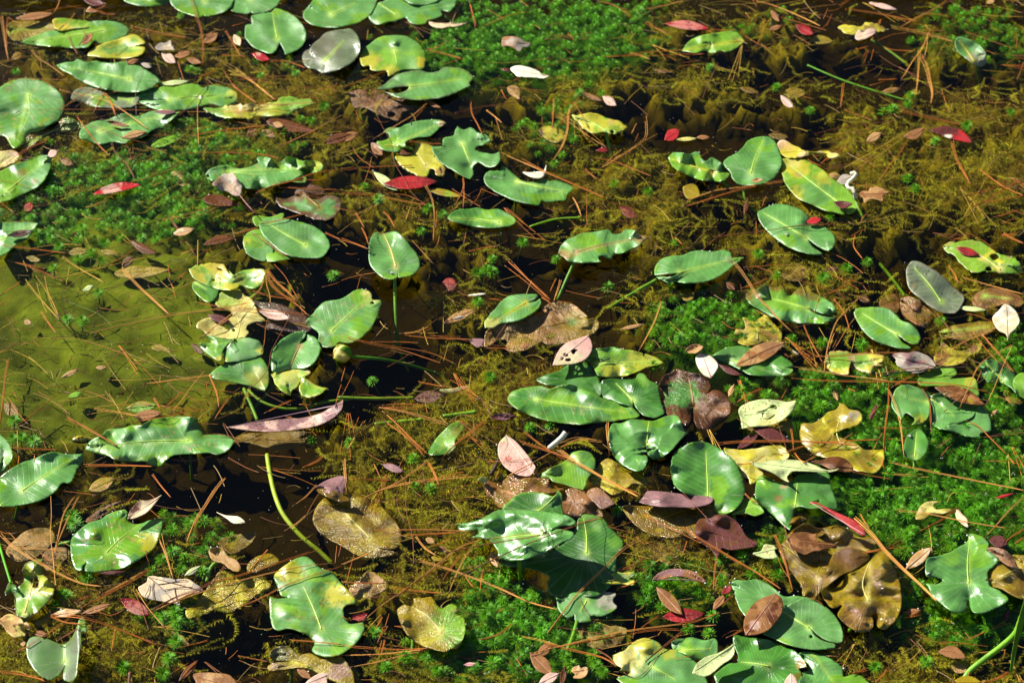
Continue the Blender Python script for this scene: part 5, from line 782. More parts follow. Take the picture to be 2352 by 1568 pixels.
SL('dark red and brown leaf', '20', (778, 172), (902, 238), 66, 'Q', z=.003, patches=[('R', 850, 215, 50, .7)]); SL('brown upright leaf', '20', (608, 70), (665, 150), 40, 't', z=.004); SL('small dull red leaf', '20', (595, 205), (685, 180), 34, 't', z=.002)
SL('pale pink leaf on the shrivelled yellow lobes', '20', (1188, 262), (1332, 215), 72, 'P', place='the pink leaf on yellow lobes', out='1188 250 1215 205 1240 225 1280 200 1325 200 1330 225 1300 250 1240 275 1200 275', patches=[('w', 1230, 250, 50, .7)])
SL('little white-pink leaf', '20', (675, 660), (762, 742), 46, 'P', out='675 660 700 665 735 690 758 718 758 740 725 738 690 710', place='the little white-pink leaf'); SL('tan boat-shaped leaf', '20', (1268, 975), (1370, 915), 58, 'T', place='the tan boat-shaped leaf')
SL('brown bent leaf', '20', (1522, 940), (1662, 880), 66, 't', bend=.3); SL('mottled leaf with a bright red tip', '20', (1702, 895), (2005, 985), 82, 'm', bend=-.3, place='the mottled leaf with a red tip', patches=[('R', 1930, 945, 80, .95), ('W', 1830, 940, 28, .9)], gloss=.25, z=.003)
SL('small brown-pink leaf', '20', (98, 945), (188, 948), 30, 't', ); SL('cream-yellow leaf tip', '20', (-42, 962), (98, 955), 26, 'Y')
SL('maroon lobed dead leaf', '20', (1215, 1340), (1420, 1330), 110, 't', out='1215 1340 1240 1315 1280 1318 1290 1295 1340 1288 1385 1300 1422 1330 1385 1345 1378 1385 1320 1372 1290 1375 1255 1398 1245 1365', place='the maroon lobed leaf', mixk=('T', .4), jag=.6, dots=('d', .05), z=.001)
SL('small oval red leaf', '20', (853, 1530), (958, 1510), 48, 'R', place='the small oval red leaf', gloss=.3); SL('sunken tan leaf', '20', (1005, 1205), (1090, 1215), 46, 'T', sub=True); SL('blurred grey-tan leaf', '20', (1060, 1260), (1170, 1215), 70, 'e', z=.001)
SL('thin dark brown leaf on a stalk', '20', (425, 1480), (450, 1365), 30, 'r', z=.002); SL('sunken tan broad leaf', '20', (688, 640), (850, 640), 76, 'O', sub=True); SL('twisted pale tan leaf', '20', (1285, 18), (1478, 68), 34, 'P', jag=1.0)
SL('maroon boat-shaped curl on the blotched pad', '20', (1042, 1390), (1170, 1405), 52, 'm', curl=.006, place='the maroon curl on the blotched pad', bend=.25, gloss=.25); SL('tiny brown curl on the upright oval pad', '20', (470, 1245), (555, 1238), 30, 'T', curl=.004)
SL('small yellow scrap', '20', (1575, 628), (1642, 640), 36, 'O', z=.001); SL('sunken brown leaf', '20', (390, 605), (530, 640), 40, 'o', sub=True); SL('small orange-brown scrap', '20', (2095, 20), (2150, 5), 34, 'T')
SL('dull brown sunken leaf', '20', (1360, 640), (1500, 610), 40, 't', sub=True); SL('dark leaf at the right edge', '20', (2230, 1270), (2400, 1290), 60, 'r', sub=True); SL('olive sunken leaf', '20', (590, 930), (730, 945), 50, 'o', sub=True)
SL('wet yellow-olive leaf', '20', (0, 1290), (120, 1350), 110, 'O', z=-.003); SL('yellow-olive sunken leaf', '20', (870, 265), (1040, 285), 60, 'O', sub=True)
SL('red-brown pointed leaf', '01', (900, 90), (1085, 180), 58, 'r', bend=.2, z=.002, place='the red-brown pointed leaf'); SL('curled brown leaf in murky water', '01', (1400, 120), (1625, 72), 60, 'r', z=.001, bend=-.2)
SL('tan floating leaf', '01', (1195, 45), (1335, 10), 56, 'w', mixk=('T', .4)); SL('dark curled leaf on the shining left pad', '01', (50, 55), (222, 28), 46, 'd', curl=.005, patches=[('m', 150, 35, 60, .5)], place='the dark curled leaf on a pad'); SL('folded brown scrap', '01', (840, 270), (920, 200), 60, 'r', sub=True)
SL('sunken tan leaf in murky water', '01', (785, 318), (1175, 290), 84, 'O', sub=True, tipw=.4); SL('pink leaf cupped on the dark purple pad', '01', (1788, 575), (1995, 625), 66, 'P', place='the pink cupped leaf', curl=.006, dots=('R', .08), jag=.2, gloss=.3)
SL('maroon crumpled leaf', '01', (1430, 600), (1588, 650), 54, 'm', jag=1.0, z=.006); SL('sunken red-brown leaf', '01', (1320, 800), (1405, 868), 46, 'r', sub=True); SL('sunken olive-tan leaf', '01', (470, 175), (605, 160), 60, 'O', sub=True); SL('second sunken olive-tan leaf', '01', (690, 160), (830, 180), 40, 'O', sub=True)
SL('sunken olive oval leaf', '01', (30, 1210), (130, 1300), 90, 'o', sub=True); SL('brown leaf touching the ragged pad', '01', (915, 1300), (1118, 1275), 62, 't', z=.001); SL('sunken orange leaf', '01', (420, 1035), (545, 975), 34, 'T', sub=True)
SL('sunken small rust leaf', '01', (660, 965), (735, 962), 30, 'T', sub=True); SL('little green-tan leaf', '01', (570, 435), (642, 400), 32, 'c', z=-.001); SL('small bright green half-sunken leaf', '01', (470, 1168), (562, 1135), 36, 'b', z=-.001); SL('bright green sunken leaf', '01', (865, 1245), (1082, 1225), 80, 'b', sub=True, mixk=('O', .3))
SL('sunken tan oval leaf at left', '01', (180, 205), (280, 225), 40, 'O', sub=True); SL('sunken fragment in murky water', '01', (1040, 820), (1170, 845), 50, 'O', sub=True, jag=1.5); SL('small brown sunken leaf', '01', (165, 640), (215, 665), 40, 'T', sub=True)
SL('long purple leaf curling up at its right end', '01', (1560, 1378), (2360, 1215), 90, 'v', out='1560 1375c 1700 1350 1850 1330 1980 1315 2080 1310 2200 1280 2290 1230 2365 1185c 2362 1230 2352 1260 2300 1310 2200 1360 2060 1390 1900 1405 1750 1400', place='the long purple leaf', z=.012, jag=.2, gloss=.35, mixk=('P', .25), bumps=[(2330, 1230, 130, .020)], edge=('o', 2, .4), dots=('m', .04), ribc=(.4, .22, .26), curl=.002)
SL('pink leaf with square holes', '11', (1455, 950), (1705, 745), 150, 'P', out='1455 950c 1475 890 1510 830 1560 790 1640 760 1695 742c 1722 780 1728 840 1690 900 1620 935 1540 945', holes='1513 893 1532 891 1530 908 1512 912|1535 865 1556 868 1566 882 1545 888 1530 880|1585 845 1605 836 1632 845 1615 855 1608 870 1592 868|1545 905 1578 902 1580 918 1550 920', place='the pink leaf with square holes', z=.018, dots=('R', .08), patches=[('c', 1570, 920, 110, .5), ('p', 1690, 800, 90, .7)], jag=.1, gloss=.45, edge=('p', 2.5, .5))
SL('pink leaf with dark red spots', '11', (1135, 1428), (1330, 1700), 150, 'P', out='1140 1430c 1200 1470 1280 1560 1320 1620 1338 1650 1320 1690 1290 1712 1210 1700 1130 1650 1090 1590 1078 1520 1095 1470', place='the pink leaf with dark red spots', z=.014, dots=('R', .16), jag=.15, gloss=.45, patches=[('c', 1110, 1460, 40, .6), ('p', 1250, 1650, 90, .5)])
SL('dark sunken brown slab of leaf', '11', (500, 1180), (710, 1150), 84, 'm', sub=True); SL('red sunken leaf', '11', (690, 380), (800, 400), 90, 'Q', sub=True, jag=1.0, patches=[('R', 740, 370, 40, .7)]); SL('dark maroon curled leaf', '11', (1020, 1305), (1215, 1300), 50, 'm', curl=.004, z=.004, patches=[('v', 1110, 1300, 60, .5)])
SL('mauve tip of the big sunken brown pad', '11', (885, 772), (980, 822), 40, 'v', out='885 770 980 768 975 800 950 825 920 815', z=.006); SL('small tan strip leaf', '11', (1920, 700), (2085, 665), 24, 'T'); SL('pink scrap on the sunken brown pad', '11', (1235, 825), (1300, 800), 40, 't', z=.004)
SL('rusty broken leaf', '11', (700, 660), (930, 560), 60, 'r', z=-.003, jag=1.6, mixk=('T', .3)); SL('small white floating fleck', '11', (770, 630), (850, 610), 24, 'e'); SL('white thread-like fleck', '11', (870, 468), (995, 455), 14, 'W', rib=False)
SL('pale pink pointed leaf with a red vein', '21', (130, 862), (195, 1035), 130, 'W', out='90 890 122 858c 160 875 195 885 240 930 242 970 195 1038c 140 1010 100 950', place='the pale pink pointed leaf', ribc=(.6, .2, .16), jag=.1, edge=('P', 3, .7))
SL('rusty pointed leaf lying on a green pad', '21', (365, 955), (708, 793), 118, 't', bend=-.08, place='the rusty pointed leaf on a pad', mixk=('T', .35), gloss=.25, dots=('d', .1), patches=[('O', 670, 880, 40, .7), ('m', 600, 810, 90, .5)], jag=.3, ribc=(.2, .07, .03))
SL('purple-brown leaf slipping under a pad', '21', (245, 940), (408, 1015), 44, 'm', z=.003, bend=.2); SL('grey curled leaf with dark edge', '21', (1440, 880), (1740, 960), 120, 'e', out='1445 875 1500 860 1560 862 1600 852 1660 870 1700 890 1735 930 1742 960 1700 975 1640 1000 1600 1005 1540 985 1480 950 1470 910', place='the curled grey leaf', z=.012, mixk=('v', .3), jag=.6, bumps=[(1550, 890, 60, .008)], ribc=(.08, .05, .05), dots=('d', .05))
SL('brown leaf under the spider', '21', (1735, 1100), (2085, 1220), 100, 't', bend=-.12, place='the brown leaf under the spider', z=.0135, gloss=.35, mixk=('r', .5), patches=[('O', 1980, 1190, 30, .7)], jag=.3)
SL('cream diamond-shaped leaf with a stalk tip', '21', (2230, 530), (2240, 780), 180, 'W', out='2135 620 2180 570 2215 530 2250 535 2300 580 2322 640 2300 690 2255 735 2242 782 2228 735 2180 710 2150 670', place='the cream diamond-shaped leaf', jag=.2, ribc=(.45, .3, .15), z=.010, mixk=('w', .3), gloss=.5, bumps=[(2190, 560, 60, .006)])
SL('red leaf on the yellow riddled pad', '21', (1883, 135), (2042, 185), 56, 'Q', place='the red leaf on a yellow pad', patches=[('R', 1990, 150, 50, .7)], gloss=.35, bend=.1)
SL('small red-brown scrap', '21', (300, 375), (362, 430), 50, 'r', z=.002); SL('narrow pale green leaf', '21', (1888, 550), (2092, 568), 32, 'c', z=.002); SL('dark maroon leaf below the cream holed leaf', '21', (475, 1372), (745, 1475), 84, 'm', z=.005, gloss=.3, place='the dark maroon leaf'); SL('second dark maroon leaf', '21', (378, 1520), (525, 1415), 60, 'm', z=.001)
SL('tan curled scrap in moss', '21', (315, 1165), (355, 1082), 36, 'T'); SL('tan rolled seed-like scrap', '21', (18, 850), (142, 820), 62, 'T', jag=1.4, curl=.006); SL('maroon drop-shaped leaf on a thin stalk', '21', (1290, 1325), (1338, 1218), 34, 'm', z=.003); SL('tan leaf strip in moss', '21', (1040, 1110), (1070, 1190), 34, 'T', sub=True)
SL('small orange bent scrap', '21', (2125, 1300), (2170, 1250), 26, 'T', ); SL('dark sunken leaf', '21', (1210, 470), (1290, 510), 50, 'r', sub=True); SL('sunken leaf piece above the dull leaning pad', '21', (960, 300), (1080, 280), 40, 'm', sub=True); SL('brown scrap in the bog moss', '21', (200, 710), (250, 750), 40, 'r', sub=True)
SL('grey-green sliver lying in the moss', '21', (755, 845), (800, 875), 14, 'e', rib=False)
SL('long cream leaf with a curved yellow stalk', '22', (460, 45), (1000, 110), 130, 'c', out='455 38c 520 48 600 35 720 28 820 35 900 60 980 95 1040 98 1078 88 1060 104 1000 116 900 112 800 108 755 112 720 150 735 182 690 165 620 120 560 95 500 75', place='the long cream leaf with a yellow stalk', z=.024, jag=.1, edge=('r', 1.6, .4), gloss=.45, ribc='c', bumps=[(700, 150, 60, -.006)])
SL('dark brown furrowed leaf', '22', (885, 40), (1172, 90), 100, 'r', out='885 40 960 30 1020 5 1080 8 1130 30 1172 75 1165 110 1090 112 1030 100 960 65', place='the dark brown furrowed leaf', z=.016, mixk=('t', .3), jag=.5, bumps=[(1060, 60, 60, .006)])
SL('long pinkish red leaf with a hooked tip', '22', (880, 322), (1262, 550), 84, 'p', out='870 335 885 320 920 320 980 350 1050 385 1130 420 1200 455 1240 500 1262 548 1225 545 1170 510 1090 440 1010 385 940 340 905 328', place='the long red leaf', z=.034, mixk=('R', .55), gloss=.4, jag=.1, ribc=(.65, .35, .3), edge=('R', 2, .7))
SL('orange pointed leaf', '22', (1715, 632), (1537, 782), 84, 'T', place='the orange pointed leaf', z=.008, jag=.3, mixk=('w', .2), ribc=(.5, .28, .12)); SL('small cream-tan leaf', '22', (1885, 372), (1968, 492), 60, 'w', place='the small cream-tan leaf', z=.008, out='1880 395 1900 372 1930 405 1960 435 1966 470 1968 495 1930 475 1890 435')
SL('chestnut oval leaf lying across a pad', '22', (640, 955), (435, 1235), 205, 'r', out='640 950c 680 980 692 1030 680 1090 640 1150 590 1200 520 1230 435 1238c 420 1180 430 1110 470 1040 530 990 590 965', place='the chestnut oval leaf', z=.020, mixk=('t', .45), gloss=.22, patches=[('P', 500, 1170, 50, .7), ('T', 560, 1040, 70, .5), ('m', 610, 1080, 80, .4)], ribc=(.45, .22, .18), jag=.1, dots=('d', .05))
SL('lobed brown dead leaf on the wet olive heap', '22', (730, 580), (1070, 620), 150, 't', out='725 575 760 535 850 525 900 540 925 535 920 570 950 595 1000 600 1070 620 1000 635 950 655 900 660 850 682 800 665 745 640', place='the lobed leaf on the wet heap', z=.019, mixk=('r', .45), jag=.8, dots=('d', .06))
SL('dark red-brown curled double leaf', '22', (100, 500), (510, 620), 240, 'r', out='90 470c 120 435 190 430 230 408 300 408 370 450 410 500 430 540 460 570 520 600 500 625 430 640 330 650 270 640 240 700 190 640 130 600 90 560', place='the dark red-brown curled leaf', z=.010, mixk=('m', .5), jag=.4, bumps=[(250, 430, 60, .012), (120, 520, 60, .010)], gloss=.5)
SL('cream-green torn leaf scrap', '22', (485, 680), (650, 640), 90, 'c', out='485 672 540 655 560 615 600 612 640 628 635 660 652 700 600 710 540 700', place='the cream-green torn scrap', z=.010, dots=('R', .08), ribc='c'); SL('brown flat leaf over the moss', '22', (1760, 1350), (1952, 1395), 86, 't', bend=-.25, z=.006, place='the brown leaf over the moss')
SL('pale green curled leaf with spots', '22', (65, 1495), (355, 1300), 120, 'c', out='65 1495c 100 1430 160 1385 240 1360 300 1330 350 1296c 358 1350 330 1400 270 1440 200 1500 140 1520', place='the pale green spotted leaf', z=.026, dots=('m', .06), curl=.005, ribc='c', jag=.2)
SL('pink leaf tip at the bottom edge', '22', (745, 1500), (740, 1620), 110, 'P', out='690 1640 705 1550 745 1502 780 1530 795 1590 790 1640', z=.030, place='the pink leaf tip at the bottom edge', ribc=(.8, .6, .55))
SL('deep red leaf', '22', (-140, 1110), (150, 1090), 96, 'Q', z=.004, place='the deep red leaf', patches=[('R', -60, 1120, 90, .5)], gloss=.3); SL('brown hanging leaf', '12', (2170, 905), (2350, 1095), 92, 't', z=.008, mixk=('O', .2)); SL('purple-brown sunken leaf', '22', (2110, 580), (2245, 600), 84, 'm', z=.002)
SL('thin maroon leaf in moss', '22', (2225, 1140), (2240, 1060), 40, 'm', z=.002); SL('rolled mauve dead leaf', '12', (2145, 850), (2520, 860), 90, 'v', out='2145 860 2170 820 2230 790 2300 778 2352 782 2420 795 2480 830 2510 870 2460 868 2400 845 2330 830 2260 838 2200 855', place='the rolled mauve leaf', z=.012, gloss=.15, mixk=('t', .3), curl=.003)
SL('small maroon crumpled leaf', '22', (270, 950), (335, 900), 46, 'Q', jag=1.4, curl=.004); SL('brown narrow leaf behind', '22', (210, 1060), (290, 960), 56, 't', z=.002); SL('brown small leaf in the moss', '22', (1515, 1085), (1640, 1065), 40, 't', z=.003); SL('red thin leaf in moss', '22', (2150, 295), (2278, 262), 20, 'R')
SL('brown tent-shaped leaf', '22', (2105, 555), (2245, 640), 70, 'm', sub=True); SL('olive leaf at the bottom right edge', '22', (1860, 1560), (2060, 1560), 90, 'O', z=.002); SL('small orange oval leaf beneath the moss', '22', (1850, 1430), (1960, 1480), 90, 'T', sub=True)
SL('brown leaf half under the needles', '12', (1300, 1355), (1455, 1510), 100, 't', z=.006, place='the brown leaf by the bottom needles'); SL('brown leaf behind needles', '12', (1350, 1385), (1450, 1290), 70, 't', z=.003); SL('pink leaf at the bottom edge', '12', (1360, 1570), (1500, 1500), 70, 'P', z=.008); SL('rusty crumpled lobed leaf', '12', (1585, 1490), (1698, 1470), 90, 'T', out='1585 1480 1600 1455 1635 1448 1650 1462 1690 1455 1698 1485 1680 1520 1640 1535 1600 1530 1612 1505', jag=1.4, curl=.006, place='the rusty crumpled leaf')
SL('thin dark curled leaf at the bottom', '12', (1545, 1440), (1515, 1590), 40, 'r', curl=.004); SL('pinkish scrap among the algae', '12', (280, 60), (430, 110), 50, 'v', jag=1.0); SL('orange small oval leaf in algae', '12', (580, 570), (645, 600), 44, 'T'); SL('brown-pink oval leaf', '12', (660, 635), (745, 660), 52, 't', sub=True)
SL('tan torn scrap', '12', (620, 700), (700, 715), 40, 'O', jag=1.2); SL('red sunken patch of leaf', '12', (75, 1120), (180, 1090), 70, 'R', sub=True, jag=1.0); SL('tan curled leaf beneath the raised pad', '12', (1030, 660), (1080, 770), 60, 'T', z=.004); SL('small pink-brown chip', '12', (845, 1440), (928, 1432), 26, 'p')
SL('curled white-edged tan leaf touching the notched pad', '02', (880, 435), (1112, 275), 90, 'w', out='878 440c 890 390 930 335 970 305 1000 308 1040 302 1080 288 1112 272c 1085 310 1050 355 1000 400 930 432', place='the curled tan leaf on a pad', patches=[('m', 910, 360, 60, .9)], edge=('r', 2.5, .8), z=.016, curl=.004)
SL('little white curled leaf', '02', (1495, 392), (1690, 465), 52, 'w', out='1492 388 1540 408 1600 415 1645 420 1680 445 1688 462 1650 468 1605 465 1560 432', place='the little white leaf', jag=.3, mixk=('W', .6)); SL('glossy maroon leaf with a white sheen', '02', (828, 985), (1035, 1098), 92, 'Q', place='the glossy maroon leaf', gloss=.1, patches=[('R', 960, 1030, 50, .7), ('P', 940, 1060, 80, .4)], curl=.003, jag=.2)
SL('brown narrow leaf', '02', (560, 1092), (770, 1022), 46, 't', z=.004); SL('tan sunken leaf curled', '02', (610, 240), (790, 160), 90, 'O', z=-.002, mixk=('T', .4)); SL('tan flat leaf', '02', (350, 1100), (560, 1068), 54, 'w', mixk=('T', .5), z=.003); SL('grey veined broad leaf with toothed edge', '02', (1020, 835), (1400, 935), 200, 'e', out='955 905 1010 870 1025 832 1100 835 1200 850 1290 848 1330 870 1400 925 1340 950 1290 960 1240 1000 1238 1030 1180 1015 1100 1000 1040 990 985 970 960 935', place='the grey veined leaf', z=.006, jag=1.0, mixk=('w', .35), ribc=(.12, .05, .04), gloss=.55)
SL('small grey leaf above the veined one', '02', (1270, 828), (1380, 762), 40, 'c', jag=.5, mixk=('e', .5)); SL('tan speckled leaf at the bottom edge', '02', (1335, 1520), (1640, 1600), 100, 't', out='1330 1508 1400 1492 1500 1498 1580 1510 1630 1568 1640 1640 1360 1640 1350 1560', place='the tan speckled leaf at the bottom edge', z=.006, mixk=('T', .4)); SL('brown narrow leaf by red needles', '02', (1230, 1555), (1362, 1412), 52, 'r', z=.002)
SL('pink folded leaf at the bottom edge', '02', (2085, 1580), (2255, 1510), 70, 'P', out='2080 1600 2130 1540 2200 1500 2248 1500 2255 1560 2250 1640 2100 1640', z=.014); SL('dull pink scrap beneath the bilobed pad', '02', (2045, 1465), (2145, 1535), 50, 't', z=.003); SL('brown small leaf left of the folded pad', '02', (230, 1215), (330, 1240), 46, 't', z=.002); SL('sunken brown curved leaf', '02', (1180, 1205), (1310, 1310), 40, 't', sub=True)
SL('brown leaf over the pale torn pad', '02', (690, 810), (860, 800), 24, 'm'); SL('olive strip leaf at lower left', '02', (140, 1300), (180, 1290), 40, 'T', z=.002)
# grey leaf veins
def side_veins():
    mb = MB()
    for s in ('1025 835 1080 880 1160 960 1200 1010', '1090 885 1150 880 1250 860 1290 855', '1130 925 1230 910 1330 905', '1030 890 1020 930 1000 965', '1060 870 1050 920 1060 985', '1200 905 1210 960 1220 1000'):
        p = PT('02', s)[0]; p = spline(p, [0]*len(p), False, 4.0); V, Fc = tube(at(p[:, 0], p[:, 1], .0072), .0005, 5); mb.add(V, Fc, (.10, .045, .04))
    par = [t for t in THINGS if t[3] == 'the grey veined leaf'][0][0]; obj('vein', mb.mesh('vein', M_RIB), par)
side_veins()
# ================================================================ pine needles
def NS(tile, *rows):
    for r_ in rows:
        f = r_.split('/'); kw = {}
        if len(f) > 1 and f[1]: kw['n'] = int(f[1])
        if len(f) > 2 and f[2]: kw['col'] = f[2]
        if len(f) > 3 and f[3] == 's': kw['sub'] = True
        if len(f) > 3 and f[3].startswith('z'): kw['z'] = float(f[3][1:])
        ND(tile, f[0], **kw)
NS('00', '1310 -40 1350 100 1385 200 1400 320 1398 450/3', '10 110 30 250 45 350 62 420/3/l', '55 120 45 230 50 330/2', '410 -10 395 50 370 90/2/l', '515 90 480 140 440 175 405 205/2/l', '610 75 680 60 730 35/2', '660 70 720 95 800 100/3', '895 180 1000 205 1140 235 1290 260/3', '1505 200 1400 250 1300 310 1230 352/1/l',
   '1555 215 1600 290 1660 390/2', '1530 380 1620 385 1700 390/2', '1740 22 1800 50 1870 75 2000 100 2120 135 2352 185/1/s/z.02', '1870 420 1980 425 2110 470/2', '1690 155 1660 165 1600 180/1', '220 345 260 400 340 450 450 530/2/l', '60 550 200 545 480 555/2/l', '470 240 490 300 540 380/2/d', '565 210 590 240 540 320/2/d', '1000 450 960 540 935 640 940 800/1/s', '410 615 500 640 650 670 780 720 900 800 1020 890/2/l',
   '440 740 560 660 700 600/2', '740 590 600 680 520 740/1', '720 640 680 700 640 790/2', '710 630 760 700 800 800/3', '840 620 700 660/1', '1445 560 1350 680 1240 790 1140 890/2/d', '1365 665 1360 780 1370 1020/1/l', '145 757 500 755 900 758 1290 770/1', '1290 770 1600 772 2000 765/1/l', '0 830 70 795 140 765/1/s', '525 800 600 900 680 1000 760 1080/2', '580 845 700 890 840 945 1020 990/2/d', '770 985 800 1060 870 1130 930 1230/2/d', '915 1020 905 1150/1/d', '845 945 890 1040 905 1120/1/d',
   '1260 1115 1150 1180 1000 1230 870 1265/2/y', '1290 940 1450 910 1650 885 1830 865/3', '1570 905 1480 1000 1390 1085/1/g', '1290 1050 1500 1050 1760 1060 1930 1090/2', '2140 600 2000 660 1850 695 1700 770/1', '1620 475 1740 560 1820 630 1900 690/2/l', '1575 485 1700 545 1860 650/1/l', '1600 590 1680 650 1770 710/2', '2352 585 2240 610 2120 650/2', '2352 790 2230 860 2100 930 1920 1010/2/l', '2352 620 2200 670 2000 690/1', '2200 910 2100 930 1900 1040/1', '0 1170 100 1090 200 1020 330 970/3', '1460 1420 1350 1460 1200 1500 1085 1520/2/l', '1500 1425 1380 1480 1220 1510/1/l', '560 1470 600 1500 720 1512/1/l', '2352 1175 2200 1185 2000 1250 1850 1290 1750 1340/2/n', '2352 1310 2150 1300 1900 1290/2', '1930 1260 2100 1240 2260 1245/2', '1540 430 1450 500 1340 540/2', '1540 490 1600 580 1660 640/1', '2240 1435 2100 1470 1950 1510 1790 1545/2', '2220 600 2100 600 1950 620/1', '0 1240 120 1265 230 1305/1', '2200 700 1950 720 1750 715/2', '1170 190 1080 160 1010 205 1030 275/1/s', '0 1390 60 1440 110 1480/1', '300 560 400 610 500 640/1', '880 800 800 820 690 825/1/d')
NS('10', '555 85 570 110 600 150/1/s', '720 295 660 325 580 345/2', '600 345 700 370 830 405/3', '300 490 180 540 0 610/2', '590 715 500 790 400 850 220 960/2/l', '575 740 520 800 470 850/1', '240 780 270 850 330 960 350 1050 370 1130 430 1230 480 1320 560 1400 615 1420/1/d', '0 1170 200 1150 490 1140/2', '895 700 900 780 940 860 975 930/2', '1000 760 1050 800 1110 850/2/l', '1465 680 1460 780 1455 880/2', '1640 680 1570 760 1560 880 1530 990 1460 1110/3/l', '1635 720 1560 800 1480 880/2', '1445 790 1560 830 1680 920 1830 1020/2/l', '1500 780 1700 900 1840 1030/1/l', '1240 1100 1400 1180 1600 1270 1820 1365/3', '1100 1055 1250 1120 1500 1230 1740 1330/2/l', '2095 800 2100 930 2050 990 1950 1060 1770 1170/2/l', '2180 920 2090 970 1980 1040 1850 1110/1/l', '1930 1030 1870 1080 1800 1150/1/l', '1750 1090 1870 1110 2000 1160 2140 1215/2', '1680 1165 1720 1200 1765 1240/2', '1580 1335 1620 1400 1655 1490/2/l', '1695 1290 1692 1400 1690 1560/1', '0 1330 200 1340 400 1380 620 1420/2', '580 1280 620 1360 640 1460 640 1568/2/l', '835 1215 840 1300 780 1420/2', '840 1230 845 1340 840 1430/2', '965 1305 940 1360 890 1420/1', '965 1300 1030 1330 1090 1355/1', '930 195 900 80 880 0/2', '1280 75 1150 110 960 190/2/y', '1550 150 1480 165 1400 180/1', '1990 365 2060 385 2130 410/2/l', '1800 395 2000 375 2180 355 2352 345/2', '2352 375 2100 385 1800 392/1', '2100 155 2180 200 2250 235/2', '2100 65 2250 35 2352 5/2/l', '2000 120 1880 40 1760 5/2', '1500 1150 1580 1110/1', '2180 50 2050 120 1950 180/2/g', '2080 590 2010 650 1950 720/1/y', '2270 605 2170 595 2090 610/1/s', '100 1470 130 1520 160 1568/2', '290 1460 330 1500 370 1568/2', '1030 1180 1080 1160/1', '780 780 950 740 1240 700/2/d/s', '1020 435 1200 430 1450 400/1/y', '1560 430 1700 420/1', '700 445 850 400/1', '400 1010 300 1000/1', '80 1020 130 1090 230 1160/1', '210 1080 190 1170 130 1330/1', '470 970 600 990 700 990/2', '660 1450 650 1568/1', '300 1330 460 1350 600 1420/1', '1140 690 1100 620/1', '2035 850 2000 920/1/l', '1560 230 1600 270/1', '1230 0 1290 50/1', '1600 700 1660 800 1700 880/1')
NS('20', '480 0 600 30 780 100 950 180/2/l', '1830 0 1720 70 1600 130 1500 190/3/l', '1120 60 1350 95 1620 150/3', '1430 180 1550 205 1700 240 1870 290/3/l', '1440 195 1600 205 1810 215/1', '1700 210 1650 330 1580 430 1505 555/2/l', '1690 230 1680 330 1660 420/1/l', '1630 350 1625 450 1620 540 1612 630/2/l', '1640 380 1680 460 1700 550 1720 640 1712 715/3/l', '2352 120 2150 110 2020 90/1/y', '2050 45 2200 55 2352 95/1/y', '1280 320 1220 335 1150 355/2', '1380 325 1450 345 1600 355/2', '2090 350 2120 360 2160 380/1', '1110 580 1100 640 1090 740/2', '1490 755 1650 800 1920 860/3/n', '1110 755 1200 790 1310 830/2', '2352 430 2330 490 2305 550/2', '900 925 1100 880 1300 850 1450 840/2/d', '1570 895 1450 960 1300 1050 1090 1170/2/y', '1565 905 1480 980 1340 1080 1200 1170/2/y', '1545 960 1500 1050 1420 1150 1355 1250/2', '1855 970 1880 1080 1920 1160 1985 1270/3', '740 1235 600 1265 400 1290 200 1320 0 1400/2/l', '720 1245 560 1270 350 1320 0 1430/2', '1340 280 1450 240 1560 225/1', '330 1548 420 1515 440 1510/1', '1200 1165 1280 1100 1330 1060/1', '1110 1545 900 1548 690 1568/2/d', '1850 120 1760 100 1650 90/1', '190 205 280 210 365 205/2', '0 375 100 375 150 372/2', '0 435 60 425 130 420/1', '1000 60 970 130/1', '1030 100 990 180/1', '430 90 470 130/1', '570 130 540 250 490 335/1', '2352 1225 2200 1310 2100 1380 2005 1420/3', '2352 1345 2220 1370 2050 1400/2', '2050 1170 2200 1280 2352 1350/2', '2330 1440 2250 1470 2140 1500/2', '2235 1245 2100 1310 1940 1350/2', '800 65 900 50 1080 30/1/l', '820 80 960 110/1/l', '1150 540 1270 500 1380 445/1/d/s', '1350 550 1480 545/2', '340 880 420 890 480 900/2/d', '1400 560 1290 590/1', '1750 405 1650 400 1580 395/1', '860 1100 980 1160/1', '2300 1500 2200 1540/1')
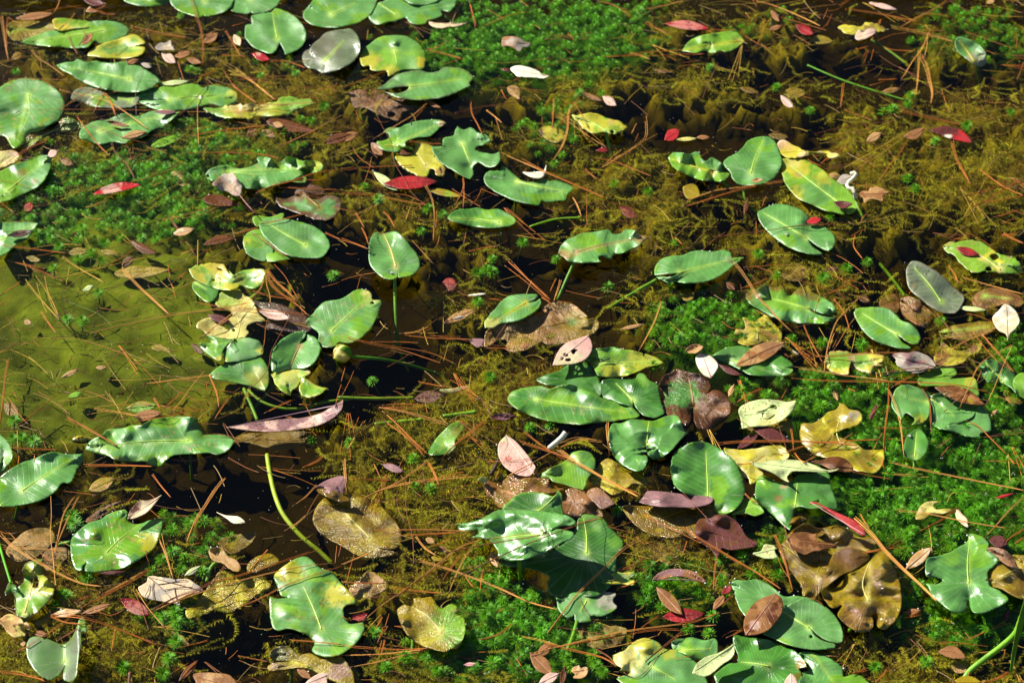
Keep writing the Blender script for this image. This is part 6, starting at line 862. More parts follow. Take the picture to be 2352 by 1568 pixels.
NS('01', '0 35 100 25 220 20/1/d/z.012', '0 120 200 145 460 178/2', '840 275 950 400 1080 520 1170 600/3/l', '1745 510 1500 560 1200 600 900 660 590 735/2/l', '1720 520 1400 570 1000 610 630 685/1/y', '1830 290 1840 400 1860 470 1862 560/1/l', '1815 360 1780 440 1640 560 1370 768/2/l', '1740 500 1560 640 1420 740/1/l', '1890 250 1960 330 2000 400 2060 500/1', '1840 290 1900 370 1970 430 2040 500/3', '1835 310 1880 400 1960 470 2050 510/3', '1730 430 1850 470 2000 500 2130 610/2', '2065 455 2020 560 1960 680 1870 850 1850 960 1790 1050 1710 1110/1/d', '1350 515 1500 540 1800 570 2140 600/2', '1490 560 1600 570 1790 590/2/l', '1845 630 1830 700 1820 800 1800 860/1', '1725 30 1850 110 1920 165 1995 195/2/d', '2240 40 2300 65 2352 85/2', '2340 375 2280 395 2220 412/1', '170 360 260 470 340 560 415 640/2/y', '245 335 320 440 360 540 410 630/1/y', '310 335 330 440 370 530 410 625/1/l', '285 580 330 650 390 730/2', '140 370 70 420 0 470/2', '80 475 40 500 0 525/1', '215 375 175 415/1', '1155 260 1175 355/1', '1285 305 1240 340 1195 375/2', '930 150 850 200 730 270/2', '1010 205 850 240 650 290 390 350/2/y', '430 205 560 290 720 380/2/y', '1340 150 1250 180/1/l', '1435 205 1370 245/1', '60 890 40 1000 20 1200 0 1350/3', '85 830 0 860/1', '60 1170 110 1260 200 1360/1', '400 1150 320 1210 220 1290 120 1360/2', '455 1308 540 1350 700 1440 810 1505/3', '650 1245 780 1270 960 1300/2/l', '960 1300 780 1260 600 1290/1/y', '750 1145 800 1220 860 1340/1/y', '1410 990 1330 1080 1250 1190 1170 1285/1/l', '1530 1018 1400 1025 1200 1050 980 1080/2/l', '1120 1040 900 1050 740 1050/1/y', '1440 1010 1490 1130 1510 1240/2', '1580 1170 1530 1240 1480 1320/2', '1320 1250 1200 1290 950 1335/2/n', '1060 1170 1110 1260/2', '1270 1120 1180 1200 1130 1250/2', '780 1220 900 1222 1050 1225/1', '75 1515 200 1525 400 1530/2', '300 1470 320 1530/1/d', '2030 1180 1920 1230 1820 1280/2', '2352 1080 2330 1150 2310 1240/1', '1780 0 1700 20 1590 55/2', '1210 490 1190 410 1160 350/1', '120 1400 125 1568/1/y', '0 700 100 640/1/y', '550 640 640 600 700 560/1/y', '2150 1220 2060 1218/1', '1700 0 1650 30 1560 50/1/g', '770 680 700 610 600 560 440 500/1/g')
NS('11', '0 80 90 110 190 150/2', '140 0 170 60 190 120/2', '640 0 635 90/2', '490 90 560 170 635 250/1/l', '865 0 850 80 840 130/1', '880 165 980 140 1080 130/2', '0 365 120 330 245 310/1', '1420 480 1300 370 1130 215/2', '1440 500 1330 400 1170 230/2', '1440 515 1280 380 1125 262/1', '30 755 200 800 420 845 690 935/2', '40 755 300 810 600 860 785 938/1', '200 785 400 788 540 795/1', '2205 510 2160 640 2100 760 2050 850/2/l', '1545 435 1640 460 1800 490/1', '2000 345 1850 400 1650 462/1/s', '600 680 500 720 400 730/2/l', '620 690 540 740/1', '440 740 640 760 900 770/2', '30 945 0 1060/1', '85 985 50 1070 5 1160/1', '530 1062 620 1080 720 1100/2', '700 1080 820 1130 960 1190/1', '750 1050 860 1110 970 1190/1', '820 1028 880 1110 965 1190/1', '750 1355 560 1300 400 1260 260 1240/3/l', '580 1245 420 1240 260 1238/3', '575 1220 400 1215 280 1225/2', '600 1560 500 1470 380 1350 290 1270/2', '570 1568 460 1450 290 1330/2', '160 1325 100 1430 40 1540/2/l', '120 1305 85 1390 50 1480/1', '1000 1315 880 1420 780 1500 710 1568/3', '1020 1330 900 1440 740 1560/1', '960 1180 1000 1230 1030 1290/2/d', '1800 1475 1640 1460 1560 1490 1500 1520 1350 1600/2/l', '1800 1470 1620 1445 1480 1500/1/l', '1830 1340 1835 1450 1850 1568/3/l', '1220 1470 1400 1530 1600 1600/3', '1265 1410 1380 1500 1500 1560/2', '720 1495 660 1540 630 1568/1/l', '1340 1360 1400 1395 1468 1430/1/w'.replace('/w', '/s'), '1240 1330 1300 1305/1/s', '1030 855 1100 830 1180 860/1', '1010 880 960 940/1', '1600 515 1490 510/1', '1480 350 1440 440/2', '1510 360 1490 430 1465 510/2/l', '2300 70 2352 120/2', '1570 10 1700 -20 1800 -40/1', '1160 830 1000 830/2', '1500 560 1380 480/1', '1920 515 2030 525/1', '830 360 750 420 560 520/1/s', '2250 660 2180 800/1/d/s')
NS('21', '290 210 370 260 450 370 520 480 600 560 680 650 760 725/3/l', '720 0 550 25 400 45 215 65/2/d', '1210 485 1130 570 1060 650 1010 790 990 880 975 1000/2/l', '1205 600 1130 700 1080 780 1040 845/1/l', '1090 675 1040 740 1010 840/1/l', '830 670 870 760 920 850 965 930/2', '1495 860 1300 862 1100 880 860 895/2', '770 965 900 980 1100 1015 1300 1040 1420 1055/3/l', '750 1040 1000 1055 1300 1060 1600 1065 1900 1085 2110 1135/2', '1600 1010 1520 1050 1435 1105/2', '1415 1065 1420 1200 1400 1350 1385 1520/3', '1420 1120 1470 1230 1500 1350 1525 1568/2/l', '2295 795 2200 850 2100 900 2030 970 1980 1080 1905 1255/2/l', '2275 800 2230 900 2180 1020 2140 1120 2090 1220/1/l', '2280 1000 2180 870 2040 710/2', '1995 715 2080 820 2160 910 2280 1000/1', '2050 850 1920 780 1730 570/2/d', '2165 690 1980 740 1760 765/1/l', '1740 925 1800 880 1930 790 2150 700/2/l', '1700 960 1500 980 1330 1010/2/d', '1950 960 1800 965 1600 975/1/d', '530 705 600 740 670 780/2/d', '1040 490 1110 580 1160 740/2', '1205 330 1120 400 970 470/2', '720 260 600 262 420 275/1', '1190 55 1180 130 1240 215/2', '1270 10 1220 25 1160 60/1', '1930 345 2050 380 2200 420 2352 460/2/l', '1650 1110 1700 1200 1705 1300 1720 1420/2/d', '1705 1180 1712 1300 1710 1400/1', '2230 1560 2130 1460 2040 1370 1945 1325/2', '235 1490 400 1475 700 1470 1000 1480 1200 1500/3', '650 1568 850 1500 1100 1470 1350 1460/2', '745 1380 755 1450 765 1530/2', '375 1310 500 1400 620 1490 760 1560/1/d', '640 1320 680 1420 720 1540/1/d', '1170 1415 1050 1490 880 1568/2/l', '1060 1370 1000 1430 930 1490/1/l', '1335 1378 1430 1380 1560 1385/2', '900 880 840 870/1', '2110 1020 1950 1130 1800 1270/1/y'.replace('/y', '/s'), '270 650 330 690 420 700/1', '215 465 260 490 310 530/1/s', '580 350 520 380 400 420/2', '1360 1215 1300 1290/1', '275 350 270 410/1', '1140 1110 1200 1130/2', '1700 940 1650 920/1', '2140 1160 2220 1180 2280 1230/1', '70 620 160 665/1/s', '550 1105 450 1150 350 1220/2', '1830 260 1880 330 1900 380/2', '1850 340 1940 390/1', '2200 60 2300 40/3', '2210 40 2280 80 2352 110/3', '1900 40 1840 70/1', '1960 60 1870 85/2', '1600 380 1560 460/1')
NS('02', '0 540 80 620 200 700 380 800 560 880 700 900/3/l', '60 530 150 620 240 700 400 810 560 880/1/l', '5 635 200 640 470 655/2/l', '20 572 200 580 400 600/1/l', '0 520 60 540 125 530/1', '350 280 355 400 350 560 365 700 385 920/1/l', '510 280 440 400 400 560 370 700/2/l', '545 280 470 430 400 600 375 720/2/l', '415 245 530 255 670 275/1', '575 68 700 68 860 68 1050 75/3', '930 260 880 320 830 365/1', '1050 130 1110 210 1180 290/2', '1550 152 1470 250 1420 330 1350 440 1290 590/3/l', '1540 160 1440 320 1340 480 1275 580/1', '1095 580 1140 680 1195 850/2/l', '1112 535 1140 650 1200 850/1/l', '1065 755 920 850 760 940 560 1050/3', '1060 760 880 860 700 960/2/l', '915 915 960 1010 990 1100 1030 1210/1', '940 920 1020 1050 1140 1190/1/l', '1550 755 1480 850 1380 910 1200 980 1040 1070/3/d', '2220 635 2000 710 1700 810 1480 870 1340 940 1080 1060/2', '2300 738 2050 770 1700 850 1450 920 1200 1010 1050 1075/2/l', '2352 755 2200 810 1980 890 1800 980 1615 1060/2', '350 1110 500 1110 650 1140 850 1210 1080 1305/3', '1080 1075 850 1140 600 1200/1/d', '480 1120 380 1190 290 1250/2', '540 1190 450 1240 390 1280/2/d', '270 1260 180 1320 90 1358/2', '790 1195 780 1280 765 1375/2', '1435 1270 1330 1300 1215 1330/2', '1640 1340 1610 1370 1575 1400/1', '1560 1320 1555 1370/1', '890 1495 895 1568/2', '0 1490 100 1500 250 1530 330 1560/3', '1995 1270 2150 1280 2352 1300/2', '2280 1375 2352 1378/1', '2230 0 2180 40 2085 85/3', '1570 15 1690 80 1790 120/2/d', '2180 200 2110 280 2015 350/2/l', '2200 250 2150 340 2095 440/1', '2115 405 2040 470 1960 520/2/l', '2320 620 2310 740/1', '130 0 125 60/1', '1000 645 1015 700 1032 745/2/d', '1065 1540 1070 1568/1/l', '650 1060 760 1100 860 1060/1', '1350 1420 1290 1480 1240 1550/2', '1300 1430 1240 1460 1170 1510/1', '240 0 230 40/1/l', '1640 1380 1750 1400 1850 1420/2', '1290 620 1380 600/1', '350 1105 460 1150 600 1160/2', '690 560 560 590/1')
NS('12', '1450 -80 1600 30 1800 150 2050 285/4/l', '1480 -5 1700 100 1900 200 2070 270/2', '605 30 500 110 400 180 270 240 170 285/3/l', '910 140 700 160 500 185 330 220 180 280/3/l', '845 110 700 150 560 180/2', '600 50 640 120 675 205/3', '20 20 25 120 40 260/3/l', '20 530 -20 700/1', '440 200 450 400 490 560 500 750/1/d', '385 240 390 360 440 460/1/d', '50 160 200 165 350 170/2', '1400 10 1300 60 1140 145/2/l', '1015 42 1150 38 1350 15/1', '1070 50 1040 130/2', '1090 100 1060 160/1', '930 45 800 80 680 100/1/s',
   '1795 430 1700 450 1500 520 1300 560 1000 610 715 670/2/d/z.060', '1795 425 1600 470 1350 520 1150 555 1000 575/1/l/z.059', '1790 430 1600 490 1350 580 1120 680 900 790 770 850/2/d', '530 720 700 770 900 840 1100 920 1300 1010 1490 1060/3/l', '940 580 800 640 600 800 380 970/3/l', '910 575 750 700 560 840 370 965/1', '945 580 880 660 820 760 740 950/2/l', '830 680 780 740 700 860/3', '760 565 690 600 600 640/2', '515 560 580 640 660 690/2/l', '850 825 880 870 910 910/2', '2060 565 1940 640 1800 780 1620 960 1420 1225/3/l', '225 515 400 512 600 510 930 525/2', '420 550 600 540 800 530/2', '0 750 100 710 215 660/2/l', '85 680 60 780 30 900/1', '380 960 270 1040 150 1140/2/l', '0 870 100 875 300 880/2', '340 910 500 930 700 950/2', '0 1305 150 1320 400 1335 600 1325/2', '0 1375 300 1365 600 1330/2/l', '610 1328 400 1380 200 1430 60 1458/2/l', '290 1190 270 1240 250 1290/2', '300 1270 285 1330 275 1380/2', '280 1270 260 1340 240 1380/1', '1180 1155 1100 1220 1000 1260 930 1270/3', '930 1355 1000 1352/1', '2352 1160 2100 1190 1900 1220 1600 1290 1300 1365/2/l', '2352 1195 2150 1200 1800 1260 1550 1310/3', '1400 1290 1600 1340 1800 1390 1900 1450/3', '1240 1245 1400 1280 1560 1330/2/y', '1480 1180 1600 1200 1850 1235/1/d', '1755 1335 1850 1390 1900 1460/2/d', '2352 1210 2250 1290 2150 1370 2095 1420/3/d', '2200 1345 2120 1460 2030 1530 1940 1490/1/d', '2190 1100 2100 1160 2000 1250/2', '2030 560 2100 620/1', '2090 410 2200 470 2352 540/2', '2010 1260 2025 1150 2030 1060/1', '1790 1335 1950 1300 2180 1240/1/l', '1900 915 1980 890 2050 860/2', '2210 1200 2180 1240/1', '240 555 300 545 415 525/1/d', '1640 990 1680 1060 1720 1110/1/d', '1700 1250 1740 1300/1', '1360 1350 1440 1310/1', '0 1100 60 1140/1', '1210 1400 1240 1450/1', '2000 600 2200 750 2352 850/1/d/s', '280 1110 240 1190/2', '330 1090 300 1180/1')
NS('22', '1180 430 1300 540 1400 660 1520 780 1650 900 1775 1025/4/l', '1420 45 1600 90 1850 140 2100 190 2352 240/3/l', '2352 280 2260 370 2180 460 2080 570/2/l', '1460 378 1650 395 1830 430 2000 465 2235 500/2/l', '1900 352 1800 430 1640 520/3', '1690 480 1710 570 1720 690/1/l', '1520 580 1440 620 1340 650 1240 670/3', '1550 632 1450 640 1380 645/2', '635 545 680 650 720 780 760 930/3', '655 700 690 780 740 850/1', '0 490 100 560 300 680 500 800 680 920/3', '0 540 200 640 440 770 640 890/1', '235 700 220 800 215 920/2', '270 770 230 870 210 960/1', '5 255 60 320 120 380 180 445/1/d', '680 440 710 520 720 575/1/d', '0 680 30 590/1', '920 0 860 35 830 50/2/l', '560 0 480 50 380 60/2', '770 -20 810 30 850 50/2', '1380 20 1375 60 1400 100/2', '1160 110 1280 135 1440 165/2', '1530 0 1560 80/1', '2230 0 2260 30 2290 60/2', '1400 -20 1395 -60/1', '2352 500 2280 550 2230 590/3', '2352 560 2310 590 2290 610/2', '0 1180 120 1175 235 1165/2/l', '0 1165 120 1130 240 1080/1/l', '1275 1465 1230 1480 1170 1500/3', '1405 1468 1380 1510 1330 1560/2', '2250 1495 2150 1540 2060 1568/3', '2230 1335 2120 1350 2010 1360/1/l', '1640 1085 1530 1120/3', '0 740 150 780 330 835/1/g/z.004', '355 950 280 1020 220 1060/2/d', '-20 1160 90 1140 260 1080/2', '200 1470 210 1530 220 1600/1/d', '860 980 930 1000 970 1030/1/d', '1225 400 1250 450 1290 500/2', '1750 1480 1820 1520 1880 1560/1/s', '415 1195 360 1230 300 1255/2', '-60 1400 60 1380/1', '1080 1380 1000 1380/1/l', '2352 20 2330 0/1', '430 260 480 310 530 330/2/m'.replace('/m', '/n'))
# ================================================================ needle litter, moss, algae
def finish_needles():
    order = sorted(range(len(NEED)), key=lambda i: -NEED[i][1]); rest = MB(); put = []
    for k, i in enumerate(order):
        mb, L, desc, c = NEED[i]
        if k < 298:
            o = obj('pine_needles', mb.mesh('pine_needles', M_NEEDLE)); reg(o, desc, c, None, 'pine needles', 'fallen pine needles')
        else:
            for V, F_, C_ in zip(mb.V, mb.F, mb.C): rest.V.append(V); rest.F.append(F_-F_.min()*0); rest.C.append(C_)
            put.append(i)
    R = MB()
    for i in put:
        mb = NEED[i][0]; off = 0
        for V, F_, C_ in zip(mb.V, mb.F, mb.C): R.add(V, F_-off, C_); off += len(V)
    # sunken short bits nobody could count
    rr = np.random.default_rng(77); n = 0; CX = rr.uniform(-20, 2370, 6000); CY = rr.uniform(-20, 1590, 6000); CA, _ = alg_at(CX, CY); ci = -1
    while n < 1300:
        ci += 1
        if ci >= 6000: break
        px, py = CX[ci], CY[ci]; a = CA[ci:ci+1]
        if rr.random() > .25+.5*a[0]: continue
        L = rr.uniform(18, 75)*(1 if rr.random() < .8 else 1.6); th = rr.normal(0, .55) if rr.random() < .7 else rr.uniform(0, 3.14)
        if hm_get(np.array([px]), np.array([py]))[0] > .003: continue
        z = rr.uniform(-.016, -.003) if rr.random() < .75 else .0008; q = np.linspace(-.5, .5, 6); bend = rr.normal(0, 4)
        x = px+q*L*math.cos(th); y = py+q*L*math.sin(th)*.75+bend*(1-4*q*q); V, F_ = tube(at(x, y, z), .0005, 4, False)
        R.add(V, F_, np.array([(.34, .12, .03), (.40, .26, .04), (.16, .06, .03), (.30, .2, .08)][rr.integers(4)])*rr.uniform(.7, 1.2)); n += 1
    for _ in range(170):
        cx, cy = rr.uniform(0, 2352), rr.uniform(0, 1568); h0 = hm_get(np.array([cx]), np.array([cy]))[0]
        if h0 > .003: continue
        th = rr.normal(.1, .5) if rr.random() < .7 else rr.uniform(0, 3.1); z = rr.uniform(-.006, .001); cb = np.array([(.40, .13, .02), (.20, .08, .03), (.46, .28, .05)][rr.integers(3)])
        for k in range(rr.integers(2, 5)):
            L = rr.uniform(45, 150); t2 = th+rr.normal(0, .10); q = np.linspace(0, 1, 8); x = cx+q*L*math.cos(t2)+rr.normal(0, 2); y = cy+q*L*math.sin(t2)*.72+rr.normal(0, 10)*q*q
            V, F_ = tube(at(x, y, z-.004*q), .00042, 4, False); R.add(V, F_, cb*rr.uniform(.7, 1.3))
    o = obj('pine_needle_litter', R.mesh('pine_needle_litter', M_NEEDLE), kind='stuff'); o['label'] = 'scattered short pine needles lying in and under the pond surface'; o['category'] = 'pine needles'
finish_needles()
def tuft(mb, P0, R, rr, dens=1.0, col=(.045, .16, .012)):
    """one whorled shoot tip of water moss: rings of fine leaves around a stem"""
    Vs = []; Fs = []; n = 0
    for lv, (h, up, rad, k) in enumerate(((.0, .05, 1.0, 17), (.20, .35, .95, 15), (.38, .80, .72, 12), (.5, 1.6, .42, 8))):
        k = max(4, int(k*dens)); th = rr.uniform(0, 6.28)+np.arange(k)*6.283/k+rr.normal(0, .12, k); L = R*rad*rr.uniform(.8, 1.12, k)
        d = np.stack([np.cos(th), np.sin(th), np.full(k, up)], -1); d /= np.linalg.norm(d, axis=1, keepdims=True); sd = np.stack([-np.sin(th), np.cos(th), 0*th], -1)
        b = P0+np.array([0, 0, h*R]); w_ = R*.052
        mid = b+d*(L*.55)[:, None]; tip = b+d*L[:, None]-np.array([0, 0, 1])*(L*.12)[:, None]
        V = np.stack([np.broadcast_to(b, (k, 3)), mid-sd*w_, mid+sd*w_, tip], 1).reshape(-1, 3); i = np.arange(k)[:, None]*4
        Vs.append(V); Fs.append(np.concatenate([i+np.array([[0, 1, 2]]), i+np.array([[1, 3, 2]])])+n); n += len(V)
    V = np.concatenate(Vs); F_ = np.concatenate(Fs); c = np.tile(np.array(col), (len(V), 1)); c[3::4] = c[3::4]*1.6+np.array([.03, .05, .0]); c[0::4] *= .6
    mb.add(V, F_, c)
def moss():
    rr = np.random.default_rng(5); mb = MB(); cnt = 0; N_ = 5200; px = rr.uniform(-30, 2380, 60000); py = rr.uniform(-30, 1600, 60000)
    f = field(px, py, MOSS, .45)*(.35+1.1*fbm(px/60, py/40, 91, 4)); ok = rr.random(len(px)) < (np.clip(f, 0, 1)**1.3)*.8; px = px[ok]; py = py[ok]; f = f[ok]
    # poisson-like thinning on a grid whose cell follows the perspective
    used = {}
    for x, y, q in zip(px, py, f):
        s = 11.5+7*(y/1568); key = (int(x/s), int(y/(s*.72)))
        if key in used: continue
        used[key] = 1; w0 = at(x, y, 0); hh = hm_get(np.array([x]), np.array([y]))[0]
        if hh > .003 and rr.random() < .75: continue
        z = -.003-.022*rr.random()**1.5-(.012 if hh > .003 else 0)-.012*(1-min(q, 1)); g = rr.uniform(.6, 1.45); c = np.array([.060, .25, .004])*g+np.array([.10, .07, 0])*rr.random()*(1.2-min(q, 1))
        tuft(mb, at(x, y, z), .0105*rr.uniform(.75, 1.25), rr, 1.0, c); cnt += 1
        if cnt >= N_: break
    o = obj('water_moss', mb.mesh('water_moss', M_MOSS, False), kind='stuff'); o['label'] = 'carpet of bright green whorled water moss just under the surface'; o['category'] = 'water moss'
    # shoots one can tell apart
    proto = []
    for k in range(4):
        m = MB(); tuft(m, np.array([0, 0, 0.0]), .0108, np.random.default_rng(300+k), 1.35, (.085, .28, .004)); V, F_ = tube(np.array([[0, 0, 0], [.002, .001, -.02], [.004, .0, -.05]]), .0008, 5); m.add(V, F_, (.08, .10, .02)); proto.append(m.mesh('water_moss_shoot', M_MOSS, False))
    D_ = lambda t, L: [pix(t, x, y) for x, y in L]
    spots = D_('11', [(2300, 110), (1040, 225), (930, 320), (1040, 315), (1000, 300), (215, 1065), (1020, 1035), (1840, 420), (2245, 715), (2330, 750), (2150, 960), (1250, 110), (1480, 225), (940, 520), (550, 30), (60, 1490), (1300, 1380), (1440, 1370)])+\
        D_('02', [(1185, 535), (1190, 665), (1250, 790), (1400, 810), (1280, 720), (600, 850), (1110, 730), (1040, 800), (430, 960), (470, 970), (1130, 1120), (1220, 1150), (1210, 1090), (1170, 1410), (1120, 1510), (850, 1470), (1220, 1290), (500, 420), (520, 480), (380, 1040)])+\
        D_('12', [(1110, 890), (930, 950), (500, 30), (620, 240), (500, 230), (1900, 390), (310, 1470), (440, 1400), (660, 1490), (900, 1270), (990, 1110), (1800, 1500), (1760, 1450), (1280, 1030), (1540, 1390), (230, 1230)])+\
        D_('22', [(280, 620), (270, 715), (410, 700), (100, 940), (480, 820), (210, 1110), (650, 830), (40, 1200), (180, 1230), (1330, 1460), (1680, 1430), (1550, 560)])+\
        D_('10', [(1850, 95), (2060, 80), (1410, 440), (1640, 640), (1700, 590), (1880, 1280), (260, 1380), (160, 1300), (600, 1450), (700, 1480), (1470, 1130), (1240, 860), (2110, 1330), (1600, 970), (1790, 650), (1550, 500)])+\
        D_('00', [(1310, 485), (1360, 500), (1800, 530), (2040, 510), (2070, 830), (2140, 840), (1960, 915), (570, 1180), (540, 1270), (350, 990), (110, 500), (800, 1120), (2230, 740), (1770, 1060), (1250, 110)])+\
        D_('20', [(1380, 780), (1450, 760), (1570, 670), (1550, 720), (1740, 980), (2260, 780), (1550, 1240), (1600, 1310), (1860, 60), (2060, 150), (650, 610), (880, 770), (1960, 870), (190, 470), (1020, 1500), (400, 190)])+\
        D_('21', [(1270, 240), (1130, 290), (970, 350), (210, 530), (130, 520), (60, 590), (230, 640), (1230, 810), (960, 800), (1780, 650), (650, 340), (520, 190), (40, 640), (70, 745), (390, 560), (750, 770)])+\
        D_('01', [(260, 50), (350, 85), (270, 120), (410, 140), (370, 290), (690, 230), (540, 230), (570, 20), (570, 650), (720, 110), (100, 1340), (150, 1460), (240, 1480), (470, 640), (680, 460), (2300, 340), (2150, 1470), (980, 80), (540, 95), (630, 190), (90, 1460)])
    for i, p in enumerate(spots):
        hh = hm_get(np.array([p[0]]), np.array([p[1]]))[0]
        if hh > .004: continue
        o = bpy.data.objects.new('water_moss_shoot', proto[i % 4]); link(o); o.location = at(p[0], p[1], -.0035); o.rotation_euler = (rr.normal(0, .2), rr.normal(0, .2), rr.uniform(0, 6)); s = rr.uniform(.9, 1.25); o.scale = (s, s, s)
        reg(o, 'single star-shaped green moss shoot', p, None, 'water moss', 'single shoots of water moss')
moss()
def algae():
    rr = np.random.default_rng(8); mb = MB(); M = 330000; px = rr.uniform(-30, 2380, M); py = rr.uniform(-30, 1600, M); a, m = alg_at(px, py)
    ok = (rr.random(M) < np.clip((a-.04)*1.3, 0, 1)*(m < .12)) & (hm_get(px, py) < .003); px, py, a = px[ok], py[ok], a[ok]; n = len(px)
    zb = -.064+.046*sm(0, 1., a)+(fbm(px/16, py/11, 9, 4)-.5)*.022
    zt = np.minimum(-.0015, zb+.024*rr.random(n)*np.clip(a*1.6, .2, 1)); base = at(px, py, zt); L = rr.uniform(.004, .015, n); th = rr.uniform(0, 6.283, n); k = 5; pts = [base]; hd = th.copy(); el = rr.normal(.1, .35, n)
    for j in range(k-1):
        hd = hd+rr.normal(0, .9, n); pts.append(pts[-1]+np.stack([np.cos(hd)*np.cos(el), np.sin(hd)*np.cos(el), np.sin(el)], -1)*(L/(k-1))[:, None]*1.4); el = el-.25
    P_ = np.stack(pts, 1); P_[..., 2] = np.minimum(P_[..., 2], -.0008); sd = np.stack([-np.sin(th), np.cos(th)*.6, np.full(n, .5)], -1)*rr.uniform(.00018, .00050, n)[:, None]
    V = np.stack([P_-sd[:, None], P_+sd[:, None]], 2).reshape(-1, 3); b = (np.arange(n)*2*k)[:, None]; F_ = np.concatenate([b+np.array([[2*j, 2*j+1, 2*j+3, 2*j+2]]) for j in range(k-1)])
    ns = n
    tint = fbm(px/34, py/22, 55, 4); hue = fbm(px/120, py/70, 58, 3)[:, None]; c = (np.array([.34, .30, .012])*sm(.3, .6, hue)+np.array([.20, .12, .012])*(1-sm(.3, .6, hue)))*(.30+1.15*tint[:, None])*rr.uniform(.6, 1.4, (n, 1)); gm = sm(.3, .9, field(px, py, MOSS, .5))[:, None]; c = c*(1-gm*.6)+np.array([.07, .16, .015])*gm*.6
    C_ = np.repeat(c, 2*k, 0); pb = MB(); pb.add(V, F_); pb.C[0] = C_
    # feathery plumes: a wandering thread with fine side hairs
    cnt = 0; CX = rr.uniform(-20, 2370, 12000); CY = rr.uniform(-20, 1590, 12000); CA, CM = alg_at(CX, CY)
    for x, y, aa, mm_ in zip(CX, CY, CA, CM):
        if cnt >= 2000: break
        if not (.18 < aa) or mm_ > .12 or rr.random() > .25+aa or hm_get(np.array([x]), np.array([y]))[0] > .003: continue
        m_ = 14; h0 = rr.uniform(0, 6.28)+np.cumsum(rr.normal(0, .22, m_)); Lp = rr.uniform(.025, .075)/m_; path = np.cumsum(np.stack([np.cos(h0), np.sin(h0)*.8, rr.normal(0, .06, m_)], -1)*Lp, 0)+at(x, y, rr.uniform(-.010, -.002)); path[:, 2] = np.minimum(path[:, 2], -.0006)
        q = np.repeat(np.arange(m_), 9); b0 = path[q]+rr.normal(0, .0006, (len(q), 3)); th2 = h0[q]+np.where(rr.random(len(q)) < .5, 1, -1)*rr.uniform(.5, 1.3, len(q)); l2 = rr.uniform(.003, .0075, len(q))*(1-.6*q/m_)
        d2 = np.stack([np.cos(th2), np.sin(th2), rr.normal(0, .25, len(q))], -1)*l2[:, None]; s2 = np.stack([-np.sin(th2), np.cos(th2), np.full(len(q), .4)], -1)*.00022
        V2 = np.stack([b0-s2, b0+s2, b0+d2], 1).reshape(-1, 3); V2[:, 2] = np.minimum(V2[:, 2], -.0004); V2 = np.concatenate([V2, V2[-1:]]); tri = np.arange(len(q)*3).reshape(-1, 3); F2 = np.concatenate([tri, tri[:, -1:]], 1)
        F2 = tri; cc = np.array([.40, .33, .02])*rr.uniform(.35, 1.15)*(1, 1+.2*rr.random(), 1); pb.add(V2[:-1], np.concatenate([F2, F2[:, 2:3]], 1)*1, cc); cnt += 1
    V = np.concatenate(pb.V); quads = pb.F[0]; tris = np.concatenate([f[:, :3] for f in pb.F[1:]]); F_ = np.concatenate([quads[:, [0, 1, 2]], quads[:, [0, 2, 3]], tris]); C_ = np.concatenate(pb.C)
    o = obj('filament_algae', mesh('filament_algae', V, F_, M_ALGAE, C_, None, False), kind='stuff'); o['label'] = 'fuzzy olive filament algae floating in cloudy clumps under the surface'; o['category'] = 'algae'
algae()
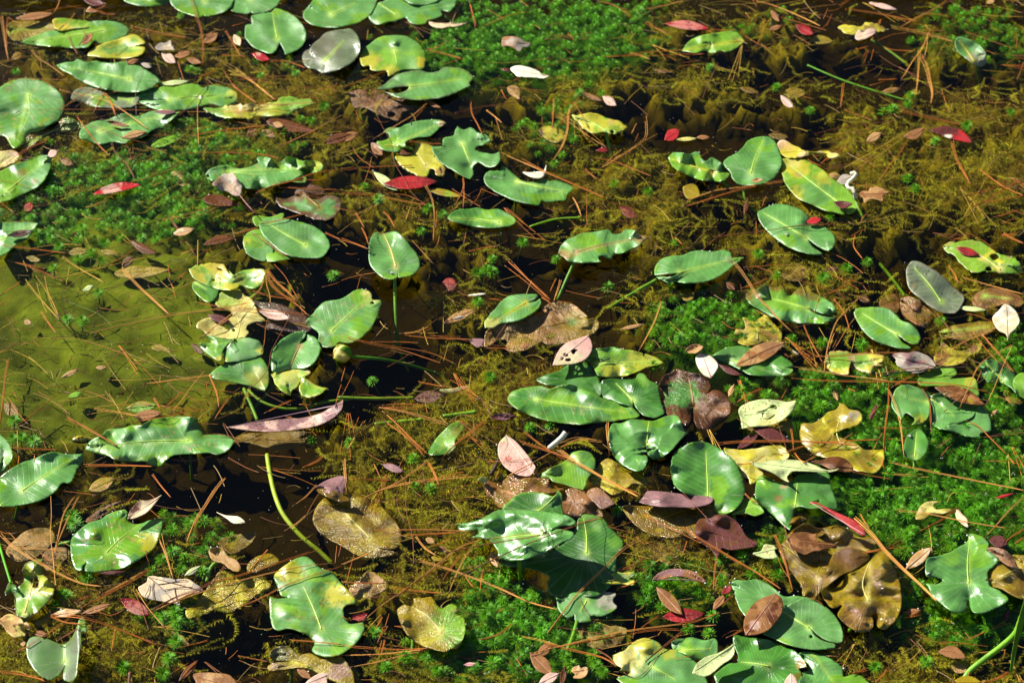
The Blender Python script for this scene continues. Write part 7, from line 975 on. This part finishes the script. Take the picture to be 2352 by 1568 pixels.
def specks():
    """sun glints painted as white beads, seeds and dust on water and leaves"""
    rr = np.random.default_rng(3); mb = MB(); ico = bpy.data.meshes.new('t'); import bmesh
    bm = bmesh.new(); bmesh.ops.create_icosphere(bm, subdivisions=1, radius=1.0); bm.verts.ensure_lookup_table(); IV = np.array([v.co[:] for v in bm.verts]); IF = np.array([[v.index for v in f.verts] for f in bm.faces]); bm.free()
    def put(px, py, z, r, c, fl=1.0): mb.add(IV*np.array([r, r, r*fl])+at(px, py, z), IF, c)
    for i in range(1500):
        x, y = rr.uniform(0, 2352), rr.uniform(0, 1568); h = hm_get(np.array([x]), np.array([y]))[0]; 
        if h > .003: put(x, y, h+.0006, rr.uniform(.0003, .0006), (.5, .45, .25) if rr.random() < .5 else (.10, .06, .03), .6)
        else: put(x, y, .0002, rr.uniform(.00025, .0006), [(.65, .62, .4), (.4, .36, .1), (.75, .75, .7)][rr.integers(3)], .8)
    sx = rr.uniform(0, 700, 2600); sy = rr.uniform(520, 1080, 2600); _, smk = alg_at(sx, sy)
    for x, y, q in zip(sx, sy, smk):
        if rr.random() < q: put(x, y, rr.uniform(-.012, 0), rr.uniform(.0002, .0006)*(1 if rr.random() < .93 else 2.2), [(.30, .32, .06), (.42, .36, .10), (.10, .09, .02), (.5, .5, .3)][rr.integers(4)], .6)
    cand = [t for t in THINGS if t[4] in ('lily pad',)]
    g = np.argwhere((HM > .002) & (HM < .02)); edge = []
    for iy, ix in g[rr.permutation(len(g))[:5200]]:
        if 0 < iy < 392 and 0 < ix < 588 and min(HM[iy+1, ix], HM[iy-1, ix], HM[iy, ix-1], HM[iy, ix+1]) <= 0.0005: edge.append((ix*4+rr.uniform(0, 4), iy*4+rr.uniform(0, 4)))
    for x, y in edge[:430]: put(x, y, .0006, rr.uniform(.0006, .0013), (.9, .9, .88), .9)  # sun glints along the leaf rims, painted as white beads
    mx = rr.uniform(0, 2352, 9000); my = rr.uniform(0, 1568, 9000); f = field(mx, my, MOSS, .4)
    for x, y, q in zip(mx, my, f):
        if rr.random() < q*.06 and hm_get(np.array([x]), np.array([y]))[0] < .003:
            for k in range(rr.integers(1, 4)): put(x+rr.normal(0, 3), y+rr.normal(0, 2), .0004, rr.uniform(.0003, .0007), (.85, .88, .82), .8)  # sparkle on the moss tips, put in as pale beads
    o = obj('glint_beads_and_dust', mb.mesh('glint_beads_and_dust', M_SPECK), kind='stuff'); o['label'] = 'dust specks and tiny white sun-glint beads scattered over the pond surface'; o['category'] = 'froth'
specks()
# ================================================================ bud, turtle, spider, insects
def ellipsoid(c, r, n=16, m=10, fn=None):
    u = np.linspace(0, 2*math.pi, n, endpoint=False); v = np.linspace(0, math.pi, m); U, Vv = np.meshgrid(u, v)
    P_ = np.stack([np.cos(U)*np.sin(Vv), np.sin(U)*np.sin(Vv), np.cos(Vv)], -1).reshape(-1, 3)
    if fn is not None: P_ = fn(P_)
    i = np.arange(m-1)[:, None]*n; j = np.arange(n)[None]; k = (j+1) % n; F_ = np.stack([i+j, i+n+j, i+n+k, i+k], -1).reshape(-1, 4)
    tri = np.concatenate([F_[:, [0, 1, 2]], F_[:, [0, 2, 3]]]); return P_*np.array(r)+np.array(c), tri
M_PETAL = simple_material('petal', .0002, 500, .5, .3, .42, .08, 60); M_SKIN = simple_material('turtle_skin', .0004, 600, .25, .6, 0, .2, 80); M_BUG = simple_material('insect', 0, 200, .4, .5, 0, .2, 100)
def bud():
    c = at(*pix('11', 5, 868), .014); root = empty('yellow_water_lily_bud', c); R = .0122
    ax = np.array([-.55, -.35, .75]); ax /= np.linalg.norm(ax); e1 = np.cross(ax, [0, 0, 1]); e1 /= np.linalg.norm(e1); e2 = np.cross(ax, e1); B = np.stack([e1, e2, ax], 1)
    def cupped(rad, a0, wid, t0, t1, flare=0.0, n=10, m=12, th=.0):
        t = np.linspace(t0, t1, m); s = np.linspace(-1, 1, n); T, S_ = np.meshgrid(t, s, indexing='ij'); w_ = wid*np.sin(np.clip((T-t0)/(t1-t0), .0, 1)**.7*math.pi*.94+.12)**.6
        ph = a0+S_*w_; th_ = math.pi*(1-T); rr_ = rad*(1+flare*np.maximum(T-.55, 0)**1.0*2); P_ = np.stack([rr_*np.sin(th_)*np.cos(ph), rr_*np.sin(th_)*np.sin(ph), rad*1.08*np.cos(th_)*1.0], -1).reshape(-1, 3)
        i = np.arange(m-1)[:, None]*n; j = np.arange(n-1)[None]; F_ = np.stack([i+j, i+j+1, i+n+j+1, i+n+j], -1).reshape(-1, 4); return P_@B.T+c, F_
    V, F_ = ellipsoid((0, 0, 0), (R*.93, R*.93, R), 20, 14); obj('inner_bud', mesh('inner_bud', V@B.T+c, F_, M_PETAL, np.tile((.88, .80, .30), (len(V), 1))), root)
    for k, (a, w_, t1, fl) in enumerate(((0.3, 1.1, .93, 0), (2.4, 1.15, .95, 0), (4.5, 1.1, .90, 0))):
        V, F_ = cupped(R*1.03+k*.0002, a, w_, .1, t1, fl); V2 = V
        q = np.clip(((V-c)@ax)/R*.5+.5, 0, 1)[:, None]; o = obj('petal', mesh('petal', V2, F_, M_PETAL, np.array([.95, .90, .36])*q+np.array([.85, .74, .06])*(1-q)), root)
        md = o.modifiers.new('thickness', 'SOLIDIFY'); md.thickness = .0006
    # sepals: place by world direction
    for wd, w_, t1, fl, cc in (((.95, .1, .0), .62, .86, .22, (.16, .40, .02)), ((-.5, -.6, -.6), .80, .74, .30, (.50, .58, .04)), ((.1, .9, .3), .9, .80, .12, (.46, .58, .05))):
        l = B.T@np.array(wd); a = math.atan2(l[1], l[0]); V, F_ = cupped(R*1.12, a, w_, .06, t1, fl)
        o = obj('sepal', mesh('sepal', V, F_, M_PETAL, np.tile(cc, (len(V), 1))), root); md = o.modifiers.new('thickness', 'SOLIDIFY'); md.thickness = .0007
    sp, _ = PT('11', '60 885 120 893 260 905 400 930 560 975 730 1035'); sp = spline(sp, [0]*6, False, 6.0); q = np.linspace(0, 1, len(sp)); V, F_ = tube(at(sp[:, 0], sp[:, 1], .010-.075*q**1.1), .0024, 8)
    obj('flower_stalk', mesh('flower_stalk', V, F_, M_STEM, np.tile(np.array(PAL['b'])*(.6, .85, .6), (len(V), 1))), root)
    PLACES.append(('the yellow flower bud', 788., 807.)); reg(root, 'round yellow water lily bud with green sepals floating by the folded pad', (788, 812), 'the yellow flower bud', 'flower')
bud()
def turtle():
    """a small turtle's head, black with yellow stripes, looking left out of the water"""
    o0 = at(174, 1012, .003); root = empty('turtle', o0)
    fw = np.array([-.80, -.52, .30]); fw /= np.linalg.norm(fw); sd = np.cross(fw, [0, 0, 1]); sd /= np.linalg.norm(sd); up = np.cross(sd, fw)
    nose = at(*((230+450*300/2352)*.57422, (1690+545*200/1568)*.57422), .006)
    # rings along the axis: distance behind the nose, half width, half height, lift
    prof = [(0, .0010, .0010, .0), (.0012, .0028, .0026, .0002), (.004, .0046, .0042, .0006), (.008, .0060, .0054, .0008), (.013, .0066, .0058, .0004), (.018, .0062, .0052, -.0006), (.023, .0056, .0048, -.002), (.032, .0058, .0050, -.006), (.042, .0064, .0054, -.011), (.052, .0070, .006, -.017)]
    n = 28; V = []; C_ = []
    for i, (d, w_, h, l) in enumerate(np.array([[np.interp(x, np.linspace(0, 1, len(prof)), [p[k] for p in prof]) for k in range(4)] for x in np.linspace(0, 1, 46)])):
        for k in range(n):
            a = 2*math.pi*k/n; flat = 1-.12*max(0, math.sin(a)); P_ = nose-fw*d+sd*(w_*math.cos(a))+up*(h*math.sin(a)*flat)+np.array([0, 0, l-.001]); V.append(P_)
            deg = math.degrees(a) % 360; ydist = [abs((deg-q+8*math.sin(d*300)+180) % 360-180) for q in (20, 52, 90, 128, 160, 215, 245, 270, 295, 325)]; sw = 7.5+3*math.sin(d*240+k); y = min(ydist) < sw and d > .0015
            C_.append((.62, .50, .03) if (y or (d < .0036 and (deg > 200 or 35 < deg < 60))) else (.018, .020, .010))
    V = np.array(V); i = np.arange(45)[:, None]*n; j = np.arange(n)[None]; k = (j+1) % n; F_ = np.stack([i+j, i+k, i+n+k, i+n+j], -1).reshape(-1, 4)
    obj('head_and_neck', mesh('head_and_neck', V, F_, M_SKIN, np.array(C_)), root)
    for s in (-1, 1):
        e = nose-fw*.0062+sd*s*.0047+up*.0024; Ve, Fe = ellipsoid(e, (.0017, .0017, .0017), 12, 8); cc = np.tile((.012, .012, .01), (len(Ve), 1)); r_ = (Ve-e)@(sd*s); rad = np.linalg.norm((Ve-e)-np.outer(r_, sd*s), axis=1); cc[(rad > .0008) & (rad < .0013)] = (.7, .6, .08)
        eo = obj('eye', mesh('eye', Ve, Fe, M_SKIN, cc), root)
    V, F_ = tube(np.array([nose-fw*.0002-up*.0008+sd*.002, nose+fw*.0002-up*.0009, nose-fw*.0002-up*.0008-sd*.002]), .00025, 5); obj('mouth', mesh('mouth', V, F_, M_SKIN, np.tile((.01, .01, .005), (len(V), 1))), root)
    PLACES.append(('the turtle head', 174., 1010.)); reg(root, 'small black turtle with yellow head stripes peeking from murky water', (178, 1012), 'the turtle head', 'turtle')
turtle()
def bug(name, desc, px, py, z, L, legs, body, colr, cat, place=None, ang=0.0, abd=(.5, .2)):
    c = at(px, py, z); root = empty(name, c); r_ = L*.09; ca, sa = math.cos(ang), math.sin(ang); R_ = np.array([[ca, -sa, 0], [sa, ca, 0], [0, 0, 1]])
    V, F_ = ellipsoid((0, 0, 0), (body*.5, body*.3, body*.28)); obj('thorax', mesh('thorax', V@R_.T+c, F_, M_BUG, np.tile(colr, (len(V), 1))), root)
    V, F_ = ellipsoid((-body*.75, 0, 0), (body*.55, body*.34, body*.32)); obj('abdomen', mesh('abdomen', V@R_.T+c, F_, M_BUG, np.tile(np.array(colr)*1.2, (len(V), 1))), root)
    for k in range(legs):
        s = 1 if k % 2 else -1; a = s*(.45+2.2*(k//2)/max(1, legs/2-1)); d = np.array([math.cos(a), math.sin(a), 0]); lg = L*(.5 if k//2 in (0, legs//2-1) else .38)
        p = np.array([d*body*.25, d*lg*.5+np.array([0, 0, L*.10]), d*lg-np.array([0, 0, z*.0+.0008])]); p = spline(np.hstack([p[:, :3]]), [0]*3, False, lg*.08) if False else np.array([p[0]*(1-t)**2+2*p[1]*t*(1-t)+p[2]*t*t for t in np.linspace(0, 1, 7)])
        V, F_ = tube(p@R_.T+c, .00022 if L > .02 else .00015, 5); obj('leg', mesh('leg', V, F_, M_BUG, np.tile(np.array(colr)*.8, (len(V), 1))), root)
    if place: PLACES.append((place, float(px), float(py)))
    reg(root, desc, (px, py), place, cat); return root, R_, c
def fly(desc, px, py, ang):
    h = float(hm_get(np.array([px]), np.array([py]))[0]); root, R_, c = bug('fly', desc, px, py, max(h, 0)+.0018, .010, 6, .0032, (.04, .04, .035), 'fly', ang=ang)
    for s in (-1, 1):
        V = np.array([[0, 0, .0012], [-.005, s*.0026, .0016], [-.006, s*.0008, .0014], [-.003, s*.0001, .0013]])@R_.T+c; obj('wing', mesh('wing', V, [[0, 1, 2, 3]], M_BUG, np.tile((.45, .45, .42), (4, 1))), root)
bug('spider', 'long-legged tan fishing spider resting on a pad beside a brown leaf', *pix('21', 1822, 1142), .0195, .040, 8, .0050, (.24, .19, .08), 'spider', 'the spider', .6)
fly('small dark fly on the smooth side of the narrow spoon-shaped pad', *pix('21', 1568, 1428), 1.0)
fly('small grey fly on the left lobe of the large heart-shaped pad', *pix('22', 1705, 812), .2)
fly('black midge on the brown dipped pad cluster at the tall stalk pad', *pix('11', 340, 305), 2.0)
fly('tiny dark fly on the round-lobed pad with a red leaf', *pix('21', 725, 45), .5)
fly('dead pale insect lying where needles cross the round pad', *pix('21', 1705, 1160), 2.2)
def pale_thing():
    p = PT('11', '678 1118 720 1125 780 1122 830 1108 880 1100')[0]; p = spline(p, [0]*5, False, 4.0); q = np.linspace(0, 1, len(p)); V, F_ = tube(at(p[:, 0], p[:, 1], -.0075), .0052*np.sin(math.pi*(q*.9+.06))**.6, 10)
    V[:, 2] = -.0075+(V[:, 2]+.0075)*.4
    o = obj('pale_seed_pod', mesh('pale_seed_pod', V, F_, M_PETAL, np.tile((.52, .50, .26), (len(V), 1)))); reg(o, 'pale whitish slug-shaped pod drifting under three fanned needles', p.mean(0), None, 'seed pod')
pale_thing()
def dark_twig(desc, tile, s, r=.0012, col=(.05, .035, .03), z=None):
    p = PT(tile, s)[0]; p = spline(p, [0]*len(p), False, 6.0); h = hm_get(p[:, 0], p[:, 1]); zz = np.full(len(p), max(0, h.max())+.002) if z is None else np.full(len(p), z); V, F_ = tube(at(p[:, 0], p[:, 1], zz), r*np.linspace(.6, 1.1, len(p)), 6)
    o = obj('twig', mesh('twig', V, F_, M_NEEDLE, np.tile(col, (len(V), 1)))); reg(o, desc, (p.min(0)+p.max(0))/2, None, 'twig', 'thin twigs')
dark_twig('dark wiggly twig lying across the moss', '21', '1990 962 1800 965 1700 975 1600 990 1480 1000 1370 1025', .0011)
dark_twig('thick dark brown stick', '12', '1085 20 1060 80 1030 130', .0028, (.04, .03, .025), .004)
dark_twig('short black twig on the freckled pad', '11', '1760 935 1800 922 1850 900', .0009)
dark_twig('short brown stub standing at the bottom edge', '02', '888 1590 890 1540 898 1495', .0022, (.12, .06, .04))
# ================================================================ labels
def finish_labels():
    def clip(s, n=16): return ' '.join(s.split()[:n])
    seen = {}
    for o, desc, c, place, cat, grp in THINGS:
        o['category'] = cat
        if grp: o['group'] = grp
        if place or len(desc.split()) >= 9 and cat not in ('pine needles', 'leaf', 'water moss'): lab = desc
        else: lab = desc+' '+relation(*c, own=place)
        if len(lab.split()) < 4: lab = lab+' on the pond'
        if len(lab.split()) > 16: lab = desc+' '+relation(*c, own=place).replace('just ', '').replace('well ', '')
        short = desc.replace('sloping up rightwards', 'rising right').replace('sloping down rightwards', 'falling right').replace('pale orange', 'pale')
        tries = [(d_, k) for k in range(5) for d_ in (desc, short)]
        for d_, k in tries:
            if lab not in seen and len(lab.split()) <= 16: break
            lab = d_+' '+relation(*c, own=place, skip=k)
            if len(lab.split()) > 16: lab = lab.replace('just ', '').replace('well ', '')
        if lab in seen: print('DUP', lab)
        if len(lab.split()) > 16: print('LONG', len(lab.split()), lab)
        seen[lab] = 1; o['label'] = lab
finish_labels()
